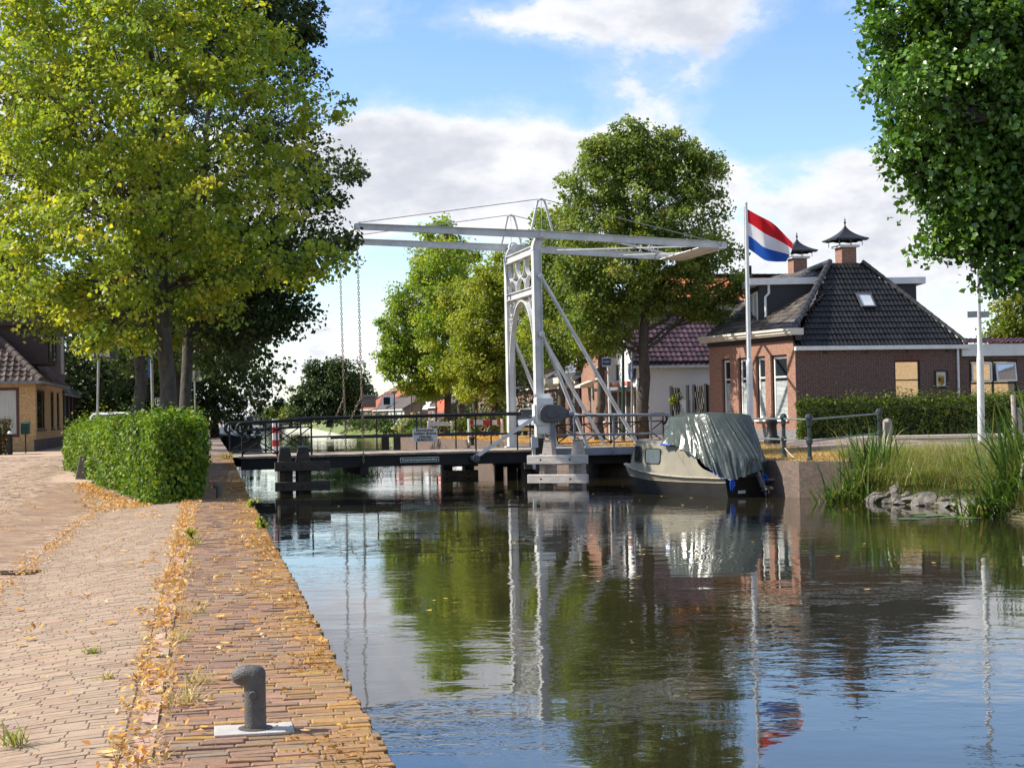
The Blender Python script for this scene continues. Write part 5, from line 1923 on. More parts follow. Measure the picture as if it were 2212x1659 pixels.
mb.build('black_charge', M_signblack, plq)
mb = MB()
for i, (x, z) in enumerate(((0.05, 0.06), (0.09, 0.06), (0.05, 0.0), (0.09, -0.02), (0.05, -0.07), (0.085, -0.1), (0.05, -0.13))):
    mb.cbox(s0 + gn * 0.018 + ge * x + ZUP * z, ge * 0.032, gn * 0.006, ZUP * 0.04)
for i in range(5):
    x = -0.12 + 0.06 * i
    mb.prism([s0 + gn * 0.012 + ge * (x * 0.9 - 0.025) + ZUP * 0.15, s0 + gn * 0.012 + ge * (x * 0.9 + 0.025) + ZUP * 0.15, s0 + gn * 0.012 + ge * x * 1.15 + ZUP * (0.24 if i % 2 == 0 else 0.21)], gn * 0.005)
mb.ebox(s0 + gn * 0.012 + ge * -0.13 + ZUP * 0.125, ge * 0.26, gn * 0.006, ZUP * 0.035)
mb.build('crown', M_gold, plq)
# extension with the wide window
Ex = Bc + ge * 0.02 - gn * 0.05
ext = thing('house_extension', 'flat-fronted brick annexe with white fascia and wide dark-framed windows', 'house', Ex + V((4, 2, GZ)))
w0, w1 = along(2094, Ex, ge), along(2198, Ex, ge)
wz1 = zat(2140, 777, Ex, ge)
LX = 13.0
mb = MB(); facade(mb, Ex + ZUP * GZ, ge, LX, zat(2150, 767, Ex, ge) - GZ, [(w0, 0.9, w1 - w0, wz1 - GZ - 0.9), (w1 + 1.5, 0.9, 1.6, wz1 - GZ - 0.9)], gn)
mb.quad(Ex + ge * LX + ZUP * GZ, Ex + ge * LX - gn * 6 + ZUP * GZ, Ex + ge * LX - gn * 6 + ZUP * 3.4, Ex + ge * LX + ZUP * 3.4)
mb.build('wall', M_darkbrick, ext)
zf0, zf1 = zat(2150, 769, Ex, ge), zat(2150, 743, Ex, ge)
mb = MB(); mb.ebox(Ex + gn * 0.15 + ZUP * zf0, ge * LX, gn * -0.4, ZUP * (zf1 - zf0)); mb.build('fascia', M_whiteclean, ext)
tiles('roof', Ex + gn * 0.2 + ZUP * (zf1 + 0.02), Ex + ge * LX + gn * 0.2 + ZUP * (zf1 + 0.02), Ex + ge * LX - gn * 3 + ZUP * (zf1 + 0.32), Ex - gn * 3 + ZUP * (zf1 + 0.32), M_purpletile, ext, 0.22, 0.33, 0.03, 0.04, 5, (0.085, 0.02, 0.03), 5)
wf = window(ext, Ex, ge, gn, w0, 0.9 + GZ, w1 - w0, wz1 - GZ - 0.9, M_darkframe, M_glassclear, 0.08, 0.09, hb=(0.57,), vb=(0.5,))
ww = (w1 - w0)
for i in range(2):
    h0 = 0.9 + GZ + (wz1 - GZ - 0.9) * 0.60
    o_ = Ex + ge * (w0 + 0.1 + i * ww / 2) + ZUP * h0
    hw_, hh_ = ww / 2 - 0.17, (wz1 - h0) - 0.12
    dn = gn * (0.02 if i == 0 else 0.10)
    mb = MB()
    tp = gn * (0.0 if i == 0 else -0.10)
    upv = ZUP * hh_ + tp
    for a, b, c_, d_ in ((0, 0, hw_, 0.07), (0, 1 - 0.07 / hh_, hw_, 0.07), (0, 0.07 / hh_, 0.07, hh_ - .14), (hw_ - 0.07, 0.07 / hh_, 0.07, hh_ - .14)):
        mb.ebox(o_ + dn - gn * 0.02 + ge * a + upv * b, ge * c_, gn * 0.05, upv.normalized() * d_)
    cs = mb.build('casement', M_whiteclean, ext)
    mb = MB(); mb.ebox(o_ + dn + ge * 0.05 + upv * 0.05 - gn * 0.02, ge * (hw_ - 0.1), gn * 0.02, upv * 0.9); mb.build('pane', M_glassclear, cs)

# ---- generic row house
def row_house(name, label, a, f, L, W, gz, ez, rz_, wall, roofm, ridge_along='front', front_wins=(), side_wins=(), wall2=None, over=0.25, tiled=None, frame=None, chim=None, g=None, cat='house', group=None, gable_trim=None):
    """a: near front corner; f: direction of the front (away); g: depth direction"""
    a = V((a[0], a[1], 0)); f = V(f).normalized()
    g = V(g).normalized() if g else V((f.y, -f.x, 0))
    fn_, sn = -g, -f
    h = thing(name, label, cat, (a + f * L / 2 + g * W / 2) + ZUP * gz, group)
    ins = []
    mb = MB()
    facade(mb, a + ZUP * gz, f, L, ez - gz, [(x, z - gz, w_, hh) for x, z, w_, hh in front_wins], fn_)
    b, c, d = a + f * L, a + f * L + g * W, a + g * W
    mb2 = MB()
    facade(mb2, a + ZUP * gz, g, W, ez - gz, [(x, z - gz, w_, hh) for x, z, w_, hh in side_wins if z + hh <= ez], sn)
    mb2.quad(d + ZUP * gz, c + ZUP * gz, c + ZUP * ez, d + ZUP * ez)
    mb2.quad(b + ZUP * gz, c + ZUP * gz, c + ZUP * ez, b + ZUP * ez)
    z = ZUP * ez; zt = ZUP * rz_
    if ridge_along == 'front':
        m1, m2 = a + g * W / 2, b + g * W / 2
        mb2.add([a + z, d + z, m1 + zt], [(0, 1, 2)]); mb2.add([b + z, c + z, m2 + zt], [(0, 1, 2)])
        e = f * over
        dn = (a + z - m1 - zt).normalized() * over
        s1 = (a + z + dn - e, b + z + dn + e, m2 + zt + e, m1 + zt - e)
        dn2 = (d + z - m1 - zt).normalized() * over
        s2 = (c + z + dn2 + e, d + z + dn2 - e, m1 + zt - e, m2 + zt + e)
        ra, rb = m1 + zt - e, m2 + zt + e
    else:
        m1, m2 = a + f * L / 2, d + f * L / 2
        mb.add([a + z, b + z, m1 + zt], [(0, 1, 2)]); mb2.add([d + z, c + z, m2 + zt], [(0, 1, 2)])
        e = g * over
        dn = (a + z - m1 - zt).normalized() * over
        s1 = (a + z + dn - e, d + z + dn + e, m2 + zt + e, m1 + zt - e)
        dn2 = (b + z - m1 - zt).normalized() * over
        s2 = (c + z + dn2 + e, b + z + dn2 - e, m1 + zt - e, m2 + zt + e)
        ra, rb = m1 + zt - e, m2 + zt + e
    mb.build('front_wall', wall, h)
    mb2.build('side_wall', wall2 or wall, h)
    for s in (s1, s2):
        if tiled:
            tiles('roof', *s, roofm, h, tiled[1], tiled[2], 0.03, 0.04, 5, tiled[0], 3)
        else:
            slab_roof('roof', *s, roofm, h, 0.10)
    mb = MB(); ridge(mb, ra + ZUP * 0.1, rb + ZUP * 0.1, 0.12, 0.45); mb.build('ridge_tiles', M_roofflat if not tiled else roofm, h, smooth=True)
    mb = MB()
    p0 = s1[0]; p1 = s1[1]
    mb.beam(p0 + ZUP * -0.02, p1 + ZUP * -0.02, 0.12, 0.12)
    mb.build('gutter', frame or M_whiteclean, h)
    if gable_trim:
        mb = MB()
        if ridge_along == 'front':
            mb.beam(a + z - f * (over + .02), m1 + zt - f * (over + .02), 0.05, 0.22); mb.beam(d + z - f * (over + .02), m1 + zt - f * (over + .02), 0.05, 0.22)
        else:
            mb.beam(a + z - g * (over + .02), m1 + zt - g * (over + .02), 0.08, 0.24); mb.beam(b + z - g * (over + .02), m1 + zt - g * (over + .02), 0.08, 0.24)
        mb.build('verge_board', gable_trim, h)
    for x, z0, w_, hh in front_wins:
        window(h, a, f, fn_, x, z0, w_, hh, frame or M_whiteclean, M_glass, 0.08, 0.08, hb=(0.68,) if hh > 1.3 else (), sill=M_lead)
    for x, z0, w_, hh in side_wins:
        window(h, a, g, sn, x, z0, w_, hh, frame or M_whiteclean, M_glass, 0.08, 0.08, vb=(0.5,) if w_ > 1.2 else (), sill=M_lead)
    if chim:
        c_ = a + f * chim[0] + g * chim[1]
        mb = MB(); mb.cbox(c_ + ZUP * (rz_ + 0.2), V((0.6, 0, 0)), V((0, 0.6, 0)), ZUP * 1.6); mb.build('chimney', M_brownbrick, h)
    return h

SF = V((-.25, .968, 0)).normalized()
# white house with the aubergine roof
wa = P(1377, 880, 75.5)
wh = row_house('white_house', 'white rendered house with an aubergine pantile roof behind the brick house', (wa.x, wa.y), (-.2, .98, 0), 5.2, 11, 0.3, P(1450, 783, 76.5).z, P(1450, 690, 80.5).z + 0.1, M_render, M_purpletile, 'side',
               [(0.9, 3.05, 0.75, 1.25), (3.2, 3.05, 0.75, 1.25)], [], None, 0.3, ((0.060, 0.032, 0.040), 0.26, 0.36), M_whiteclean, g=(.975, .222, 0))
f_, g_ = V((-.2, .98, 0)).normalized(), V((.975, .222, 0)).normalized()
wa0 = V((wa.x, wa.y, 0))
mb = MB()
mb.ebox(wa0 - f_ * 0.14 + ZUP * (P(1450, 783, 76.5).z - 0.16), g_ * 11, f_ * 0.16, ZUP * 0.2)
for i in range(5):
    mb.ebox(wa0 - f_ * 0.1 + g_ * (1 + i * 1.9) + ZUP * (P(1450, 783, 76.5).z - 0.3), g_ * 0.12, f_ * 0.12, ZUP * 0.15)
mb.build('eaves_board', M_blackwood, wh)
# shop front with canopy and flower boxes
mb = MB(); mb.ebox(wa0 - g_ * 0.9 + f_ * 0.1 + ZUP * 2.62, g_ * 0.9, f_ * 5.0, ZUP * 0.14); mb.build('canopy', M_greysteel, wh)
mb = MB()
mb.ebox(wa0 - g_ * 0.05 + f_ * 0.25 + ZUP * 0.35, g_ * 0.08, f_ * 4.4, ZUP * 2.2)
sh = mb.build('shop_front', M_darkframe, wh)
mb = MB()
for i in range(4):
    mb.ebox(wa0 - g_ * 0.09 + f_ * (0.3 + i * 1.4) + ZUP * 0.35, g_ * 0.05, f_ * 0.12, ZUP * 2.2)
mb.build('jamb', M_cream, sh)
for x in (0.75, 3.05):
    mb = MB(); mb.ebox(wa0 - g_ * 0.28 + f_ * x + ZUP * 2.84, g_ * 0.24, f_ * 1.05, ZUP * 0.2); mb.build('flower_box', M_terracotta, wh, bevel=0.03)
mb = MB(); mb.lathe(wa0 + f_ * 0.5 - g_ * 0.12 + ZUP * 3.5, [(0.45, -0.03), (0.47, 0), (0.45, 0.03)], 20, axis=g_); mb.build('hanging_disc', plain('disc_blue', (0.02, 0.05, 0.13), None, 4, 0.4, 0), wh)
mb = MB(); mb.cbox(wa0 + g_ * 5.6 - f_ * 0.02 + ZUP * 2.4, g_ * 0.12, f_ * 0.05, ZUP * 0.25)
# house behind with the orange roof
row_house('tall_house', 'tall house whose orange tile roof rises above the aubergine roof', (P(1480, 700, 88).x, 88), (-.2, .98, 0), 7, 12, 0.3, P(1525, 690, 88).z, P(1525, 622, 92).z + 0.6, M_brownbrick, M_redtile, 'side', [], [], None, 0.3, ((0.38, 0.12, 0.055), 0.24, 0.36), M_blackwood, g=(.975, .222, 0))
# red brick gabled house
ra_ = P(1322, 880, 82.5); rb_ = P(1257, 880, 90)
rf = (V((rb_.x, rb_.y, 0)) - V((ra_.x, ra_.y, 0)))
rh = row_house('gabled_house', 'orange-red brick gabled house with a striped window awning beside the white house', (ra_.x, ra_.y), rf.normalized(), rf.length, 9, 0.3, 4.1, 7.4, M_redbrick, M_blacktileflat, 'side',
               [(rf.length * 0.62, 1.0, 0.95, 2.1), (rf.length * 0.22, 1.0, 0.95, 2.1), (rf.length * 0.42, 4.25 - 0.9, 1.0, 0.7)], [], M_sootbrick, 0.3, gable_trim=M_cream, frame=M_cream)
q = V((ra_.x, ra_.y, 0)) + rf.normalized() * rf.length * 0.58
gg = V((rf.normalized().y, -rf.normalized().x, 0))
mb = MB(); mb.prism([q - gg * 0.02 + ZUP * 3.32, q - gg * 0.75 + ZUP * 3.05, q - gg * 0.75 + ZUP * 2.93, q - gg * 0.02 + ZUP * 2.93], rf.normalized() * 1.5)
mb.build('awning', M_cream, rh)
# low house with the white cornice
la_ = P(1252, 880, 91.5); lb_ = P(1172, 880, 103)
lf = (V((lb_.x, lb_.y, 0)) - V((la_.x, la_.y, 0)))
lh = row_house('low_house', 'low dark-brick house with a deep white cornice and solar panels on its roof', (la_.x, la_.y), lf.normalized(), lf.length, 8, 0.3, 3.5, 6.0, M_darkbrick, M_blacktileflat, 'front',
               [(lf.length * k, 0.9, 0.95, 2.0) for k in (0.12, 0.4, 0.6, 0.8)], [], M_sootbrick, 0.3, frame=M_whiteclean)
n_ = V((lf.y, -lf.x, 0)).normalized()
mb = MB()
mb.ebox(V((la_.x, la_.y, 3.35)) - n_ * 0.42, lf, n_ * 0.45, ZUP * 0.36); mb.ebox(V((la_.x, la_.y, 3.05)) - n_ * 0.2, lf, n_ * 0.2, ZUP * 0.3)
mb.build('cornice', M_cream, lh)
mb = MB()
for i in range(4):
    o_ = V((la_.x, la_.y, 0)) + lf * (0.08 + 0.2 * i) + n_ * 0.5 + ZUP * 3.98
    mb.ebox(o_, lf * 0.18, n_ * 1.7 + ZUP * 1.06, ZUP * 0.06)
mb.build('solar_panel', glassmat('solar_glass', (0.01, 0.013, 0.03), 0.12), lh)
# brown brick houses further on
def far_house(label, u_c, u_f, W, Y0, vb, ve, vr, wall, roofm, wall2=None, name='terraced_house', along_='front', chim=None, extra=None, side=(), group=None):
    a = P(u_c, ve, Y0)
    fdir = V((-.23, .973, 0)).normalized()
    rr = ray(u_f, ve); k = rr.x / rr.y
    L = (a.x - k * a.y) / (k * fdir.y - fdir.x)
    gz = P(u_c, vb, Y0).z
    n = max(1, int(L / 3.2))
    ez = a.z
    wins = [(L * (i + 0.3) / n, gz + 0.8, min(1.3, L / n * 0.5), max(0.7, min(1.5, ez - gz - 1.2))) for i in range(n)]
    return row_house(name, label, (a.x, a.y), fdir, L, W, gz, ez, P(u_c, vr, Y0).z, wall, roofm, along_, wins, side, wall2, 0.25, None, None, chim, group=group)
far_house('tall dark-brown brick block behind the street trees with pale window strips', 1072, 1024, 9, 128, 935, 745, 700, M_pinkbrick, M_browntile, M_brownbrick, 'brick_block', side=[(1.0, 3.0, 0.8, 1.6)])
far_house('brown terraced house with stepped roofs beyond the mooring post', 1150, 1100, 10, 112, 930, 838, 785, M_pinkbrick, M_browntile, M_brownbrick, 'terraced_house')
h6 = far_house('brown-roofed cottage with white and orange sun awnings', 974, 924, 8, 150, 925, 876, 843, M_brownbrick, M_browntile, None, 'cottage')
a = P(950, 884, 147.0)
for i, (m_, u0, u1, v0, v1) in enumerate(((M_whiteclean, 912, 932, 868, 884), (plain('awning_orange', (0.75, 0.10, 0.04), (0.62, 0.08, 0.03), 5, 0.8, 0.1), 938, 966, 864, 890))):
    p0, p1 = P(u0 + 8, v0, 149.5), P(u1, v0, 148.4)
    q0, q1 = P(u0, v1, 148.0), P(u1 - 9, v1, 146.8)
    mb = MB(); mb.prism([p0, p1, q1, q0], V((0, 0.05, -0.04))); mb.build('sun_awning', m_, h6)
far_house('brown-roofed cottage with a plum-coloured blank gable', 873, 839, 6.5, 178, 926, 882, 848, M_cream, M_browntile, M_pinkbrick, 'cottage')
hd = far_house('grey-roofed cottage with a wide white-framed dormer', 838, 806, 6.5, 196, 924, 884, 859, M_brownbrick, M_browntile, None, 'cottage')
a = P(838, 866, 197)
mb = MB(); mb.cbox(a + V((0, 1, 0)), V((1.25, 0, 0)), V((0, 3, 0)), ZUP * 1.25); dm = mb.build('dormer', M_whiteclean, hd)
mb = MB(); mb.cbox(a + V((-0.1, -0.52, 0)), V((0.8, 0, 0)), V((0, 0.06, 0)), ZUP * 0.9); mb.build('pane', M_glass, dm)
hr = far_house('old house with a steep orange-red roof and a stout chimney', 822, 776, 11, 214, 925, 882, 831, M_brownbrick, M_redtileflat, None, 'red_roofed_house', chim=(5, 3.5))
a = P(806, 862, 213)
mb = MB(); mb.prism([P(814, 883, 213), P(850, 881, 213), P(850, 851, 216), P(830, 850, 216)], V((0, 0.3, 0.2))); mb.build('lower_roof', M_maroontile, hr)
mb = MB(); mb.cbox(P(798, 868, 212.5), V((1.6, 0, 0)), V((0, 1.5, 0)), ZUP * 1.5); dm = mb.build('dormer', M_brownbrick, hr)
mb = MB(); mb.cbox(P(798, 855, 212.5), V((2.2, 0, 0)), V((0, 2, 0)), ZUP * 0.2); mb.build('dormer_roof', M_lead, dm)

# ---- houses on the other side
ya = P(77, 900, 72.0); yb = P(136, 900, 86)
gzl = 0.33
yE = P(77, 826, 72).z
fd = V((yb.x - ya.x, yb.y - ya.y, 0)); Ly = fd.length
lwin = [(along(142.0 - 3, V((ya.x, ya.y, 0)), fd.normalized()), 0, 0, 0)]
def lw(u0, u1):
    o_ = V((ya.x, ya.y, 0))
    a0 = along(u0, o_, fd.normalized()); a1 = along(u1, o_, fd.normalized())
    return a0, a1 - a0
zy = lambda u, v: P(u, v, ya.y + 1).z
x0, w0_ = lw(79.2, 96.5); x1, w1_ = lw(108.8, 115.5); x2, w2_ = lw(122, 127.5)
zb_, zt_ = zy(85, 928), zy(85, 840)
yh = thing('yellow_brick_house', 'yellow brick corner house under a brown pantiled roof with a dark boxy dormer', 'house', (ya.x - 3, ya.y + 5, gzl))
ya0 = V((ya.x, ya.y, 0)); fdn = fd.normalized(); fnr = V((fdn.y, -fdn.x, 0))
mb = MB()
ops = [(x0, zb_ - gzl, w0_, zt_ - zb_), (x1, zb_ - gzl, w1_, zt_ - zb_), (x2, zb_ - gzl, w2_, zt_ - zb_)]
facade(mb, ya0 + ZUP * gzl, fdn, Ly, yE - gzl, ops, fnr)
gE = V((-0.985, -0.17, 0)).normalized()
gN = V((0.17, -0.985, 0)).normalized()
wx = along(41, ya0, gE)
facade(mb, ya0 + ZUP * gzl, gE, 10, yE - gzl, [(wx, zy(20, 944) - gzl, 4.0, zy(20, 838) - zy(20, 944))], gN)
mb.build('wall', M_yellowbrick, yh)
for o3 in ops:
    window(yh, ya0 + ZUP * gzl, fdn, fnr, *o3, M_darkframe, M_glass, 0.09, 0.07, sill=M_sootbrick)
window(yh, ya0 + ZUP * gzl, gE, gN, wx, zy(20, 944) - gzl, 4.0, zy(20, 838) - zy(20, 944), plain('brown_frame', (0.11, 0.03, 0.025), None, 3, 0.5, 0), M_curtain, 0.08, 0.14, vb=(0.5,))
mb = MB(); mb.ebox(ya0 + fnr * 0.02 + gN * 0.02 + ZUP * (gzl - .1), fdn * Ly, fnr * -0.1, ZUP * 0.6); mb.build('plinth', M_sootbrick, yh)
# gutter, roof: slopes on both seen sides meeting in a hip
mb = MB()
mb.beam(ya0 + fnr * 0.3 + gN * 0.3 + ZUP * yE, ya0 + fdn * Ly + fnr * 0.3 + ZUP * yE, 0.16, 0.14)
mb.beam(ya0 + fnr * 0.3 + gN * 0.3 + ZUP * yE, ya0 + gE * 10 + gN * 0.3 + ZUP * yE, 0.16, 0.14)
mb.build('gutter', M_lead, yh)
kk = 3.6
apex = ya0 - fnr * kk - gN * kk + ZUP * (yE + kk * 1.05)
e0 = ya0 + fnr * 0.3 + gN * 0.3 + ZUP * (yE + 0.06)
e1 = ya0 + fdn * Ly + fnr * 0.3 + ZUP * (yE + 0.06)
a1_ = ya0 + fdn * Ly - fnr * kk + ZUP * (yE + kk * 1.05)
BRN = (0.085, 0.062, 0.052)
tiles('roof', e0, e1, a1_, apex, M_redtile, yh, 0.3, 0.34, 0.05, 0.04, 5, BRN, 8)
e2 = ya0 + gE * 10 + gN * 0.3 + ZUP * (yE + 0.06)
a2_ = ya0 + gE * 10 - gN * kk + ZUP * (yE + kk * 1.05)
tiles('roof', e2, e0, apex, a2_, M_redtile, yh, 0.3, 0.34, 0.05, 0.04, 5, BRN, 9)
mb = MB(); ridge(mb, e0 + ZUP * 0.05, apex + ZUP * 0.05, 0.16, 0.38); mb.build('ridge_tiles', plain('hip_tile', (0.09, 0.065, 0.055), None, 5, 0.8, 0.2), yh, smooth=True)
# boxy dormer
dq = P(103, 738, 74)
M_brownboard = plain('brown_boarding', (0.045, 0.025, 0.022), (0.03, 0.018, 0.017), 4, 0.7, 0.1)
dz1 = P(103, 703, 74).z
dbx = MB(); dbx.ebox(V((dq.x, dq.y, yE + 0.9)), gE * 7, -gN * 3.2, ZUP * (dz1 - yE - 0.9)); dm = dbx.build('dormer', M_brownboard, yh)
mb = MB(); mb.ebox(V((dq.x, dq.y, dz1)) + gN * 0.3 - gE * 0.6, gE * 8, -gN * 4, ZUP * 0.55); mb.build('fascia', M_brownboard, dm)
for i in range(2):
    window(yh, V((dq.x, dq.y, 0)), -gN, -gE, 0.15 + i * 1.5, yE + 1.05, 1.35, dz1 - yE - 1.2, M_darkframe, M_glassclear, -0.02, 0.08, name='dormer_window')
# sooty neighbour with the tall gabled dormer
s0_ = ya0 + fdn * (Ly + 0.02) - fnr * 0.15
Ls = (V((-25.9, 96.5, 0)) - s0_).length
swin = [(Ls * k, gzl + 0.8, 0.75, 2.1) for k in (0.12, 0.38, 0.62, 0.84)]
sh_ = row_house('sooty_brick_house', 'long sooty brick house with a tall brick front dormer beside the yellow house', (s0_.x, s0_.y), fdn, Ls, 8, gzl, yE - 0.1, yE + 3.4, M_sootbrick, M_blacktileflat, 'front', [], [], None, 0.3, None, M_lead, g=-fnr)
for (x_, z_, w_, h_) in swin:
    window(sh_, s0_, fdn, fnr, x_, z_, w_, h_, M_darkframe, M_glass, -0.02, 0.08, sill=M_lead)
o_ = s0_ + fdn * 1.2 - fnr * 1.3
mb = MB(); mb.ebox(o_ + ZUP * (yE + 0.7), fdn * 2.6, -fnr * 3.0, ZUP * 1.9); d1 = mb.build('dormer', M_blackwood, sh_)
mb = MB(); mb.ebox(o_ + fnr * 0.2 - fdn * 0.2 + ZUP * (yE + 2.6), fdn * 3.0, -fnr * 3.4, ZUP * 0.2); mb.build('fascia', M_lead, d1)
window(sh_, o_, fdn, fnr, 0.2, yE + 1.0, 2.1, 1.4, M_lead, M_curtain, -0.02, 0.1, name='dormer_window')
o_ = s0_ + fdn * 7.0 - fnr * 0.6
mb = MB(); mb.ebox(o_ + ZUP * yE, fdn * 3.6, -fnr * 3.5, ZUP * 3.6); d2 = mb.build('front_dormer', M_brownbrick, sh_)
mb = MB(); mb.ebox(o_ + fnr * 0.25 - fdn * 0.25 + ZUP * (yE + 3.6), fdn * 4.1, -fnr * 4, ZUP * 0.25); mb.build('cornice', M_cream, d2)
mb = MB(); mb.ebox(o_ + fdn * 0.7 + fnr * 0.01 + ZUP * (yE + 1.0), fdn * 1.2, fnr * 0.08, ZUP * 2.2); mb.build('window', M_cream, d2)
# house across the lane whose sunlit wall shows in the gable window panes
oy = V((29.0, 38.0, 0))
row_house('yellow_house', 'yellow brick house across the lane mirrored in the wide windows', (29.0, 36.0), (0.1, 0.99, 0), 17, 8, 0.3, 5.2, 8.0, M_yellowbrick, M_browntile, 'front', [(3, 1.2, 1.6, 1.6), (12.5, 1.2, 1.6, 1.6)], [], None)
# ------------------------------------------------------------------ the cabin boat under its tarpaulin
M_hullblack = plain('hull_tar_black', (0.013, 0.0125, 0.012), (0.008, 0.008, 0.008), 3, 0.55, 0.15)
M_boatbeige = plain('boat_beige_paint', (0.30, 0.275, 0.205), (0.24, 0.22, 0.165), 1.4, 0.5, 0.06, stain=((0.13, 0.12, 0.09), 3.0, 0.60, (1, 1, 0.35)))
M_rub = plain('rubbing_strake', (0.36, 0.31, 0.25), (0.25, 0.21, 0.17), 4, 0.6, 0.1)
M_rubber = plain('window_rubber', (0.05, 0.05, 0.05), None, 4, 0.6, 0)
M_blue = plain('blue_strap', (0.02, 0.13, 0.65), (0.015, 0.09, 0.5), 6, 0.6, 0.05)
M_alu = plain('outboard_metal', (0.16, 0.16, 0.165), (0.09, 0.09, 0.095), 5, 0.35, 0.1, metal=0.5)
def tarpmat():
    m, nt, b, _ = nodes_of('green_tarpaulin')
    co = coords(nt, 'Object')
    n1 = N(nt, 'ShaderNodeTexNoise', Scale=2.2, Detail=5.0, Roughness=0.6)
    nt.links.new(co, n1.inputs['Vector'])
    col = ramp(nt, n1.outputs[0], [(0.3, (0.036, 0.048, 0.04)), (0.65, (0.064, 0.08, 0.067))])
    nt.links.new(col, b.inputs['Base Color'])
    b.inputs['Roughness'].default_value = 0.27
    b.inputs['Specular IOR Level'].default_value = 0.7
    n2 = N(nt, 'ShaderNodeTexNoise', Scale=4.5, Detail=3.0, Distortion=1.2)
    nt.links.new(co, n2.inputs['Vector'])
    bp = N(nt, 'ShaderNodeBump', Strength=0.30, Distance=0.05)
    nt.links.new(n2.outputs[0], bp.inputs['Height'])
    nt.links.new(bp.outputs[0], b.inputs['Normal'])
    return m
M_tarp = tarpmat()
PH = math.radians(34)
BF = V((-math.sin(PH), math.cos(PH), 0)); BR = V((math.cos(PH), math.sin(PH), 0))
BS = V((6.61, 45.35, WZ))
def K(s, b, z):
    return BS + BF * s + BR * b + ZUP * z
boat = thing('cabin_boat', 'small beige cabin boat with black bottom, half covered and moored by the quay', 'boat', BS)
LEN = 5.54
st = [0, .09, .2, .35, .5, .64, .76, .86, .94, 1.0]
def ip(tab, t):
    return float(np.interp(t, [x for x, _ in tab], [y for _, y in tab]))
hb = [(0, .78), (.15, .84), (.33, .89), (.5, .87), (.68, .72), (.83, .47), (.94, .20), (1, .015)]
hm = [(0, .75), (.15, .80), (.33, .84), (.5, .81), (.68, .64), (.83, .37), (.94, .13), (1, .012)]
hw = [(0, .68), (.15, .73), (.33, .76), (.5, .70), (.68, .52), (.83, .27), (.94, .08), (1, .01)]
zs_ = [(0, .54), (.3, .55), (.5, .59), (.7, .67), (.85, .75), (1, .84)]
zm_ = [(0, .41), (.4, .41), (.7, .43), (1, .50)]
fine = list(np.linspace(0, 1, 29))
def lev(t, k, sg):
    if k == 0: return K(t * 4.6, sg * ip(hw, t) * 0.55, -0.4)
    if k == 1: return K(t * 4.92, sg * ip(hw, t), 0.02)
    if k == 2: return K(t * 5.34, sg * ip(hm, t), ip(zm_, t))
    return K(t * LEN, sg * ip(hb, t), ip(zs_, t))
mb = MB()
for sg in (-1, 1):
    rows = [[lev(t, k, sg) for t in fine] for k in (0, 1, 2)]
    if sg > 0: rows = [list(reversed(r)) for r in rows]
    mb.grid(rows)
mb.add([lev(0, 0, -1), lev(0, 0, 1), lev(0, 1, 1), lev(0, 2, 1), lev(0, 3, 1), lev(0, 3, -1), lev(0, 2, -1), lev(0, 1, -1)], [tuple(range(8))])
mb.build('hull', M_hullblack, boat, smooth=True)
mb = MB()
for sg in (-1, 1):
    rows = [[lev(t, k, sg) for t in fine] for k in (2, 3)]
    if sg > 0: rows = [list(reversed(r)) for r in rows]
    mb.grid(rows)
# decks
mb.grid([[lev(t, 3, -1) for t in fine if t >= .74], [K(t * LEN, 0, ip(zs_, t) + 0.05) for t in fine if t >= .74], [lev(t, 3, 1) for t in fine if t >= .74]])
mb.grid([[lev(t, 3, sg), K(t * LEN, sg * ip(hb, t) * 0.86, ip(zs_, t) + 0.02)] for t in fine if t < .76 for sg in (-1,)])
mb.grid([[K(t * LEN, ip(hb, t) * 0.86, ip(zs_, t) + 0.02), lev(t, 3, 1)] for t in fine if t < .76])
mb.build('topsides', M_boatbeige, boat, smooth=True)
mb = MB()
for sg in (-1, 1):
    mb.tube([lev(t, 3, sg) + BR * sg * 0.012 for t in fine], 0.030, 7)
    mb.tube([lev(t, 2, sg) + BR * sg * 0.004 for t in fine], 0.010, 5)
mb.build('rubbing_strake', M_rub, boat, smooth='all')
mb = MB(); mb.ebox(K(0.02, -0.74, 0.30), BF * 1.7, BR * 1.48, ZUP * 0.03); mb.build('cockpit_floor', M_hullblack, boat)
# cabin
ct = [(0.10, .60), (0.5, .66), (1.0, .80), (1.2, .92), (1.38, 1.20), (1.42, 1.36), (1.6, 1.48), (2.7, 1.55), (4.35, 1.58), (4.52, 1.55), (4.95, .78)]
def side(s, z, sg):
    t = s / LEN
    b0, z0 = ip(hb, t) * 0.88, ip(zs_, t)
    k = max(0, (z - z0)) / 1.0
    taper = 1.0 - 0.13 * k
    bb = b0 * taper
    if s > 3.6:
        bb = min(bb, ip([(3.6, 0.62), (4.4, 0.5), (4.95, 0.36)], s) * (1 - 0.05 * k) * 1.12)
    return K(s, sg * bb, z)
ss_ = list(np.linspace(0.1, 4.95, 40))
mb = MB()
for sg in (-1, 1):
    rows = []
    for k in range(6):
        r = []
        for s in ss_:
            z0 = ip(zs_, s / LEN)
            z1 = max(z0 + 0.02, ip(ct, s))
            r.append(side(s, z0 + (z1 - z0) * k / 5, sg))
        rows.append(r)
    mb.grid(rows if sg < 0 else [list(reversed(r)) for r in rows])
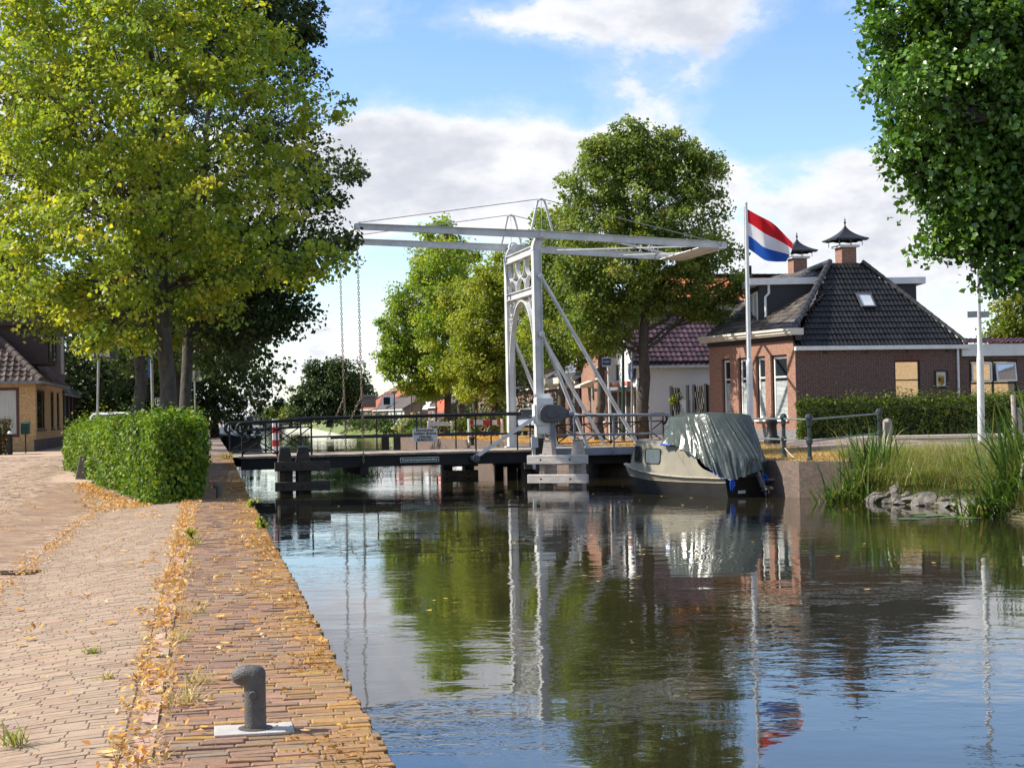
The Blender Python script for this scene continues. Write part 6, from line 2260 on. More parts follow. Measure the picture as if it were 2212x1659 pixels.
# rounded front and roof
rr = [s for s in ss_ if s >= 1.42]
roof = []
for s in rr:
    z1 = ip(ct, s)
    a, b = side(s, z1, -1), side(s, z1, 1)
    roof.append([a.lerp(b, q) + ZUP * 0.06 * math.sin(PI * q) + BF * (0.16 * math.sin(PI * q) if s > 4.3 else 0) for q in np.linspace(0, 1, 9)])
mb.grid(roof)
mb.build('cabin', M_boatbeige, boat, smooth=True)
mb = MB()
for sg in (-1, 1):
    mb.tube([side(s, ip(ct, s), sg) + ZUP * 0.005 for s in ss_ if 1.42 <= s <= 4.5], 0.018, 6)
    mb.tube([side(s, ip(zs_, s / LEN) + (ip(ct, 2.4) - ip(zs_, s / LEN)) * (1 - min(1, (2.35 - s) / 1.25)) ** 1.9, sg) + BR * sg * 0.006 for s in np.linspace(1.1, 2.35, 12)], 0.013, 5)
mb.tube([side(4.5, 1.55, -1).lerp(side(4.5, 1.55, 1), q) + ZUP * (0.06 * math.sin(PI * q) + 0.005) + BF * 0.16 * math.sin(PI * q) for q in np.linspace(0, 1, 9)], 0.018, 6)
mb.build('roof_trim', M_rub, boat, smooth='all')
mb = MB(); mb.tube([K(3.9, -0.2, 1.64), K(3.9, -0.2, 1.70), K(3.2, -0.2, 1.68), K(3.2, -0.2, 1.61)], 0.012, 6); mb.build('grab_rail', M_alu, boat)
def boat_window(s0, s1, z0, z1, sg, r=0.09, front=False):
    poly = []
    for (cx, cz, a0) in ((s1 - r, z1 - r, 0), (s0 + r, z1 - r, 90), (s0 + r, z0 + r, 180), (s1 - r, z0 + r, 270)):
        for i in range(5):
            a = math.radians(a0 + i * 22.5)
            poly.append((cx + r * math.cos(a), cz + r * math.sin(a)))
    pt = [side(x, z, sg) + BR * sg * 0.012 for x, z in poly]
    mb = MB(); mb.tube(pt + [pt[0]], 0.02, 6, cap=False)
    w_ = mb.build('window', M_rubber, boat, smooth='all')
    mb = MB(); mb.add(pt, [tuple(range(len(pt)))]); mb.build('pane', M_glass, w_)
for sg in (-1, 1):
    boat_window(2.95, 3.78, 0.92, 1.36, sg)
fl = [side(4.62, 1.36, -1), side(4.62, 1.36, 1), side(4.86, 0.96, 1), side(4.86, 0.96, -1)]
for q0, q1 in ((0.06, 0.30), (0.36, 0.64), (0.70, 0.94)):
    mb = MB()
    nn = (BF + ZUP * 0.5).normalized()
    bulge = lambda q, k: BF * 0.16 * math.sin(PI * q)
    c_ = [fl[0].lerp(fl[1], q0) + bulge(q0, 0), fl[0].lerp(fl[1], q1) + bulge(q1, 0), fl[3].lerp(fl[2], q1) + bulge(q1, 1), fl[3].lerp(fl[2], q0) + bulge(q0, 1)]
    c_ = [p + nn * 0.02 for p in c_]
    mb.tube(c_ + [c_[0]], 0.018, 6, cap=False); w_ = mb.build('windscreen', M_rubber, boat)
    mb = MB(); mb.add(c_, [(0, 1, 2, 3)]); mb.build('pane', M_glass, w_)
# one forward corner light on the port side
boat_window(4.05, 4.50, 0.94, 1.42, -1, 0.06)
# outboard motor
mb = MB()
top, low = K(-0.34, 0.10, 0.78), K(-0.62, 0.16, 0.20)
dl_ = (low - top)
mb.prism([top + BF * 0.10 + BR * -0.05, top + BF * -0.08 + BR * -0.05, low + BF * -0.05 + BR * -0.035, low + BF * 0.06 + BR * -0.035], BR * 0.10)
om = mb.build('outboard_leg', M_alu, boat, bevel=0.01)
mb = MB()
mb.lathe(low + BF * 0.16 + ZUP * -0.02, [(0.005, 0), (0.04, 0.05), (0.055, 0.14), (0.05, 0.26), (0.03, 0.34), (0.005, 0.36)], 12, axis=-BF + ZUP * 0.18)
mb.prism([low + BF * 0.05 + ZUP * -0.04, low + BF * -0.08 + ZUP * -0.04, low + BF * -0.04 + ZUP * -0.2], BR * 0.015)
mb.cbox(low + ZUP * 0.10, BF * 0.3, BR * 0.16, ZUP * 0.015)
mb.build('gearcase', M_alu, om, smooth=True)
mb = MB()
hub = low + BF * -0.19 + ZUP * 0.03
for i in range(3):
    a = i * 2.094 + 0.4
    d_ = BR * math.cos(a) + ZUP * math.sin(a)
    e_ = (BR * -math.sin(a) + ZUP * math.cos(a)) * 0.8 + BF * 0.5
    pts = [hub + d_ * (0.03 + 0.11 * x) + e_ * (0.055 * y) for x, y in ((0, -.4), (.3, -.9), (.7, -1), (1, -.4), (1.05, .2), (.8, .8), (.4, .9), (0, .4))]
    mb.prism(pts, BF * 0.008)
mb.build('propeller', plain('propeller_bronze', (0.3, 0.26, 0.22), None, 5, 0.3, 0.05, metal=0.7), om)
mb = MB(); mb.ebox(K(-0.02, -0.32, 0.10), BF * -0.012, BR * 0.28, ZUP * 0.085); mb.build('registration_plate', M_signwhite, boat)
mb = MB(); mb.ebox(K(-0.02, 0.62, 0.44), BF * -0.35, BR * 0.3, ZUP * 0.05); mb.build('swim_step', M_rub, boat)
# tarpaulin: a thing lying over the boat
tarp = thing('tarpaulin', 'wrinkled green tarpaulin draped over the stern of the cabin boat', 'tarpaulin', BS + ZUP * 1.0)
ST = [((2.7, .6, 2.40), None, (2.8, .72, 1.5)), ((2.82, 0, 2.47), None, (3.02, 0, 1.66)), ((2.68, -.58, 2.36), None, (2.78, -.80, 1.50)), ((2.25, -.62, 2.37), None, (2.1, -.82, 1.47)),
      ((1.85, -.62, 2.41), None, (1.2, -.87, 1.20)), ((1.45, -.58, 2.44), None, (.30, -.90, .68)), ((1.05, -.45, 2.45), (.35, -.56, 1.40), (-.06, -.66, .50)), ((.82, -.20, 2.46), (-.30, -.20, 1.12), (-.34, -.30, .58)),
      ((.66, .12, 2.46), (-.40, .16, 1.10), (-.46, .20, .80)), ((.50, .40, 2.44), (-.02, .40, 1.3), (-.14, .48, .62)), ((.45, .66, 2.38), None, (-.05, .98, .48)), ((1.5, .68, 2.38), None, (1.3, 1.0, .70))]
M_ = len(ST)
sub = 14
NR = 26
rows = [[] for _ in range(NR + 1)]
cen_t = V((1.5, 0, 1.4))
for i in range(M_):
    for j in range(sub):
        w_ = j / sub
        w_ = w_ * w_ * (3 - 2 * w_) * 0.35 + w_ * 0.65
        a, b = ST[i], ST[(i + 1) % M_]
        T = V(a[0]).lerp(V(b[0]), w_); Bm = V(a[2]).lerp(V(b[2]), w_)
        ma = V(a[1]) if a[1] else V(a[0]).lerp(V(a[2]), 0.5)
        mb_ = V(b[1]) if b[1] else V(b[0]).lerp(V(b[2]), 0.5)
        Mi = ma.lerp(mb_, w_)
        ph = (i + j / sub)
        out = (T.lerp(Bm, 0.5) - cen_t); out.z = 0
        out = out.normalized() if out.length > 1e-3 else V((0, 0, 0))
        for r in range(NR + 1):
            t = r / NR
            # two straight spans meeting at the middle point, softened
            p = T.lerp(Mi, t * 2) if t < 0.5 else Mi.lerp(Bm, t * 2 - 1)
            env = min(1, t * 5) * (0.35 + 0.65 * t)
            wv = 0.022 * math.sin(ph * 8.0 + 3.0 * mnoise.noise(V((ph * 1.3, t * 2, 5))) + 2.2 * t) + 0.075 * mnoise.noise(V((ph * 7.0, t * 1.4, 0))) * 2 + 0.018 * mnoise.noise(V((ph * 19, t * 5, 3))) * 2
            p = p + out * wv * env + ZUP * (0.05 * mnoise.noise(V((ph * 6, 9, 1))) * (t ** 3))
            rows[r].append(K(p.x, p.y, p.z - 0.08 * max(0.0, p.z - 1.5)))
mb = MB(); mb.grid(rows, closed=True)
ring = rows[0]
cpt = K(1.5, 0.02, 2.42)
prev = ring
for k in (0.75, 0.5, 0.25, 0.04):
    cur = [cpt.lerp(p, k) + ZUP * (0.03 * mnoise.noise(p * 2.5 + V((k * 3, 0, 0)))) for p in ring]
    mb.grid([cur, prev], closed=True)
    prev = cur
mb.add(prev, [tuple(range(len(prev)))])
mb.build('cover', M_tarp, tarp, smooth='all')
mb = MB()
hem = rows[NR]
mb.tube(hem[2 * sub - 10: 3 * sub - 3], 0.024, 6); hem_o = mb.build('blue_hem', M_blue, tarp)
mb = MB()
mb.tube(hem[5 * sub - 4: 6 * sub + 2], 0.012, 5); mb.build('blue_hem', M_blue, tarp)
mb = MB(); mb.tube(hem[9 * sub: 10 * sub + 4], 0.016, 5); mb.build('blue_hem', M_blue, tarp)
p0 = K(-0.10, -0.60, 0.52)
mb = MB()
for dx_, L_ in ((0, 0.36), (0.05, 0.25), (-0.05, 0.30)):
    mb.prism([p0 + BR * (dx_ - 0.02), p0 + BR * (dx_ + 0.03), p0 + BR * (dx_ * 1.6 + 0.04) - ZUP * L_ * 0.6, p0 + BR * dx_ * 1.2 - ZUP * L_, p0 + BR * (dx_ * 1.4 - 0.03) - ZUP * L_ * 0.5], BF * -0.012)
mb.build('strap_end', M_blue, tarp)
p0 = K(-0.25, 0.42, 0.62)
mb = MB()
for dx_, L_ in ((0, 0.25), (0.12, 0.22)):
    mb.prism([p0 + BR * dx_, p0 + BR * (dx_ + 0.05), p0 + BR * (dx_ + 0.12) - ZUP * L_, p0 + BR * (dx_ + 0.05) - ZUP * L_], BF * -0.012)
mb.build('strap_end', M_blue, tarp)
a, b = V((8.06, 47.3, 0.55)), K(0.3, 0.85, 0.6)
mb = MB()
M_rope = plain('mooring_rope', (0.5, 0.46, 0.36), (0.36, 0.32, 0.25), 20, 0.9, 0.2)
mb.tube(bent(V((8.08, 47.28, 0.42)), V((8.27, 44.42, 0.17)), 8, 0, RNG, -0.06), 0.016, 6)
tag(mb.build('mooring_rope', M_rope, loc=(8.1, 46, 0.3)), 'pale rope slung between two green railing posts behind the boat', 'rope')

# ------------------------------------------------------------------ the white motor barge far up the canal
gb = G(520, 962, WZ)
BG = thing('motor_barge', 'white motor barge with a bulwark, mast and canopy hoop moored beyond the bridge', 'boat', gb)
bf = V((-.16, .987, 0)).normalized(); br = V((.987, .16, 0))
def Q(s, b, z):
    return gb + bf * s + br * b + ZUP * z
hw2 = 2.05
def ring_(z, k):
    pts = []
    for i in range(13):
        a = -PI / 2 + PI * i / 12
        pts.append((1.5 - 1.5 * math.cos(a), hw2 * k * math.sin(a)))
    return [Q(s, b, z) for s, b in pts] + [Q(14, hw2 * k, z), Q(14, -hw2 * k, z)]
mb = MB(); mb.grid([ring_(-0.3, 0.86), ring_(0.95, 0.98)], closed=True); mb.build('hull', M_hullblack, BG, smooth=True)
mb = MB(); mb.grid([ring_(0.95, 0.985), ring_(1.75, 1.0)], closed=True); mb.add(ring_(1.72, 0.97), [tuple(range(15))]); mb.build('bulwark', M_whiteclean, BG, smooth=True)
mb = MB(); mb.tube(ring_(1.0, 1.02)[:13], 0.12, 8); mb.build('fender_strip', M_boatbeige, BG, smooth='all')
mb = MB()
mb.ebox(Q(3.2, -1.1, 1.75), bf * 4, br * 2.2, ZUP * 0.75); wc = mb.build('deckhouse', M_whiteclean, BG, bevel=0.05)
mb = MB()
for x in (-0.75, 0.1):
    mb.ebox(Q(3.18, x, 2.0), bf * 0.03, br * 0.65, ZUP * 0.35)
mb.build('window', M_glass, wc)
mb = MB()
mb.tube([Q(3.0, 0.05, 1.7), Q(3.0, 0.05, 5.2)], 0.07, 7); mb.tube([Q(3.3, 0.55, 1.7), Q(3.3, 0.55, 5.6)], 0.05, 7)
mb.tube([Q(3.0, -0.6, 4.0), Q(3.0, 0.7, 4.0)], 0.05, 6); mb.tube([Q(3.3, -0.5, 5.25), Q(3.3, 1.2, 5.4)], 0.04, 6); mb.beam(Q(3.3, 0.6, 5.8), Q(3.3, 1.2, 5.4), 0.06, 0.08)
mb.build('mast', M_whiteclean, BG)
mb = MB()
for s in (0.9, 4.4):
    mb.tube([Q(s, -1.75, 1.7), Q(s, -1.7, 4.0), Q(s, -0.9, 4.45), Q(s, 0.9, 4.45), Q(s, 1.6, 4.1), Q(s, 1.8, 1.7)], 0.04, 6)
mb.build('canopy_hoop', M_greysteel, BG)
mb = MB()
mb.tube([Q(0.25, b, 2.15) for b in (-1.3, -0.5, 0.5, 1.3)], 0.03, 5)
for b in (-1.2, -0.5, 0.1, 0.7, 1.3):
    mb.tube([Q(0.3, b, 1.7), Q(0.3, b, 2.15)], 0.025, 5)
mb.build('deck_rail', M_whiteclean, BG)
mb = MB(); mb.tube([Q(0.2, 0.1, 1.5), Q(0.2, 0.1, 2.6)], 0.06, 6); mb.build('stem_post', M_red, BG)
mb = MB()
mb.tube([Q(-0.1, -1.4, 1.25), Q(-0.35, -0.2, 1.0), Q(-0.3, 1.0, 0.85), Q(-0.15, 1.9, 0.9)], [0.1, 0.2, 0.22, 0.1], 8)
mb.build('slung_dinghy', M_whiteclean, BG, smooth='all')
for b in (-1.9, 1.75):
    mb = MB(); mb.lathe(Q(0.2, b, 0.5), [(0.12, 0), (0.26, 0.1), (0.28, 0.45), (0.12, 0.6)], 10); mb.build('hanging_fender', M_hullblack, BG, smooth=True)
# two people sitting in deck chairs on the barge
M_skin = plain('skin', (0.42, 0.25, 0.18), None, 4, 0.6, 0)
M_navy = plain('dark_navy_cloth', (0.02, 0.022, 0.035), (0.03, 0.03, 0.045), 6, 0.9, 0.1)
M_greyc = plain('grey_cloth', (0.10, 0.10, 0.12), None, 6, 0.9, 0.1)
M_hair = plain('dark_hair', (0.04, 0.03, 0.025), None, 6, 0.8, 0.1)
M_hairg = plain('grey_hair', (0.30, 0.28, 0.26), None, 6, 0.8, 0.1)
def sitter(label, c, face, shirt, hair):
    fx = V(face).normalized(); sx = V((fx.y, -fx.x, 0))
    pr = thing('person', label, 'person', c)
    at = lambda a, b, z: c + fx * a + sx * b + ZUP * z
    vs = [at(0, 0, .45), at(-.03, 0, .62), at(-.05, 0, .80), at(-.06, 0, .96), at(-.05, 0, 1.04), at(-.03, 0, 1.13), at(-.02, 0, 1.25)]
    rad = [.15, .14, .15, .13, .055, .075, .085]
    ed = [(i, i + 1) for i in range(6)]
    for s in (-1, 1):
        b0 = len(vs)
        vs += [at(-.06, s * .18, .93), at(.02, s * .22, .70), at(.22, s * .15, .62), at(.30, s * .12, .62)]
        rad += [.065, .05, .042, .035]
        ed += [(3, b0), (b0, b0 + 1), (b0 + 1, b0 + 2), (b0 + 2, b0 + 3)]
        b1 = len(vs)
        vs += [at(.02, s * .09, .45), at(.43, s * .11, .47), at(.46, s * .11, .10), at(.58, s * .11, .05)]
        rad += [.095, .07, .05, .04]
        ed += [(0, b1), (b1, b1 + 1), (b1 + 1, b1 + 2), (b1 + 2, b1 + 3)]
    skin_body('body', vs, ed, rad, shirt, pr)
    mb = MB(); mb.lathe(at(-.02, 0, 1.08), [(.045, 0), (.075, .05), (.088, .11), (.08, .17), (.03, .205)], 12); mb.build('face', M_skin, pr, smooth='all')
    mb = MB(); mb.lathe(at(-.045, 0, 1.15), [(.085, 0), (.097, .06), (.085, .12), (.03, .155)], 12); mb.build('hair', hair, pr, smooth='all')
    ch = thing('deck_chair', label.split(' ')[0] == 'x' and '' or 'folding deck chair under the ' + ('grey-haired' if hair is M_hairg else 'dark-haired') + ' sitter on the barge', 'chair', c)
    mb = MB(); mb.cbox(at(.18, 0, .36), fx * .5, sx * .5, ZUP * .03); mb.build('seat', M_greyc, ch)
    mb = MB(); mb.prism([at(-.16, -.26, .36), at(-.16, .26, .36), at(-.30, .26, 1.0), at(-.30, -.26, 1.0)], fx * -.03); mb.build('backrest', M_greyc, ch)
    for a_ in (-.1, .4):
        for b_ in (-.24, .24):
            mb = MB(); mb.tube([at(a_, b_, 0), at(a_, b_, .36)], .014, 5); mb.build('leg', M_alu, ch)
sitter('grey-haired person in a dark jacket sitting in a deck chair on the barge', Q(1.5, -0.95, 1.73), (1, 0.3, 0), M_navy, M_hairg)
sitter('dark-haired person in grey sitting with their back to the bridge on the barge', Q(1.4, 1.0, 1.73), (0.2, 1, 0), M_greyc, M_hair)
# ------------------------------------------------------------------ flag and pole
M_polewhite = plain('pole_white', (0.70, 0.71, 0.71), (0.6, 0.61, 0.61), 3, 0.4, 0)
gz_f = zr(53, 8.0 - xr(53))
fb, ft = V((P(1622, 950, 53).x, 53, gz_f)), P(1611, 440, 53)
fp = thing('flagpole', 'tall white flagpole standing behind the covered boat', 'flagpole', fb)
mid = fb.lerp(ft, 0.36)
mb = MB(); mb.tube([fb + (ft - fb) * 0.12, mid], 0.105, 12); mb.tube([mid, mid.lerp(ft, 0.02)], [0.105, 0.075], 12); mb.build('lower_pole', M_polewhite, fp, smooth=True)
mb = MB(); mb.tube([mid.lerp(ft, 0.02), mid.lerp(ft, 0.62), ft], [0.075, 0.072, 0.055], 12); mb.build('upper_pole', M_polewhite, fp, smooth=True)
mb = MB(); mb.tube([fb - ZUP * 0.2, fb + (ft - fb) * 0.12], 0.12, 12); mb.build('ground_sleeve', M_black, fp, smooth=True)
mb = MB(); mb.tube([mid + V((-0.09, -0.02, 0)), ft + V((-0.06, -0.02, -0.1))], 0.008, 5); mb.build('halyard', M_cable, fp)
mb = MB(); mb.lathe(ft, [(0.06, -0.02), (0.065, 0.02), (0.03, 0.06)], 10); mb.build('truck', M_polewhite, fp)
mb = MB(); mb.cbox(mid.lerp(ft, 0.58) + V((0.09, 0, 0)), V((0.1, 0, 0)), V((0, 0.08, 0)), ZUP * 0.28); mb.build('cleat', M_black, fp)
h0, h1 = P(1614, 452, 53), P(1613.5, 536, 53)
f0, f1 = P(1712, 521, 53.4), P(1697, 570, 53.6)
rows = []
nu, nv = 44, 24
for j in range(nv + 1):
    b = j / nv
    r = []
    for i in range(nu + 1):
        a = i / nu
        p = h0.lerp(h1, b).lerp(f0.lerp(f1, b), a)
        p.z += (0.16 * math.sin(PI * a) * (0.55 - b) + 0.05 * math.sin(a * 5.0 + b * 2.4) * a)
        p.z -= 0.10 * b * math.sin(PI * min(1, a * 1.5)) * 0.4
        p.y += 0.26 * math.sin(a * 6.4 - b * 2.6 + 0.5) * min(1, a * 2.2)
        p.x += 0.05 * math.sin(a * 7 + b * 3) * a
        r.append(p)
    rows.append(r)
M_flag = leafmat('flag_cloth', 0.35, 0.8, 0.2, (1.1, 1.1, 1.1))
FC = [(0.55, 0.018, 0.025), (0.78, 0.78, 0.78), (0.025, 0.10, 0.42)]
mb = MB()
for j in range(nv):
    mb.grid([rows[j], rows[j + 1]], FC[min(2, j * 3 // nv)])
fl = mb.build('flag', M_flag, smooth='all', loc=h0)
tag(fl, 'red, white and blue striped flag blowing from the tall pole', 'flag')

# ------------------------------------------------------------------ railing, posts, lamp
M_railgreen = plain('rail_green_black', (0.018, 0.032, 0.034), (0.03, 0.045, 0.045), 5, 0.4, 0.1)
M_railpale = plain('rail_worn_top', (0.16, 0.20, 0.19), (0.07, 0.10, 0.10), 5, 0.45, 0.1)
cr_ = thing('canal_railing', 'dark green post-and-rail fence around the corner of the brick quay', 'railing', (8.2, 46, 0.1))
pts = [V((6.9, 51.6, 0.15)), V((8.06, 47.3, 0.12)), V((8.28, 44.4, 0.11)), P(1901, 980, 49.5)]
pts[3].z = zr(49.5, 4)
for p in pts:
    mb = MB()
    r = 0.075
    mb.lathe(p - ZUP * 0.2, [(r * 1.3, 0), (r * 1.3, 0.26), (r * 0.8, 0.32), (r * 0.8, 0.66), (r * 1.25, 0.70), (r * 1.25, 0.80), (r * 0.8, 0.84), (r * 0.72, 1.12), (r, 1.2), (r, 1.36), (r * 1.5, 1.37), (r * 1.5, 1.43), (r * 1.0, 1.5), (0.005, 1.53)], 8)
    mb.build('post', M_railgreen, cr_)
for a, b in zip(pts, pts[1:]):
    for z in (1.16, 0.55):
        mb = MB(); mb.tube([a + ZUP * z, b + ZUP * z], 0.026, 8); mb.build('rail', M_railpale, cr_, smooth=True)
g = G(1918, 956, 0.42)
mb = MB(); mb.prism([g + V((-0.13, -0.13, -0.1)), g + V((0.13, -0.13, -0.1)), g + V((0.13, 0.13, -0.1)), g + V((-0.13, 0.13, -0.1))], ZUP * 0.78)
mb.lathe(g + ZUP * 0.67, [(0.17, 0), (0.12, 0.08), (0.03, 0.11)], 4)
M_conc = plain('rough_concrete', (0.30, 0.27, 0.24), (0.2, 0.18, 0.16), 5, 0.95, 0.4)
tag(mb.build('concrete_post', M_conc, loc=g, bevel=0.01), 'squat grey concrete post beside the lane in front of the hedge', 'post')
g = G(1668, 956, 0.40)
g = P(1668, 952, 56.5)
cb_ = MB(); cb_.lathe(g, [(0.30, -0.1), (0.28, 0.1), (0.19, 0.2), (0.17, 0.55), (0.20, 0.6), (0.20, 0.72), (0.1, 0.8), (0.02, 0.82)], 12)
tag(cb_.build('iron_bollard', M_black, loc=g, smooth=True), 'stout black iron bollard at the corner of the brick house', 'bollard')
# street lamp by the far end of the hedge
g = G(2120, 952, 0.44)
Yl = g.y
lp = thing('lamp_post', 'white street lamp post with grey street plates in front of the long hedge', 'lamp post', g)
t1 = P(2117.5, 777, Yl); t2 = P(2108, 470, Yl)
mb = MB(); mb.tube([g - ZUP * 0.1, t1], 0.115, 12); mb.tube([t1, t1.lerp(t2, 0.06)], [0.115, 0.08], 12); mb.build('lower_pole', M_polewhite, lp, smooth=True)
mb = MB(); mb.tube([t1.lerp(t2, 0.05), t2], [0.08, 0.06], 12); mb.build('upper_pole', M_polewhite, lp, smooth=True)
mb = MB(); mb.cbox(t2 + V((-0.35, 0, 0.05)), V((0.9, 0, 0)), V((0, 0.25, 0)), ZUP * 0.14); mb.build('lantern', M_greysteel, lp, bevel=0.03)
cs_ = P(2114, 679.5, Yl - 0.12)
for u0, u1 in ((2090, 2111), (2117, 2137)):
    a, b = P(u0, 680, Yl - 0.1), P(u1, 679, Yl - 0.1)
    mb = MB(); mb.ebox(a - ZUP * 0.095, (b - a), V((0, 0.02, 0)), ZUP * 0.19); mb.ebox(a - ZUP * 0.10 - V((0.01, 0.012, 0)), (b - a) + V((0.02, 0, 0)), V((0, 0.012, 0)), ZUP * 0.02); mb.ebox(a + ZUP * 0.08 - V((0.01, 0.012, 0)), (b - a) + V((0.02, 0, 0)), V((0, 0.012, 0)), ZUP * 0.02)
    mb.build('street_plate', M_pole, lp)
for (u, v0, v1, lab) in ((2190, 925, 853, 'taller rough wooden stake among the reeds by the lamp post'), (2203, 930, 880, 'shorter rough wooden stake among the reeds by the lamp post')):
    a, b = P(u, v0, 46), P(u - 2, v1, 46)
    a.z = zbank(43, 8) - 0.1
    mb = MB(); mb.tube([a, a.lerp(b, 0.5) + V((0.02, 0, 0)), b], 0.07, 8)
    tag(mb.build('wooden_stake', M_greywood, loc=a, smooth=True), lab, 'stake')
# hedge before the gable
GH = [(1.6, (0.06, 0.095, 0.014)), (2.4, (0.11, 0.16, 0.018)), (1.2, (0.13, 0.17, 0.022)), (1.1, (0.028, 0.052, 0.012)), (0.25, (0.22, 0.20, 0.04))]
hz = [1.86, 1.93, 1.96, 1.88]
hedge('beech_hedge', 'long clipped green hedge in front of the dark brick gable', [(10.75, 59.7), (28, 60.6), (28, 61.9), (10.95, 61.0)], [1.78, 1.93, 1.95, 1.80], [0.35] * 4, 430, 0.085, GH, 31, M_hleaf, M_twig, jit=0.2, up=0.3, toprag=0.25)

# tile-and-slat fence beside the brick house
a, b = P(1449, 880, 71), P(1546, 880, 69.5)
a.z = b.z = 0.3
fe_ = thing('garden_fence', 'black garden fence with stacked roof tiles and slatted panels beside the brick house', 'fence', a)
fd_ = (b - a); fL = fd_.length; fd_ = fd_ / fL; fnn = V((fd_.y, -fd_.x, 0))
ztop = lambda x: P(1449 + (1546 - 1449) * x / fL, 837 - 6 * x / fL, 70.3).z
M_slate = attrmat('fence_tiles', 0.7, 0.2, 12, 0.2)
def fposts(x):
    mb = MB(); mb.ebox(a + fd_ * (x - 0.06), fd_ * 0.12, fnn * 0.1, ZUP * (ztop(x) + 0.06 - 0.3)); mb.build('fence_post', M_blackwood, fe_)
for x in (0.0, 0.41 * fL / 2, 0.22 * 2.0, 0.54 * fL * 0.62, 0.8 * fL):
    pass
for x in (0.03, 0.40, 0.54, 0.80):
    fposts(x * fL)
rng = np.random.default_rng(44)
for x0, x1, kind in ((0.0, 0.20, 't'), (0.20, 0.38, 's'), (0.41, 0.52, 's'), (0.55, 0.79, 't'), (0.80, 1.0, 'p')):
    mb = MB()
    if kind == 't':
        n = max(3, int((x1 - x0) * fL / 0.11))
        for k in range(9):
            for i in range(n):
                xx = (x0 + (x1 - x0) * (i + 0.5 * (k % 2)) / n) * fL
                if xx > x1 * fL - 0.05: continue
                c = float(rng.uniform(0.05, 0.14))
                hgt = (ztop(xx) - 0.3) / 9
                mb.ebox(a + fd_ * xx + ZUP * hgt * k + fnn * float(rng.uniform(0, .05)), fd_ * 0.06, fnn * 0.05, ZUP * hgt * 0.97, (c, c * 0.93, c * 0.92))
        mb.ebox(a + fd_ * x0 * fL - fnn * 0.06, fd_ * (x1 - x0) * fL, fnn * 0.02, ZUP * (ztop(x0 * fL) - 0.32), (0.015, 0.015, 0.016))
        mb.build('tile_stack', M_slate, fe_)
    elif kind == 's':
        for k in range(19):
            mb.ebox(a + fd_ * x0 * fL + ZUP * (0.02 + k * 0.092), fd_ * (x1 - x0) * fL, fnn * 0.03, ZUP * 0.04)
        mb.build('slat_panel', M_lead, fe_)
    else:
        mb.ebox(a + fd_ * x0 * fL, fd_ * (x1 - x0) * fL, fnn * 0.04, ZUP * (ztop(0.9 * fL) - 0.3)); mb.build('board_panel', M_blackwood, fe_)
def bush(name, label, c, r, n, ls, pal, seed, mat, cat='plant', group=None, stems=True):
    rng = np.random.default_rng(seed)
    c = V(c)
    t = thing(name, label, cat, c, group)
    r = V(r) if hasattr(r, '__len__') else V((r, r, r))
    m = max(5, n // 25)
    d = unit(rng.normal(size=(m, 3)))
    d[:, 2] = np.abs(d[:, 2]) * 1.0
    cc_ = d * np.array(r) * rng.uniform(0.35, 1.0, (m, 1)) + np.array((0, 0, r.z * 0.25))
    idx = rng.integers(0, m, n)
    p = cc_[idx] + rng.normal(size=(n, 3)) * np.array(r) * 0.16
    p[:, 2] = np.maximum(p[:, 2], 0.02)
    p += np.array(c)
    cols = pick_cols(m, pal, rng)[idx] * 0.6 + pick_cols(n, pal, rng) * 0.4
    v, f, k = leaf_arrays(p, np.full(n, ls), cols, up_bias=0.4, droop=0.3, rng=rng)
    tri_mesh('foliage', v, f, k, mat, t)
    if stems:
        mb = MB()
        for i in range(min(14, m)):
            mb.tube([c, c.lerp(c + V(cc_[i]), 0.5) + V((0, 0, 0.03)), c + V(cc_[i])], [0.02, 0.014, 0.006], 4)
        mb.build('stems', M_twig, t)
    return t
YG_ = [(2, (0.28, 0.34, 0.02)), (1, (0.20, 0.27, 0.02)), (0.6, (0.12, 0.18, 0.02))]
MG_ = [(2, (0.055, 0.10, 0.018)), (1.4, (0.09, 0.14, 0.02)), (1, (0.03, 0.06, 0.012))]
pb = a + fd_ * 0.32 + ZUP * 1.55
bush('climbing_plant', 'bright yellow-green plant sprouting over the end of the black fence', pb, (0.36, 0.22, 0.42), 300, 0.09, YG_, 51, M_hleaf)

# ------------------------------------------------------------------ rocks, reeds, grass of the natural bank
M_rock = plain('grey_rubble', (0.24, 0.22, 0.195), (0.10, 0.09, 0.08), 2.6, 0.9, 0.8, bscale=14)
def rock(c, r, seed, label):
    bm = bmesh.new()
    bmesh.ops.create_icosphere(bm, subdivisions=3, radius=1.0)
    rng = np.random.default_rng(seed)
    cuts = [(unit(rng.normal(size=(1, 3)))[0], rng.uniform(0.42, 0.78)) for _ in range(13)]
    for v in bm.verts:
        p = v.co.copy()
        for n_, d_ in cuts:
            n_ = V(n_)
            k = p.dot(n_)
            if k > d_:
                p -= n_ * (k - d_)
        p *= 1 + 0.09 * mnoise.noise(p * 2.2 + V((seed, 0, 0)))
        v.co = V((p.x * r[0], p.y * r[1], p.z * r[2]))
    me = bpy.data.meshes.new('rock')
    bm.to_mesh(me); bm.free()
    o = bpy.data.objects.new('rock', me)
    COL.objects.link(o)
    me.materials.append(M_rock)
    o.location = c
    o.rotation_euler = (rng.uniform(-.3, .3), rng.uniform(-.3, .3), rng.uniform(0, 6))
    tag(o, label, 'rock', 'rubble stones along the waterline')
    return o
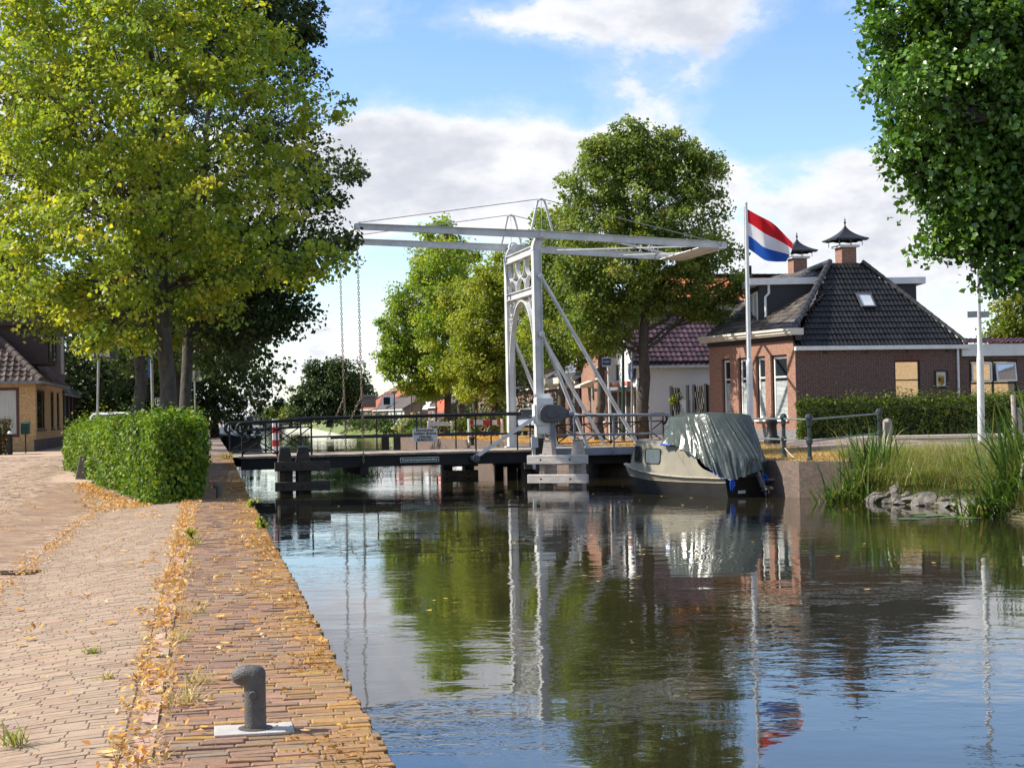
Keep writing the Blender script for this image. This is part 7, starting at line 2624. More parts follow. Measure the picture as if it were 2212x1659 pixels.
RK = [(1893, 1078, .42, .30, 'broad pale rock beside the smaller iris clump'), (1917, 1086, .24, .17, 'small dark-sided rock right of the broad pale one'), (1935, 1066, .22, .30, 'upright pointed rock rising out of the grass'),
      (1944, 1090, .30, .16, 'low flat rock at the water in the middle of the row'), (1964, 1078, .30, .22, 'pale rock under the hanging grass'), (1984, 1090, .32, .18, 'rounded wet rock at the waterline below the tallest one'),
      (1992, 1068, .26, .24, 'shaded rock tucked behind the row of stones'), (2008, 1074, .36, .42, 'tallest angular rock of the row'), (2040, 1088, .28, .22, 'blunt rock just past the tallest one'),
      (2072, 1096, .30, .16, 'small low rock between the blunt rock and the big smooth one'), (2098, 1092, .50, .36, 'big smooth rock beside the tall reeds')]
rr_ = np.random.default_rng(8)
RK += [(1880 + i * 15 + float(rr_.uniform(-6, 6)), float(rr_.uniform(1064, 1084)), float(rr_.uniform(.12, .24)), float(rr_.uniform(.1, .2)), 'small grey rubble stone wedged among the larger rocks') for i in range(15)]
for i, (u, v, r, hz_, lab) in enumerate(RK):
    lab = lab.replace('right of', 'past')
    hz_ *= 0.78
    o_ = 0.22 + max(0, 1094 - v) * 0.012
    k = ray(u, 1085); k = k.x / k.y
    ry_ = min(np.arange(33.0, 43.2, 0.02), key=lambda y: abs(y * k - xr(y) - o_))
    rx_ = xr(ry_) + o_
    rock((rx_, ry_, max(WZ + hz_ * 0.25, zbank(ry_, o_) + hz_ * 0.12)), (r, r * 0.8, hz_), 100 + i, lab)
M_reed = leafmat('reed_blades', 0.3, 0.4, 0.4, (1.4, 1.4, 0.7))
M_grass = leafmat('grass_blades', 0.35, 0.6, 0.2, (1.3, 1.25, 0.7))
REED = [(2.2, (0.055, 0.115, 0.022)), (1.8, (0.10, 0.17, 0.03)), (1.2, (0.16, 0.23, 0.045)), (0.8, (0.032, 0.07, 0.018)), (0.4, (0.30, 0.26, 0.07))]
def reeds(label, c, spread, n, L, w_, seed, lean=0.35, droop=0.55, name='reed_clump', bias=(0, 0, 0), zf=None, pal=None):
    rng = np.random.default_rng(seed)
    t = thing(name, label, 'reeds', c)
    r = np.stack([rng.normal(0, spread[0], n) + c[0], rng.normal(0, spread[1], n) + c[1], np.zeros(n)], 1)
    r[:, 2] = [zf(x, y) if zf else c[2] for x, y, _ in r]
    cols = pick_cols(n, pal or REED, rng)
    v, f, k = blades(r, L, w_, cols, rng, lean, droop, 6, bias)
    tri_mesh('blades', v, f, k, M_reed, t)
    return t
zbk = lambda x, y: max(WZ - 0.1, zbank(y, x - xr(y)))
c = G(1848, 1083, WZ); reeds('iris clump with upright sword leaves beside the corner of the brick quay', (c.x + 0.35, c.y + 0.5, -0.75), (0.36, 0.36), 210, 1.72, 0.046, 61, 0.26, 0.42, zf=zbk)
c = G(1805, 1085, WZ); reeds('low trailing reeds hanging over the water at the foot of the quay wall', (c.x + 0.15, c.y + .25, -0.8), (0.30, 0.25), 110, 1.0, 0.035, 62, 0.6, 0.9, bias=(-.5, -.5, 0), zf=zbk)
c = G(2200, 1112, WZ); reeds('tall arching reeds at the waterside beside the wooden stakes', (c.x + 0.35, c.y + 0.4, -0.7), (0.42, 0.5), 230, 2.25, 0.055, 63, 0.30, 0.62, bias=(-.25, -.1, 0), zf=zbk)
c = G(2150, 1118, WZ); reeds('reeds bending low onto the water in front of the tall arching ones', (c.x + 0.2, c.y + .3, -0.85), (0.45, 0.3), 190, 1.3, 0.05, 64, 0.6, 0.9, bias=(-.6, -.5, 0), zf=zbk)
c = G(762, 1027, WZ); reeds('tuft of water grass floating under the drawbridge', (c.x, c.y, WZ), (0.55, 0.4), 420, 0.62, 0.02, 65, 0.6, 0.6, zf=None)
TUS = [(2.2, (0.19, 0.24, 0.045)), (2, (0.27, 0.28, 0.07)), (1.2, (0.36, 0.30, 0.12)), (1.2, (0.11, 0.17, 0.03))]
for i in range(16):
    y_ = 42.6 - 0.46 * i + float(rr_.uniform(-.2, .2)); o_ = float(rr_.uniform(0.62, 1.5))
    x_ = xr(y_) + o_
    tg_ = reeds('arching tussock of yellow-green grass on the bank above the rocks', (x_, y_, zbank(y_, o_)), (0.28, 0.26), 330, float(rr_.uniform(.65, 1.05)), 0.013, 600 + i, 0.45, 0.8, 'grass_tussock', (-.35, -.3, 0), pal=TUS)
    tg_['group'] = 'grass tussocks above the rocks'; tg_['category'] = 'grass tussock'
# meadow grass on the bank
rng = np.random.default_rng(71)
n = 52000
yy = rng.uniform(33.5, 52, n)
oo = rng.gamma(2.2, 1.5, n)
oo[:14000] = rng.uniform(0.25, 1.8, 14000)
xx = np.array([xr(y) if y < 43.4 else 8.9 + (y - 43.4) * 0.05 for y in yy]) + 0.25 + oo
keep = (xx < 17) & ~((yy > 43.6) & (xx < 8.7))
xx, yy = xx[keep], yy[keep]
xs0 = np.array([xr(y) for y in yy])
zz = np.array([(zbank(y, x - xr(y)) if y < 44 else zr(y, x - xr(y))) for x, y in zip(xx, yy)])
gn_ = np.array([mnoise.noise(V((x * 1.3, y * 0.9, 0))) for x, y in zip(xx, yy)])
hh = np.where(yy < 43.6, np.clip(0.52 - 0.07 * (xx - xs0), 0.12, 0.5), np.clip(0.40 - 0.05 * (yy - 43.6), 0.07, 0.4))
tall = rng.uniform(0, 1, len(xx)) < 0.03
hh = np.where(tall, hh + 0.4, hh)
GR = [(3, (0.17, 0.215, 0.04)), (2.4, (0.25, 0.25, 0.065)), (1.4, (0.34, 0.28, 0.11)), (1.2, (0.10, 0.15, 0.03)), (0.8, (0.40, 0.31, 0.14))]
hh = hh * np.clip(1 + 1.1 * gn_, 0.35, 2)
cols = pick_cols(len(xx), GR, rng) * (1 + 0.5 * gn_)[:, None] * (1 + 0.25 * gn_[:, None] * np.array((-1, 0.3, 0)))
v, f, k = blades(np.stack([xx, yy, zz - 0.02], 1), 1.0, 0.012, cols, rng, 0.5, 0.7, 3, (-0.25, -0.35, 0))
# scale each blade about its root to its own height
R_ = np.repeat(np.stack([xx, yy, zz - 0.02], 1), 8, axis=0)
v = R_ + (v - R_) * np.repeat(hh, 8)[:, None] * np.array((1, 1, 1.0))
o = tri_mesh('meadow_grass', v, f, k, M_grass); o['kind'] = 'stuff'; o['label'] = 'rough meadow grass on the natural bank'
# dry straw-coloured grass on the quay verges and beside the hedge
def verge_grass(name, label, ys, o0, o1, n, h, pal, seed, edge=zr, off=xr, sgn=1, lean=0.6):
    rng = np.random.default_rng(seed)
    y = rng.uniform(ys[0], ys[1], n); d = rng.uniform(o0, o1, n)
    x = np.array([off(q) for q in y]) + sgn * d
    z = np.array([edge(a_, b_) for a_, b_ in zip(y, d)])
    cols = pick_cols(n, pal, rng)
    r = np.stack([x, y, z - 0.01], 1)
    v, f, k = blades(r, h, 0.014, cols, rng, lean, 0.7, 2)
    o = tri_mesh(name, v, f, k, M_grass); o['kind'] = 'stuff'; o['label'] = label
DRY = [(3, (0.60, 0.34, 0.11)), (2, (0.48, 0.27, 0.08)), (1.5, (0.68, 0.45, 0.17)), (0.7, (0.26, 0.22, 0.05))]
verge_grass('dry_grass', 'scorched orange grass and litter along the far quay', (60, 112), 0.15, 3.4, 16000, 0.16, DRY, 72)
verge_grass('dry_grass', 'straw-coloured short grass behind the green railing', (44, 60), 0.15, 4.4, 14000, 0.11, [(2, (0.42, 0.28, 0.10)), (2, (0.33, 0.25, 0.09)), (1, (0.20, 0.19, 0.05)), (1, (0.50, 0.36, 0.15))], 73)
verge_grass('lawn_grass', 'green grass of the canal bank beyond the brick quay', (112, 240), 0.3, 9, 9000, 0.35, [(2, (0.15, 0.19, 0.035)), (2, (0.22, 0.24, 0.05)), (1, (0.30, 0.27, 0.08))], 74, zgr)
for i, (y_, o_) in enumerate(((113.5, 1.2), (117, 0.9), (121, 1.0), (126, .8), (132, .9), (140, 1), (150, .9))):
    x_ = xr(y_) + o_
    bush('waterside_shrub', 'rounded green shrub growing at the waterline of the grassy far bank', (x_, y_, -0.85), (1.3, 1.6, 1.3 - 0.06 * i), 500, 0.16, [(2, (0.12, 0.17, 0.03)), (1.5, (0.20, 0.23, 0.05)), (1, (0.06, 0.10, 0.02))], 80 + i, M_hleaf, 'shrub', 'shrubs along the far canal bank')
# lily pads
M_pad = plain('lily_pad_green', (0.16, 0.22, 0.06), (0.10, 0.15, 0.04), 6, 0.4, 0.05)
for i, (u, v, r) in enumerate(((1967, 1121, .30), (2000, 1115, .24), (2030, 1113, .26), (1985, 1110, .18), (2062, 1117, .25), (2098, 1119, .3))):
    g = G(u, v, WZ)
    mb = MB()
    pp = [g + V((r * math.cos(a), r * math.sin(a) * 0.9, 0.010 + 0.004 * (k % 2))) for k, a in enumerate(np.linspace(0.25, 2 * PI - 0.12, 18))] + [g + ZUP * 0.008]
    mb.prism(pp, ZUP * -0.006)
    tag(mb.build('lily_pad', M_pad, loc=g), 'round green lily pad lying on the water before the rocks', 'lily pad', 'lily pads before the rubble bank')

# ------------------------------------------------------------------ street things beyond the bridge
M_lampdark = plain('lamp_dark', (0.03, 0.035, 0.035), None, 4, 0.5, 0)
def lamp(label, u, v0, v1, Y, r, mat, head=None, name='lamp_post', group=None):
    a, b = P(u, v0, Y), P(u, v1, Y)
    t = thing(name, label, 'lamp post', a, group)
    mb = MB(); mb.tube([a - ZUP * 0.2, b], [r, r * 0.7], 8); mb.build('pole', mat, t, smooth=True)
    if head:
        mb = MB(); mb.lathe(b, [(head * 0.3, -0.25), (head, 0), (head * 1.05, 0.06), (head * 0.3, 0.2)], 10); mb.build('lantern', M_pole, t)
    return t
lamp('thin dark lamp post with a pale lantern before the red roof', 852, 932, 846, 160, 0.09, M_lampdark, 0.40)
lamp('plain dark pole before the plum-coloured gable', 889, 930, 850, 150, 0.08, M_lampdark)
lamp('plain dark pole close to the white beam barrier', 942, 928, 840, 118, 0.075, M_lampdark)
lamp('plain dark pole standing in front of the dormer cottage', 909, 934, 838, 136, 0.08, M_lampdark)
lamp('dark green pole in front of the white shop front', 1346, 945, 740, 70.5, 0.085, plain('pole_darkgreen', (0.02, 0.045, 0.035), None, 4, 0.5, 0))
lamp('slim grey pole close to the big street tree', 1365, 945, 760, 70, 0.055, M_pole)
lamp('tall thin striped mast above the far canal', 614, 902, 862, 300, 0.14, M_pole, None, 'mast')
g = P(1318, 942, 73); b = P(1313, 783, 73)
st_ = thing('street_sign', 'white pole with a small blue and white street name plate before the red brick gable', 'sign', g)
mb = MB(); mb.tube([g - ZUP * .2, b + ZUP * 0.25], 0.045, 8); mb.build('pole', M_polewhite, st_, smooth=True)
mb = MB(); mb.cbox(b + V((-0.06, -0.06, 0.02)), V((0.42, 0, 0)), V((0, 0.02, 0)), ZUP * 0.42); mb.build('plate', M_signwhite, st_)
mb = MB(); mb.cbox(b + V((-0.06, -0.075, 0.02)), V((0.38, 0, 0)), V((0, 0.012, 0)), ZUP * 0.30); mb.build('blue_panel', plain('sign_blue', (0.01, 0.07, 0.40), None, 4, 0.4, 0), st_)
text_mesh('KLEIN', 0.12, b + V((-0.06, -0.084, 0.03)), (1, 0, 0), ZUP, 0.003, width=0.26).build('lettering', M_signwhite, st_)
g = P(1109.5, 940, 78); b = P(1111, 838, 78)
sp_ = thing('street_sign', 'black plate reading SPAD on a thin pole next to the portal', 'sign', g)
mb = MB(); mb.tube([g - ZUP * .2, b], 0.03, 7); mb.build('pole', M_pole, sp_)
c_ = P(1116, 849 - 11, 77.9)
mb = MB(); mb.cbox(c_, V((0.50, 0, 0)), V((0, 0.02, 0)), ZUP * 0.23); mb.build('plate', M_signblack, sp_)
text_mesh('SPAD', 0.17, c_ + V((0, -0.015, 0)), (1, 0, 0), ZUP, 0.003, width=0.40).build('lettering', M_signwhite, sp_)
# beam barriers
def barrier(label, u0, u1, v0, v1, vb, Y, bands, Y2=None):
    a, b = P(u0, (v0 + v1) / 2, Y), P(u1, (v0 + v1) / 2, Y2 or Y)
    h = (P(u0, v0, Y) - P(u0, v1, Y)).z
    t = thing('beam_barrier', label, 'barrier', V((a.x, a.y, 0.3)))
    n = len(bands)
    for i, m_ in enumerate(bands):
        mb = MB(); mb.beam(a.lerp(b, i / n), a.lerp(b, (i + 1) / n), 0.08, h); mb.build('red_band' if m_ is M_red else 'white_band', m_, t)
    for p, u in ((a, u0), (b, u1)):
        mb = MB(); mb.tube([V((p.x, p.y, 0.1)), p + ZUP * h * 0.7], 0.075, 8); mb.build('post', M_whiteclean, t)
barrier('red and white banded beam barrier between the street tree trunks', 1013, 1084, 907, 918, 944, 84, [M_red, M_whiteclean, M_whiteclean, M_red, M_red, M_whiteclean, M_red])
barrier('plain white beam barrier among the street trees', 926, 975, 911, 920, 942, 93, [M_whiteclean] * 4)
# mooring: rope, iron bollard and a white rowing boat by the far wall
g = P(1019, 945, 76); g.z = zr(76, 0.3)
mb = MB(); mb.lathe(g, [(0.12, -0.1), (0.10, 0.15), (0.16, 0.22), (0.16, 0.3), (0.05, 0.34)], 10)
tag(mb.build('quay_bollard', M_rust, loc=g), 'rusty mooring bollard on the orange verge beside the leaning trunk', 'bollard')
gb2 = V((xr(84) - 1.3, 84, WZ))
rb = thing('rowing_boat', 'small white rowing boat lying below the far brick quay', 'boat', gb2)
bd = V((-.26, .966, 0)); bn = V((.966, .26, 0))
secs = []
for s, w_, z1 in ((-2.1, 0.45, .42), (-1.2, .62, .40), (0, .68, .42), (1.2, .52, .46), (2.2, .04, .55)):
    secs.append([gb2 + bd * s + bn * (w_ * math.sin(a)) + ZUP * (z1 - (z1 + 0.15) * (math.cos(a) ** 2 if abs(a) < PI / 2 else 0)) for a in np.linspace(-PI / 2, PI / 2, 9)])
mb = MB(); mb.grid(secs); mb.build('hull', M_whiteclean, rb, smooth='all')
mb = MB()
mb.tube([s[0] for s in secs] , 0.04, 6); mb.tube([s[-1] for s in secs], 0.04, 6); mb.build('gunwale', M_whiteclean, rb)
for s in (-0.8, 0.7):
    mb = MB(); mb.ebox(gb2 + bd * s - bn * .55 + ZUP * .28, bd * 0.25, bn * 1.1, ZUP * 0.03); mb.build('thwart', M_deckwood, rb)
for k in range(2):
    mb = MB(); mb.tube(bent(gb2 + bd * (-1.9) + ZUP * 0.4, g + ZUP * 0.18 + V((0.06 * k, 0, 0)), 5, 0, RNG, -0.03), 0.03, 5)
    tag(mb.build('mooring_rope', M_rope, loc=gb2 + ZUP * .4), 'tight mooring line from the rowing boat up to the rusty bollard', 'rope', 'lines mooring the rowing boat')
# timber ends on the far wall
for k, (u, v0, v1) in enumerate(((820, 944, 980), (846, 944, 980))):
    a_ = P(u + 12, v0, 108 - 3 * k); 
    mb = MB(); mb.cbox(V((a_.x, a_.y, -0.45)), V((0.5, 0, 0)), V((0, 0.4, 0)), ZUP * (2 * (a_.z + 0.45)))
    tag(mb.build('dock_post', M_darkwood, loc=a_, bevel=0.03), ('outer' if k == 0 else 'inner') + ' dark timber dock post at the end of the far brick quay', 'post')
# shrubs in the front gardens
for (u, v, Y, r, pal, lab, sd) in (
        (1060, 905, 110, (1.8, 1.5, 2.6), MG_, 'tall dark green bush behind the red and white barrier', 1), (1088, 912, 106, (1.5, 1.2, 1.6), MG_, 'rounded green bush beside the portal leg', 2),
        (1128, 905, 88, (1.2, 1.0, 3.0), [(1, (0.02, 0.035, 0.02)), (1, (0.035, 0.05, 0.03))], 'dark bushy conifer behind the parked car', 3), (1120, 930, 92, (1.2, 1.0, 1.2), YG_, 'yellow-green bush beyond the SPAD plate', 4),
        (905, 930, 138, (1.2, 1.0, 1.2), MG_, 'low green bush before the brown cottages', 5), (884, 932, 140, (1.5, 1.2, 1.5), [(1.5, (0.55, 0.52, 0.34)), (1, (0.10, 0.15, 0.03))], 'cream-flowering hydrangea bush in the cottage garden', 6),
        (856, 932, 150, (1.4, 1.2, 0.9), MG_, 'dark low shrub at the foot of the lantern pole', 7), (994, 930, 118, (1.2, 1.2, 2.6), [(1, (0.02, 0.03, 0.018)), (1, (0.03, 0.045, 0.02))], 'dark ivy-covered shrub between two tree trunks', 8),
        (1045, 932, 86, (2.2, 0.8, 1.0), GH, 'low dense hedge bush under the red and white beam', 9), (960, 925, 130, (1.6, 1.2, 1.1), [(1, (0.35, 0.20, 0.24)), (2, (0.09, 0.13, 0.03))], 'pink-flowering shrub behind the white barrier', 10),
        (800, 925, 190, (3.0, 2.0, 1.8), MG_, 'broad dark green shrub before the red-roofed house', 11), (770, 925, 215, (3.0, 2.0, 1.6), MG_, 'spreading shrub under the big round tree', 12), (826, 926, 178, (2.2, 1.6, 1.5), MG_, 'rounded shrub in front of the dormer cottage', 13)):
    g = P(u, v, Y); g.z = max(-0.2, P(u, v + 10, Y).z)
    bush('garden_shrub', lab, g, r, 900, 0.16 if Y < 130 else 0.24, pal, 200 + sd, M_hleaf, 'shrub')
# weeds and tufts on the near quay
WEED = [(2, (0.34, 0.38, 0.03)), (1.2, (0.20, 0.27, 0.03)), (0.6, (0.45, 0.35, 0.06))]
for i, (u, v, r, n, lab) in enumerate(((545, 1095, 0.16, 90, 'yellowish weed growing from the quay edge beside the dark fender'), (570, 1140, 0.14, 70, 'yellow-green weed at the quay edge nearer the camera'), (490, 1000, 0.3, 120, 'yellowing weed where the bridge meets the quay'), (415, 1165, 0.14, 60, 'green weed sprouting in the joint beside the kerb'))):
    lab = lab.replace(' nearer the camera', ' below the first one')
    g = G(u, v, 0.0 if v > 1050 else 0.1)
    bush('wall_weed', lab, g, (r, r * 0.9, r), n, 0.045, WEED, 300 + i, M_hleaf, 'weed')

# ------------------------------------------------------------------ cars
M_tyre = plain('tyre', (0.02, 0.02, 0.02), None, 5, 0.9, 0.1)
M_rim = plain('alloy_rim', (0.4, 0.4, 0.41), None, 5, 0.3, 0, metal=0.6)
M_lamp = glassmat('headlamp_glass', (0.5, 0.52, 0.55), 0.05)
def car(label, c, heading, paint, hgt=1.5, L=4.3, name='parked_car', van=False):
    c = V(c); f = V(heading).normalized(); s = V((f.y, -f.x, 0))
    t = thing(name, label, 'van' if van else 'car', c)
    k = hgt / 1.5
    at = lambda x, y, z: c + f * x + s * y + ZUP * z
    W = 0.88
    low = [(-2.1, .32, .80), (-2.15, .6, .86), (-2.05, .92 * k, .84), (-1.0, .95 * k, .88), (0.6, .95 * k, .88), (1.0, .93 * k, .87), (1.95, .78 * k, .82), (2.12, .6, .78), (2.12, .32, .74)]
    mb = MB()
    rows = []
    for x, z, y in low:
        rows.append([at(x, yy * y, z - 0.03 * (abs(yy) > 0.9)) for yy in (-1, -.92, -.5, 0, .5, .92, 1)])
    mb.grid(rows)
    for sg in (-1, 1):
        poly = [at(x, sg * y, z - 0.03) for x, z, y in low]
        mb.add(poly if sg < 0 else poly[::-1], [tuple(range(len(poly)))])
    mb.prism([at(-2.1, -.8, .3), at(-2.1, .8, .3), at(2.1, .74, .3), at(2.1, -.74, .3)], ZUP * 0.02)
    mb.build('body', paint, t, smooth=True)
    top = [(-1.95, .92 * k), (-1.55, 1.42 * k), (-1.2, 1.5 * k), (0.1, 1.5 * k), (0.35, 1.44 * k), (1.1, .93 * k)] if not van else [(-2.05, .92), (-2.0, 1.4 * k), (-1.8, 1.5 * k), (0.7, 1.5 * k), (0.9, 1.42 * k), (1.5, .93 * k)]
    mb = MB()
    rows = [[at(x, yy * (.86 - .16 * (z - .9 * k) / (.6 * k)), z) for yy in (-1, -.8, 0, .8, 1)] for x, z in top]
    mb.grid(rows)
    for sg in (0, -1):
        p_ = [r[sg] for r in rows]
        mb.add(p_, [tuple(range(len(p_)))])
    cab = mb.build('windows', M_glass, t, smooth=True)
    mb = MB()
    rows = [[at(x, yy * .72, z + .012) for yy in (-1, -.5, 0, .5, 1)] for x, z in top[1:-1]]
    mb.grid(rows)
    for sg in (-1, 1):
        for q in ((0, 1), (len(top) - 2, len(top) - 1), (2, 2)):
            (x0, z0), (x1, z1) = top[q[0]], top[q[1]]
            if q == (2, 2): x1, z1 = x0 + .9, .95 * k; x0, z0 = x0 + .9, 1.5 * k
            mb.beam(at(x0, sg * (.86 - .16 * (z0 - .9 * k) / (.6 * k)), z0), at(x1, sg * (.86 - .16 * (z1 - .9 * k) / (.6 * k)), z1), .06, .05)
    mb.build('roof', paint, t, smooth=True)
    for x in (-1.3, 1.3):
        for sg in (-1, 1):
            mb = MB(); mb.lathe(at(x, sg * .80 - .1, .31), [(.24, 0), (.31, .02), (.31, .18), (.24, .2)], 18, axis=s); wl = mb.build('tyre', M_tyre, t, smooth=True)
            mb = MB(); mb.lathe(at(x, sg * .80 - .11, .31), [(.05, 0), (.2, .01), (.2, .21), (.05, .22)], 12, axis=s); mb.build('rim', M_rim, wl)
    for sg in (-1, 1):
        mb = MB(); mb.prism([at(2.0, sg * .5, .74 * k), at(1.92, sg * .76, .77 * k), at(2.0, sg * .78, .64), at(2.13, sg * .55, .62)], f * 0.03 + ZUP * 0.01); mb.build('headlight', M_lamp, t)
    mb = MB(); mb.cbox(at(2.12, 0, .52), f * .04, s * 1.1, ZUP * .16); mb.build('grille', M_black, t)
    mb = MB(); mb.cbox(at(2.15, 0, .42), f * .02, s * .5, ZUP * .11); mb.build('number_plate', plain('plate_yellow', (0.5, 0.36, 0.04), None, 4, 0.5, 0), t)
    return t
M_silver = plain('silver_car_paint', (0.55, 0.57, 0.60), (0.5, 0.52, 0.55), 2, 0.25, 0, metal=0.3)
M_carwhite = plain('white_car_paint', (0.75, 0.75, 0.75), None, 2, 0.25, 0)
g = P(1120, 938, 86)
car('silver car parked nose-on behind the lifting gear of the bridge', (g.x + 0.9, 87, zr(87, 5) ), (-.22, -.97, 0), M_silver)
g = P(248, 900, 62)
car('white van parked beyond the big hedge near the yellow house', (g.x, 62, 0.31), (0.1, -1, 0), M_carwhite, 1.62, van=True, name='parked_van')
# far bridge beam up the canal
g = P(605, 885, 420)
fbz = thing('far_drawbridge', 'white beam of another drawbridge far up the canal', 'bridge', V((g.x, g.y, 0)))
mb = MB(); mb.cbox(P(607, 882, 420), V((6.5, 0, 0)), V((0, 0.5, 0)), ZUP * 0.4); mb.build('balance_beam', M_whiteclean, fbz)
for u in (592, 600):
    a_ = P(u, 884, 420); mb = MB(); mb.cbox(V((a_.x, a_.y, a_.z / 2)), V((0.4, 0, 0)), V((0, 0.4, 0)), ZUP * a_.z); mb.build('portal_leg', M_whiteclean, fbz)
# ------------------------------------------------------------------ trees
def barkmat(name, a, b_):
    m, nt, b, _ = nodes_of(name)
    co = coords(nt, 'Object', (1, 1, 0.35))
    n1 = N(nt, 'ShaderNodeTexNoise', Scale=9.0, Detail=8.0, Roughness=0.7)
    nt.links.new(co, n1.inputs['Vector'])
    nt.links.new(ramp(nt, n1.outputs[0], [(0.35, b_), (0.65, a)]), b.inputs['Base Color'])
    b.inputs['Roughness'].default_value = 0.95
    bp = N(nt, 'ShaderNodeBump', Strength=0.9, Distance=0.04)
    nt.links.new(n1.outputs[0], bp.inputs['Height'])
    nt.links.new(bp.outputs[0], b.inputs['Normal'])
    return m
M_bark = barkmat('lime_bark', (0.10, 0.085, 0.068), (0.04, 0.035, 0.03))
LIME = [(3, (0.11, 0.16, 0.022)), (2.6, (0.155, 0.20, 0.024)), (2.0, (0.235, 0.245, 0.03)), (1.5, (0.065, 0.112, 0.018)), (0.4, (0.30, 0.28, 0.04))]
LIME2 = [(3, (0.10, 0.135, 0.018)), (2, (0.15, 0.17, 0.02)), (1, (0.21, 0.20, 0.025)), (2, (0.06, 0.09, 0.015))]
YELL = [(3, (0.19, 0.215, 0.03)), (2.4, (0.25, 0.26, 0.035)), (1.5, (0.14, 0.18, 0.025)), (0.5, (0.33, 0.30, 0.05))]
MIDG = [(3, (0.085, 0.115, 0.024)), (2, (0.125, 0.148, 0.028)), (1.6, (0.05, 0.078, 0.018)), (0.4, (0.19, 0.18, 0.035))]
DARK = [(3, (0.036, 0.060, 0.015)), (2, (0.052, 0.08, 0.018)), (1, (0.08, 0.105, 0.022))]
DEEP = [(3, (0.055, 0.115, 0.016)), (2.5, (0.08, 0.15, 0.018)), (1.2, (0.115, 0.19, 0.024)), (1.3, (0.03, 0.07, 0.012))]
def bl(Y, lst, dep=0.75, seed=0):
    """crown blobs from (u, v, radius px[, depth offset m, squash])"""
    out = []
    for q in lst:
        u, v, r = q[:3]
        dy = q[3] if len(q) > 3 else 0
        sq = q[4] if len(q) > 4 else 0.85
        k = (Y + dy) / FPX
        out.append((P(u, v, Y + dy), (r * k, r * k * dep + 0.2, r * k * sq)))
    return out
tree('lime_tree', 'big yellow-green lime tree growing out of the hedge by the near quay', V((P(368, 885, 36).x, 36, 0.0)), P(322, 40, 36.5), 0.215,
     bl(36, [(330, 110, 150, 0), (180, 60, 140, 1), (60, 170, 150, -.5), (450, 60, 130, 1.2), (560, 130, 110, .5), (200, 260, 170, -1), (420, 250, 150, -1.2), (590, 260, 110, 0.3), (690, 225, 70, .4, .6), (60, 380, 130, .3), (250, 430, 160, -1.3), (430, 430, 150, -1), (580, 420, 110, 0),
              (660, 560, 90, .8, .6), (110, 540, 130, 0), (270, 580, 110, -1), (460, 570, 100, -.6), (570, 580, 90, .4, .6), (30, 610, 90, .6), (210, 670, 75, .1, .6), (470, 630, 80, -.2, .6), (120, 640, 80, .5, .6), (240, 715, 45, -.3, .6), (205, 742, 28, -.2, .7), (290, 735, 26, -.4, .7), (330, -60, 170, 0), (520, -40, 120, 1), (100, -60, 150, 1), (20, 20, 120, .5)]),
     1080, 40, 0.118, LIME, 1, M_bark, M_leaf, crad=0.40, shell=0.42, lean=0.012, tmin=0.42, gain=1.8)
tree('lime_tree', 'second lime tree with a mossy trunk behind the big yellow-green one', V((P(297, 885, 47).x, 47, 0.15)), P(290, 150, 47), 0.20,
     bl(47, [(180, 380, 130), (320, 420, 130), (60, 480, 130), (250, 640, 110, 0, .6), (120, 660, 110, 0, .6), (380, 650, 100, 0, .6), (0, 600, 120, 0, .7), (200, 200, 150), (20, 250, 150), (450, 560, 90), (355, 735, 55, 0, .6), (90, 120, 140)]),
     500, 52, 0.15, LIME2, 2, M_bark, M_leaf, crad=0.6, shell=0.3, gain=1.4, tmin=0.42)
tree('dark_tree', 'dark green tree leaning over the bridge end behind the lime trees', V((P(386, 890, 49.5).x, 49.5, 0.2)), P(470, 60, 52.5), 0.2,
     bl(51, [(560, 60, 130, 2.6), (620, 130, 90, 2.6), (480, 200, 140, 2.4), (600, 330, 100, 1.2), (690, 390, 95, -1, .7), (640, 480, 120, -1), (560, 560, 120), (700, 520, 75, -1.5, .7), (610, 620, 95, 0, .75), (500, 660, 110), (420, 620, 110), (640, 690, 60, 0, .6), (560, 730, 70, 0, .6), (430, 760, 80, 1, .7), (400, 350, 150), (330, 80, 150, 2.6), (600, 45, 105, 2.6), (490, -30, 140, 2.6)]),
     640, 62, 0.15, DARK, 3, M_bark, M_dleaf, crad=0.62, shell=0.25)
DK = [(67, 470, 740, 150, 1.0), (80, 430, 700, 140, 1.0), (95, 470, 740, 130, 1.0), (118, 500, 770, 110, 1.0), (150, 500, 800, 80, 1.0)]
labs = ['dark tree standing past the sign poles behind the hedge', 'dark spreading tree beyond the bridge end on the shaded quay', 'dark tree farther up the shaded quay before the barge', 'dark tree overhanging the white barge', 'last dark tree of the shaded row beyond the barge']
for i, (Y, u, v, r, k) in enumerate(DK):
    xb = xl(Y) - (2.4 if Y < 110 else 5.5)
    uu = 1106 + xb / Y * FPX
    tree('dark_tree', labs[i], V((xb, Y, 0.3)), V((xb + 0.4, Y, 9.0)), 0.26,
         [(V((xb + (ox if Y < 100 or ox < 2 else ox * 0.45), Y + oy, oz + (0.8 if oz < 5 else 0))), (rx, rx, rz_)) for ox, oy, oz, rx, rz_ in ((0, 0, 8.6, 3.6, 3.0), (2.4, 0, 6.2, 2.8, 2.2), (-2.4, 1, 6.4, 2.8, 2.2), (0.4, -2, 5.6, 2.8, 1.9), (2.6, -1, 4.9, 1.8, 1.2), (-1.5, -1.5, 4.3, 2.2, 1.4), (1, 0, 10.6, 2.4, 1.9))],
         210, 48, 0.26, DARK, 20 + i, M_bark, M_dleaf, crad=0.85, shell=0.3, group='dark trees along the shaded quay')
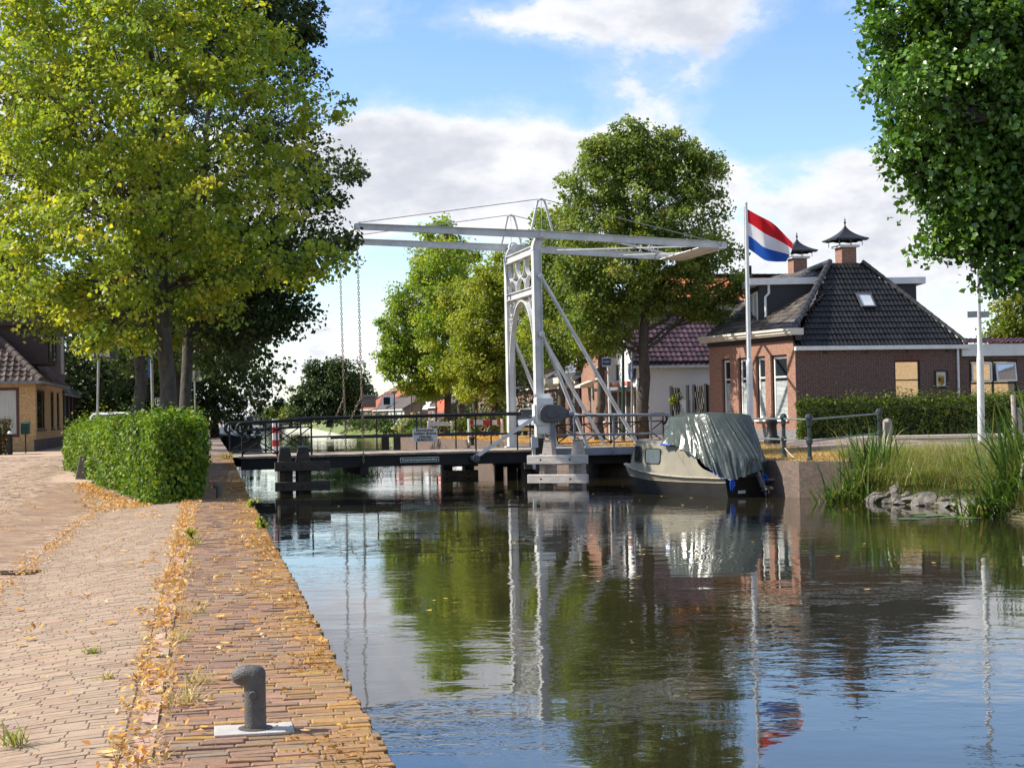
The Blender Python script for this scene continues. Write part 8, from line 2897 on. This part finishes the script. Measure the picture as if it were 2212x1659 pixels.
for i, (x, y, h) in enumerate(((-21, 112, 11), (-33, 105, 13), (-29.5, 130, 12), (-40, 84, 14), (-36, 150, 13), (-44, 118, 15), (-28.5, 103, 8), (-25.5, 107, 7.5))):
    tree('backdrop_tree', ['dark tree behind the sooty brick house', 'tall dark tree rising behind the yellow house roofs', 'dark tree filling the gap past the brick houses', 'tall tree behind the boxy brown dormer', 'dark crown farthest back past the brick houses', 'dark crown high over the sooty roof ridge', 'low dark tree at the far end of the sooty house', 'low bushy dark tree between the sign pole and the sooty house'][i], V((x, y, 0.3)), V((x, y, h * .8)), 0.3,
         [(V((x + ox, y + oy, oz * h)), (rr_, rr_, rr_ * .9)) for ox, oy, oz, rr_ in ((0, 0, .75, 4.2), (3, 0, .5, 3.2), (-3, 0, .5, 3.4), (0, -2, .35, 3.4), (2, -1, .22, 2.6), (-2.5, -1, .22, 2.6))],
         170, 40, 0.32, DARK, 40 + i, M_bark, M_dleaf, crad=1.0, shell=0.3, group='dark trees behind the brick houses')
M_sleaf = leafmat('street_lime_leaves', 0.48, 0.5, 0.3, (1.38, 1.5, 0.7))
# street trees on the far quay
def onq(Y, off=3.4):
    return V((xr(Y) + off, Y, zr(Y, off)))
b0 = onq(68.5); b0.x = P(1386, 940, 68.5).x
tree('street_lime', 'large green lime tree with a thick dark trunk beside the white house', b0, P(1400, 330, 68.5), 0.29,
     bl(68.5, [(1390, 340, 75, 0), (1310, 325, 55), (1450, 335, 62), (1525, 370, 48), (1330, 330, 60), (1290, 400, 75), (1400, 430, 95, -.6), (1480, 390, 70), (1520, 440, 50), (1300, 500, 90), (1420, 530, 100, -.8), (1530, 540, 70), (1330, 610, 100, -.6), (1460, 600, 85, -.3), (1550, 650, 55), (1270, 590, 70), (1290, 690, 80, 0, .7), (1390, 650, 70, .3, .6), (1510, 665, 40, 0, .6), (1240, 440, 35), (1370, 290, 42), (1580, 600, 30), (1430, 310, 45), (1310, 735, 45, 0, .6)]),
     800, 88, 0.130, MIDG, 5, M_bark, M_sleaf, crad=0.55, shell=0.3, gain=1.8)
tree('street_lime', 'lime tree just past the large one before the red brick gable', onq(73.8), P(1300, 600, 73.8), 0.24, bl(74.5, [(1275, 560, 60), (1260, 640, 70), (1320, 650, 60), (1290, 720, 60, 0, .7), (1245, 730, 45, 0, .7), (1310, 500, 50)]), 190, 84, 0.135, MIDG, 6, M_bark, M_sleaf, crad=0.62, gain=1.5, group='street trees on the far quay')
tree('street_lime', 'lime tree standing before the low dark-brick house', onq(80), P(1218, 600, 80), 0.24, bl(80, [(1210, 520, 60), (1180, 600, 65), (1240, 620, 60), (1210, 700, 60, 0, .7), (1190, 760, 45, 0, .7), (1240, 760, 40, 0, .7)]), 210, 84, 0.14, MIDG, 7, M_bark, M_sleaf, crad=0.65, gain=1.6, group='street trees on the far quay')
tree('street_lime', 'slim lime tree seen between the portal and its struts', onq(84), P(1175, 600, 84), 0.2, bl(84, [(1170, 560, 45), (1180, 660, 50), (1160, 720, 45, 0, .7), (1190, 480, 40)]), 120, 58, 0.18, LIME, 8, M_bark, M_sleaf, crad=0.65, gain=1.4, group='street trees on the far quay')
b1 = onq(93.5); b1.x = P(1069, 940, 93.5).x
tree('yellow_lime', 'yellowing lime tree glowing behind the bridge portal', b1, P(1066, 600, 93.5), 0.22, bl(93.5, [(1070, 590, 45), (1050, 640, 55), (1095, 630, 50), (1040, 710, 55), (1085, 720, 55), (1020, 770, 42, 0, .8), (1060, 800, 50, 0, .8), (1110, 770, 45), (1030, 830, 35, 0, .7), (1075, 850, 30, 0, .7), (1125, 690, 40), (1130, 800, 35)]), 360, 84, 0.155, YELL, 9, M_bark, M_sleaf, crad=0.68, gain=1.3)
b2 = onq(98.6); b2.x = P(1030, 944, 98.6).x
tree('street_lime', 'lime tree with a leaning trunk beside the yellowing one', b2, P(1015, 650, 98.6), 0.2, bl(99, [(1000, 640, 45), (1020, 720, 45), (1000, 790, 40, 0, .8), (1010, 840, 30, 0, .7)]), 110, 58, 0.2, YELL, 10, M_bark, M_sleaf, crad=0.68, gain=1.15, group='street trees on the far quay')
b3 = onq(103); b3.x = P(996, 944, 103).x
tree('street_lime', 'lime tree with a straight trunk next to the leaning one', b3, P(985, 620, 103), 0.24, bl(103, [(960, 560, 55), (985, 640, 60), (960, 720, 60), (985, 790, 50, 0, .8), (950, 800, 40, 0, .8)]), 210, 80, 0.16, LIME, 11, M_bark, M_sleaf, crad=0.7, gain=1.6, group='street trees on the far quay')
b4 = onq(106.5); b4.x = P(968, 940, 106.5).x
tree('street_lime', 'tallest yellow-green lime tree at the end of the street row', b4, P(950, 560, 106.5), 0.28, bl(106.5, [(950, 510, 42), (975, 545, 45), (915, 580, 48), (940, 610, 60), (900, 650, 55), (870, 690, 45), (930, 690, 65), (860, 740, 42), (895, 750, 55), (945, 780, 55), (850, 790, 36), (885, 815, 45, 0, .8), (835, 765, 28), (925, 835, 40, 0, .7), (960, 830, 36, 0, .7), (1000, 560, 35), (955, 488, 22)]), 460, 84, 0.165, LIME, 12, M_bark, M_sleaf, crad=0.62, shell=0.3, gain=1.7)
# big round tree and the far wood
g = P(712, 905, 235); g.z = 0.2
tree('round_tree', 'big round dark green tree beyond the chains', g, P(712, 800, 235), 0.5, bl(235, [(700, 815, 42), (740, 815, 45), (670, 850, 40), (715, 855, 50), (765, 850, 36), (650, 875, 24), (700, 885, 40, 0, .7), (750, 885, 36, 0, .7), (660, 895, 25, 0, .7), (725, 795, 24), (680, 800, 20)]), 420, 44, 0.36, [(3, (0.045, 0.075, 0.018)), (2, (0.065, 0.095, 0.02)), (1, (0.03, 0.05, 0.014))], 13, M_bark, M_dleaf, crad=1.3, shell=0.4)
g = P(775, 905, 246); g.z = 0.2
tree('round_tree', 'loose grey-green tree showing past the big round one', g, P(775, 830, 246), 0.35, bl(246, [(775, 825, 26), (785, 860, 24), (770, 880, 24)]), 100, 26, 0.34, DARK, 14, M_bark, M_dleaf, crad=1.2, shell=0.4)
for i, (u, v, r, Y, pal, lab) in enumerate(((606, 888, 15, 300, LIME2, 'small light green tree far up the canal'), (628, 893, 12, 280, YELL, 'small yellowish tree far up the canal'), (585, 895, 12, 480, DARK, 'bluish dark wood edge at the end of the canal'), (566, 893, 13, 500, DARK, 'dark crown at the end of the canal beyond the barge'), (645, 896, 14, 320, MIDG, 'green tree beside the far white beam'), (600, 899, 10, 520, DARK, 'low dark crown under the far white beam'))):
    g = P(u, 908, Y); g.z = 0.2
    tree('far_tree', lab, g, P(u, v - r * .4, Y), 0.3, bl(Y, [(u, v, r), (u - r * .6, v + r * .5, r * .7), (u + r * .6, v + r * .5, r * .7), (u, v - r * .7, r * .5)]), 70, 24, 0.5, pal, 60 + i, M_bark, M_dleaf, crad=1.5, shell=0.3, group=None)
# big tree overhanging from the right
g = V((14.6, 30.0, 0.25))
tree('lime_tree', 'deep green lime tree overhanging the water with glossy round leaves', g, V((14.2, 30, 11.5)), 0.30,
     bl(30, [(1990, 60, 110, 0), (2080, -60, 160), (2160, 120, 170), (2000, 190, 120, -.6), (1935, 100, 60), (1925, 190, 55, .3), (2100, 280, 150), (2010, 300, 100), (1985, 370, 75), (2080, 400, 120), (2180, 380, 140), (2110, 490, 90, 0, .7), (2180, 540, 90, 0, .7), (2060, 470, 60), (2160, 600, 55, 0, .5), (2270, 480, 140), (2040, 520, 40, 0, .5), (2300, 250, 200), (2330, 50, 200), (2230, 590, 60, 0, .5), (1960, 10, 80), (2400, 450, 160)]),
     880, 62, 0.115, DEEP, 15, M_bark, M_dleaf if False else leafmat('glossy_lime_leaves', 0.24, 0.32, 0.5, (1.3, 1.4, 0.6)), crad=0.45, shell=0.35, wide=0.95, trunk_to=0.9, gain=1.5, clump_jit=0.34)
g = V((P(2230, 745, 95).x, 95, 0.4))
tree('garden_tree', 'pale green tree behind the annexe with the maroon roof edge', g, P(2225, 660, 95), 0.25, bl(95, [(2190, 670, 40), (2215, 690, 50), (2160, 715, 36), (2200, 740, 45), (2145, 735, 20), (2240, 650, 50)]), 150, 44, 0.2, LIME2, 16, M_bark, M_leaf, crad=0.8, shell=0.3, gain=1.4)

# ------------------------------------------------------------------ litter
LIT = [(0.8, (0.50, 0.30, 0.12)), (3, (0.66, 0.36, 0.085)), (2, (0.68, 0.44, 0.15)), (1.4, (0.58, 0.27, 0.06)), (1.6, (0.70, 0.54, 0.30)), (0.2, (0.40, 0.17, 0.05))]
M_litter = leafmat('dry_leaf', 0.2, 0.8, 0.15, (1.1, 1.0, 0.9))
def litter(name, label, pts, size, seed, pal=LIT, lift=0.02):
    rng = np.random.default_rng(seed)
    p = np.array(pts)
    n = len(p)
    p = p + np.stack([np.zeros(n), np.zeros(n), np.abs(rng.normal(0, lift, n)) + 0.012], 1)
    v, f, c = leaf_arrays(p, np.full(n, size), pick_cols(n, pal, rng), up_bias=1.0, droop=0.0, fold=0.5, wide=0.5, rng=rng)
    o = tri_mesh(name, v, f, c, M_litter)
    o['kind'] = 'stuff'; o['label'] = label
    return o
rng = np.random.default_rng(90)
pts = []
def addl(s0, s1, d0, sd_, n, clump=0.0):
    cl = rng.uniform(s0, s1, max(1, n // 14))
    cd = rng.normal(0, sd_, len(cl))
    for i in range(n):
        if rng.uniform() < clump:
            k = rng.integers(0, len(cl)); s, d = cl[k] + rng.normal(0, .12), d0 + cd[k] * 0.8 + rng.normal(0, .07)
        else:
            s, d = rng.uniform(s0, s1), d0 + rng.normal(0, sd_)
        q = qpt(s, max(0.02, d))
        pts.append((q.x, q.y, q.z))
addl(6, 42, 1.19, 0.05, 3000, 0.75)      # the joint beside the kerb
addl(6, 42, 1.06, 0.03, 700, 0.6)
addl(6, 34, 1.9, 0.5, 420, 0.85)        # scattered on the slope
addl(14, 34, 2.95, 0.10, 1000, 0.75)      # the gutter
addl(10, 40, 0.22, 0.14, 600, 0.8)      # the mossy quay edge
addl(8, 42, 0.6, 0.3, 350, 0.6)
moss = []
for i in range(9000):
    s, d = rng.uniform(6, 58), abs(rng.normal(0, 0.26))
    if mnoise.noise(V((s * 0.8, d * 2.5, 2))) + 0.35 * mnoise.noise(V((s * 3, d * 6, 5))) < -0.05 + 0.5 * d: continue
    q = qpt(s, max(0.01, d)); moss.append((q.x, q.y, q.z - 0.008))
litter('edge_moss', 'dry orange-brown moss creeping over the quay edge bricks', moss, 0.028, 97, [(3, (0.40, 0.19, 0.03)), (2, (0.26, 0.14, 0.03)), (1.5, (0.52, 0.29, 0.06)), (0.7, (0.15, 0.10, 0.025))], 0.006)
addl(12, 42, 4.5, 1.2, 500, 0.7)
litter('leaf_litter', 'dry orange leaf litter along the kerb joint and gutter', pts, 0.046, 91)
pts = []
rt = []
for i in range(2300):
    q = qpt(rng.uniform(6, 42), rng.normal(1.07, 0.03) if rng.uniform() < .6 else rng.normal(1.24, 0.03))
    rt.append((q.x, q.y, q.z - 0.01))
rt = np.array(rt)
kn = np.array([mnoise.noise(V((0, p[1] * 0.9, 4))) for p in rt]) > -0.05
v_, f_, c_ = blades(rt[kn], 0.085, 0.005, pick_cols(int(kn.sum()), [(3, (0.66, 0.50, 0.27)), (2, (0.6, 0.40, 0.18)), (0.5, (0.26, 0.28, 0.06))], rng), rng, 0.9, 0.7, 3)
o = tri_mesh('dry_grass', v_, f_, c_, M_grass); o['kind'] = 'stuff'; o['label'] = 'bleached grass growing in the kerb joint'
for i in range(1500):
    a_ = rng.uniform(0, 1)
    b_ = V((-6.9, 30.7, 0)).lerp(V((-11.2, 42, 0)), a_)
    x, y = b_.x - abs(rng.normal(0, 0.45)) * (1.3 - a_), b_.y - abs(rng.normal(0, 0.3))
    d = (xl(y) - x)
    pts.append((x, y, zld(y, d)))
litter('leaf_litter', 'heap of orange leaves under the near corner of the hedge', pts, 0.07, 92)
# single leaves that can be told apart, and leaves floating on the water
protos = []
def leaf_obj(c, size, col, rz, label, group, cat='leaf', curl=0.35):
    mb = MB()
    pp = []
    for t in np.linspace(0, 1, 7):
        w_ = math.sin(PI * t ** 0.8) * 0.32 * size
        z = curl * size * (t - 0.5) ** 2 * 1.2
        x = (t - .5) * size
        pp.append([V((x, -w_, z + curl * w_ * .7)), V((x, 0, z)), V((x, w_, z + curl * w_ * .5))])
    mb.grid(pp)
    m_ = bpy.data.materials.get('single_leaf') or leafmat('single_leaf', 0.2, 0.7, 0.2, (1.1, 1.0, 0.9))
    mb.c = [tuple(col)] * len(mb.f)
    o = mb.build('fallen_leaf', m_, smooth='all', uv=False)
    o.location = c; o.rotation_euler = (0, 0, rz)
    return tag(o, label, cat, group)
for i in range(90):
    s, d = rng.uniform(7, 30), rng.choice([rng.uniform(0.1, 1.0), rng.uniform(1.35, 2.8), rng.normal(1.2, 0.08)])
    q = qpt(s, d)
    q.z += 0.016
    leaf_obj(q, rng.uniform(0.06, 0.12), pick_cols(1, LIT, rng)[0], rng.uniform(0, 6.28), 'curled dry orange leaf lying on the brick paving', 'dry leaves scattered on the bricks')
for i in range(70):
    Y = rng.uniform(20, 56); 
    u = rng.choice([rng.uniform(700, 2150), rng.uniform(1050, 1500)])
    x = (u - 1106) / FPX * Y
    if x < xl(Y) + 0.4 or x > xr(Y) - 0.6:
        continue
    leaf_obj((x, Y, WZ + 0.012), rng.uniform(0.07, 0.13), (0.62, 0.48, 0.12), rng.uniform(0, 6.28), 'yellow leaf floating flat on the dark canal water', 'leaves floating on the canal')
# tufts between the bricks
for i, (u, v, r, lab) in enumerate(((30, 1605, 0.09, 'brown-green grass tuft between the bricks beside the picture edge'), (405, 1525, 0.12, 'straw tuft in the joint beside the bollard slab'), (420, 1180, 0.12, 'green tuft in the kerb joint near the hedge'), (415, 1330, 0.1, 'dry straw tuft halfway along the kerb joint'), (230, 1470, 0.05, 'tiny weed between the slope bricks'), (385, 1390, 0.09, 'bleached tuft in the kerb joint'), (430, 1480, .1, 'wispy straw tuft leaning over the coping bricks'), (200, 1410, .05, 'tiny green tuft in the middle of the brick slope'))):
    lab = lab.replace('beside the picture edge', 'low on the brick slope')
    g = G(u, v, -0.02)
    rng2 = np.random.default_rng(400 + i)
    n = 46
    t = thing('grass_tuft', lab, 'grass tuft', g)
    rt = np.stack([rng2.normal(g.x, r * .4, n), rng2.normal(g.y, r * .4, n), np.full(n, g.z - 0.01)], 1)
    v_, f_, c_ = blades(rt, r * 1.6, 0.006, pick_cols(n, [(2, (0.5, 0.40, 0.18)), (1, (0.25, 0.26, 0.06)), (1, (0.62, 0.48, 0.26))] if 'green' not in lab else [(2, (0.20, 0.26, 0.05)), (1, (0.4, 0.36, 0.1))], rng2), rng2, 0.7, 0.5, 3)
    tri_mesh('blades', v_, f_, c_, M_grass, t)
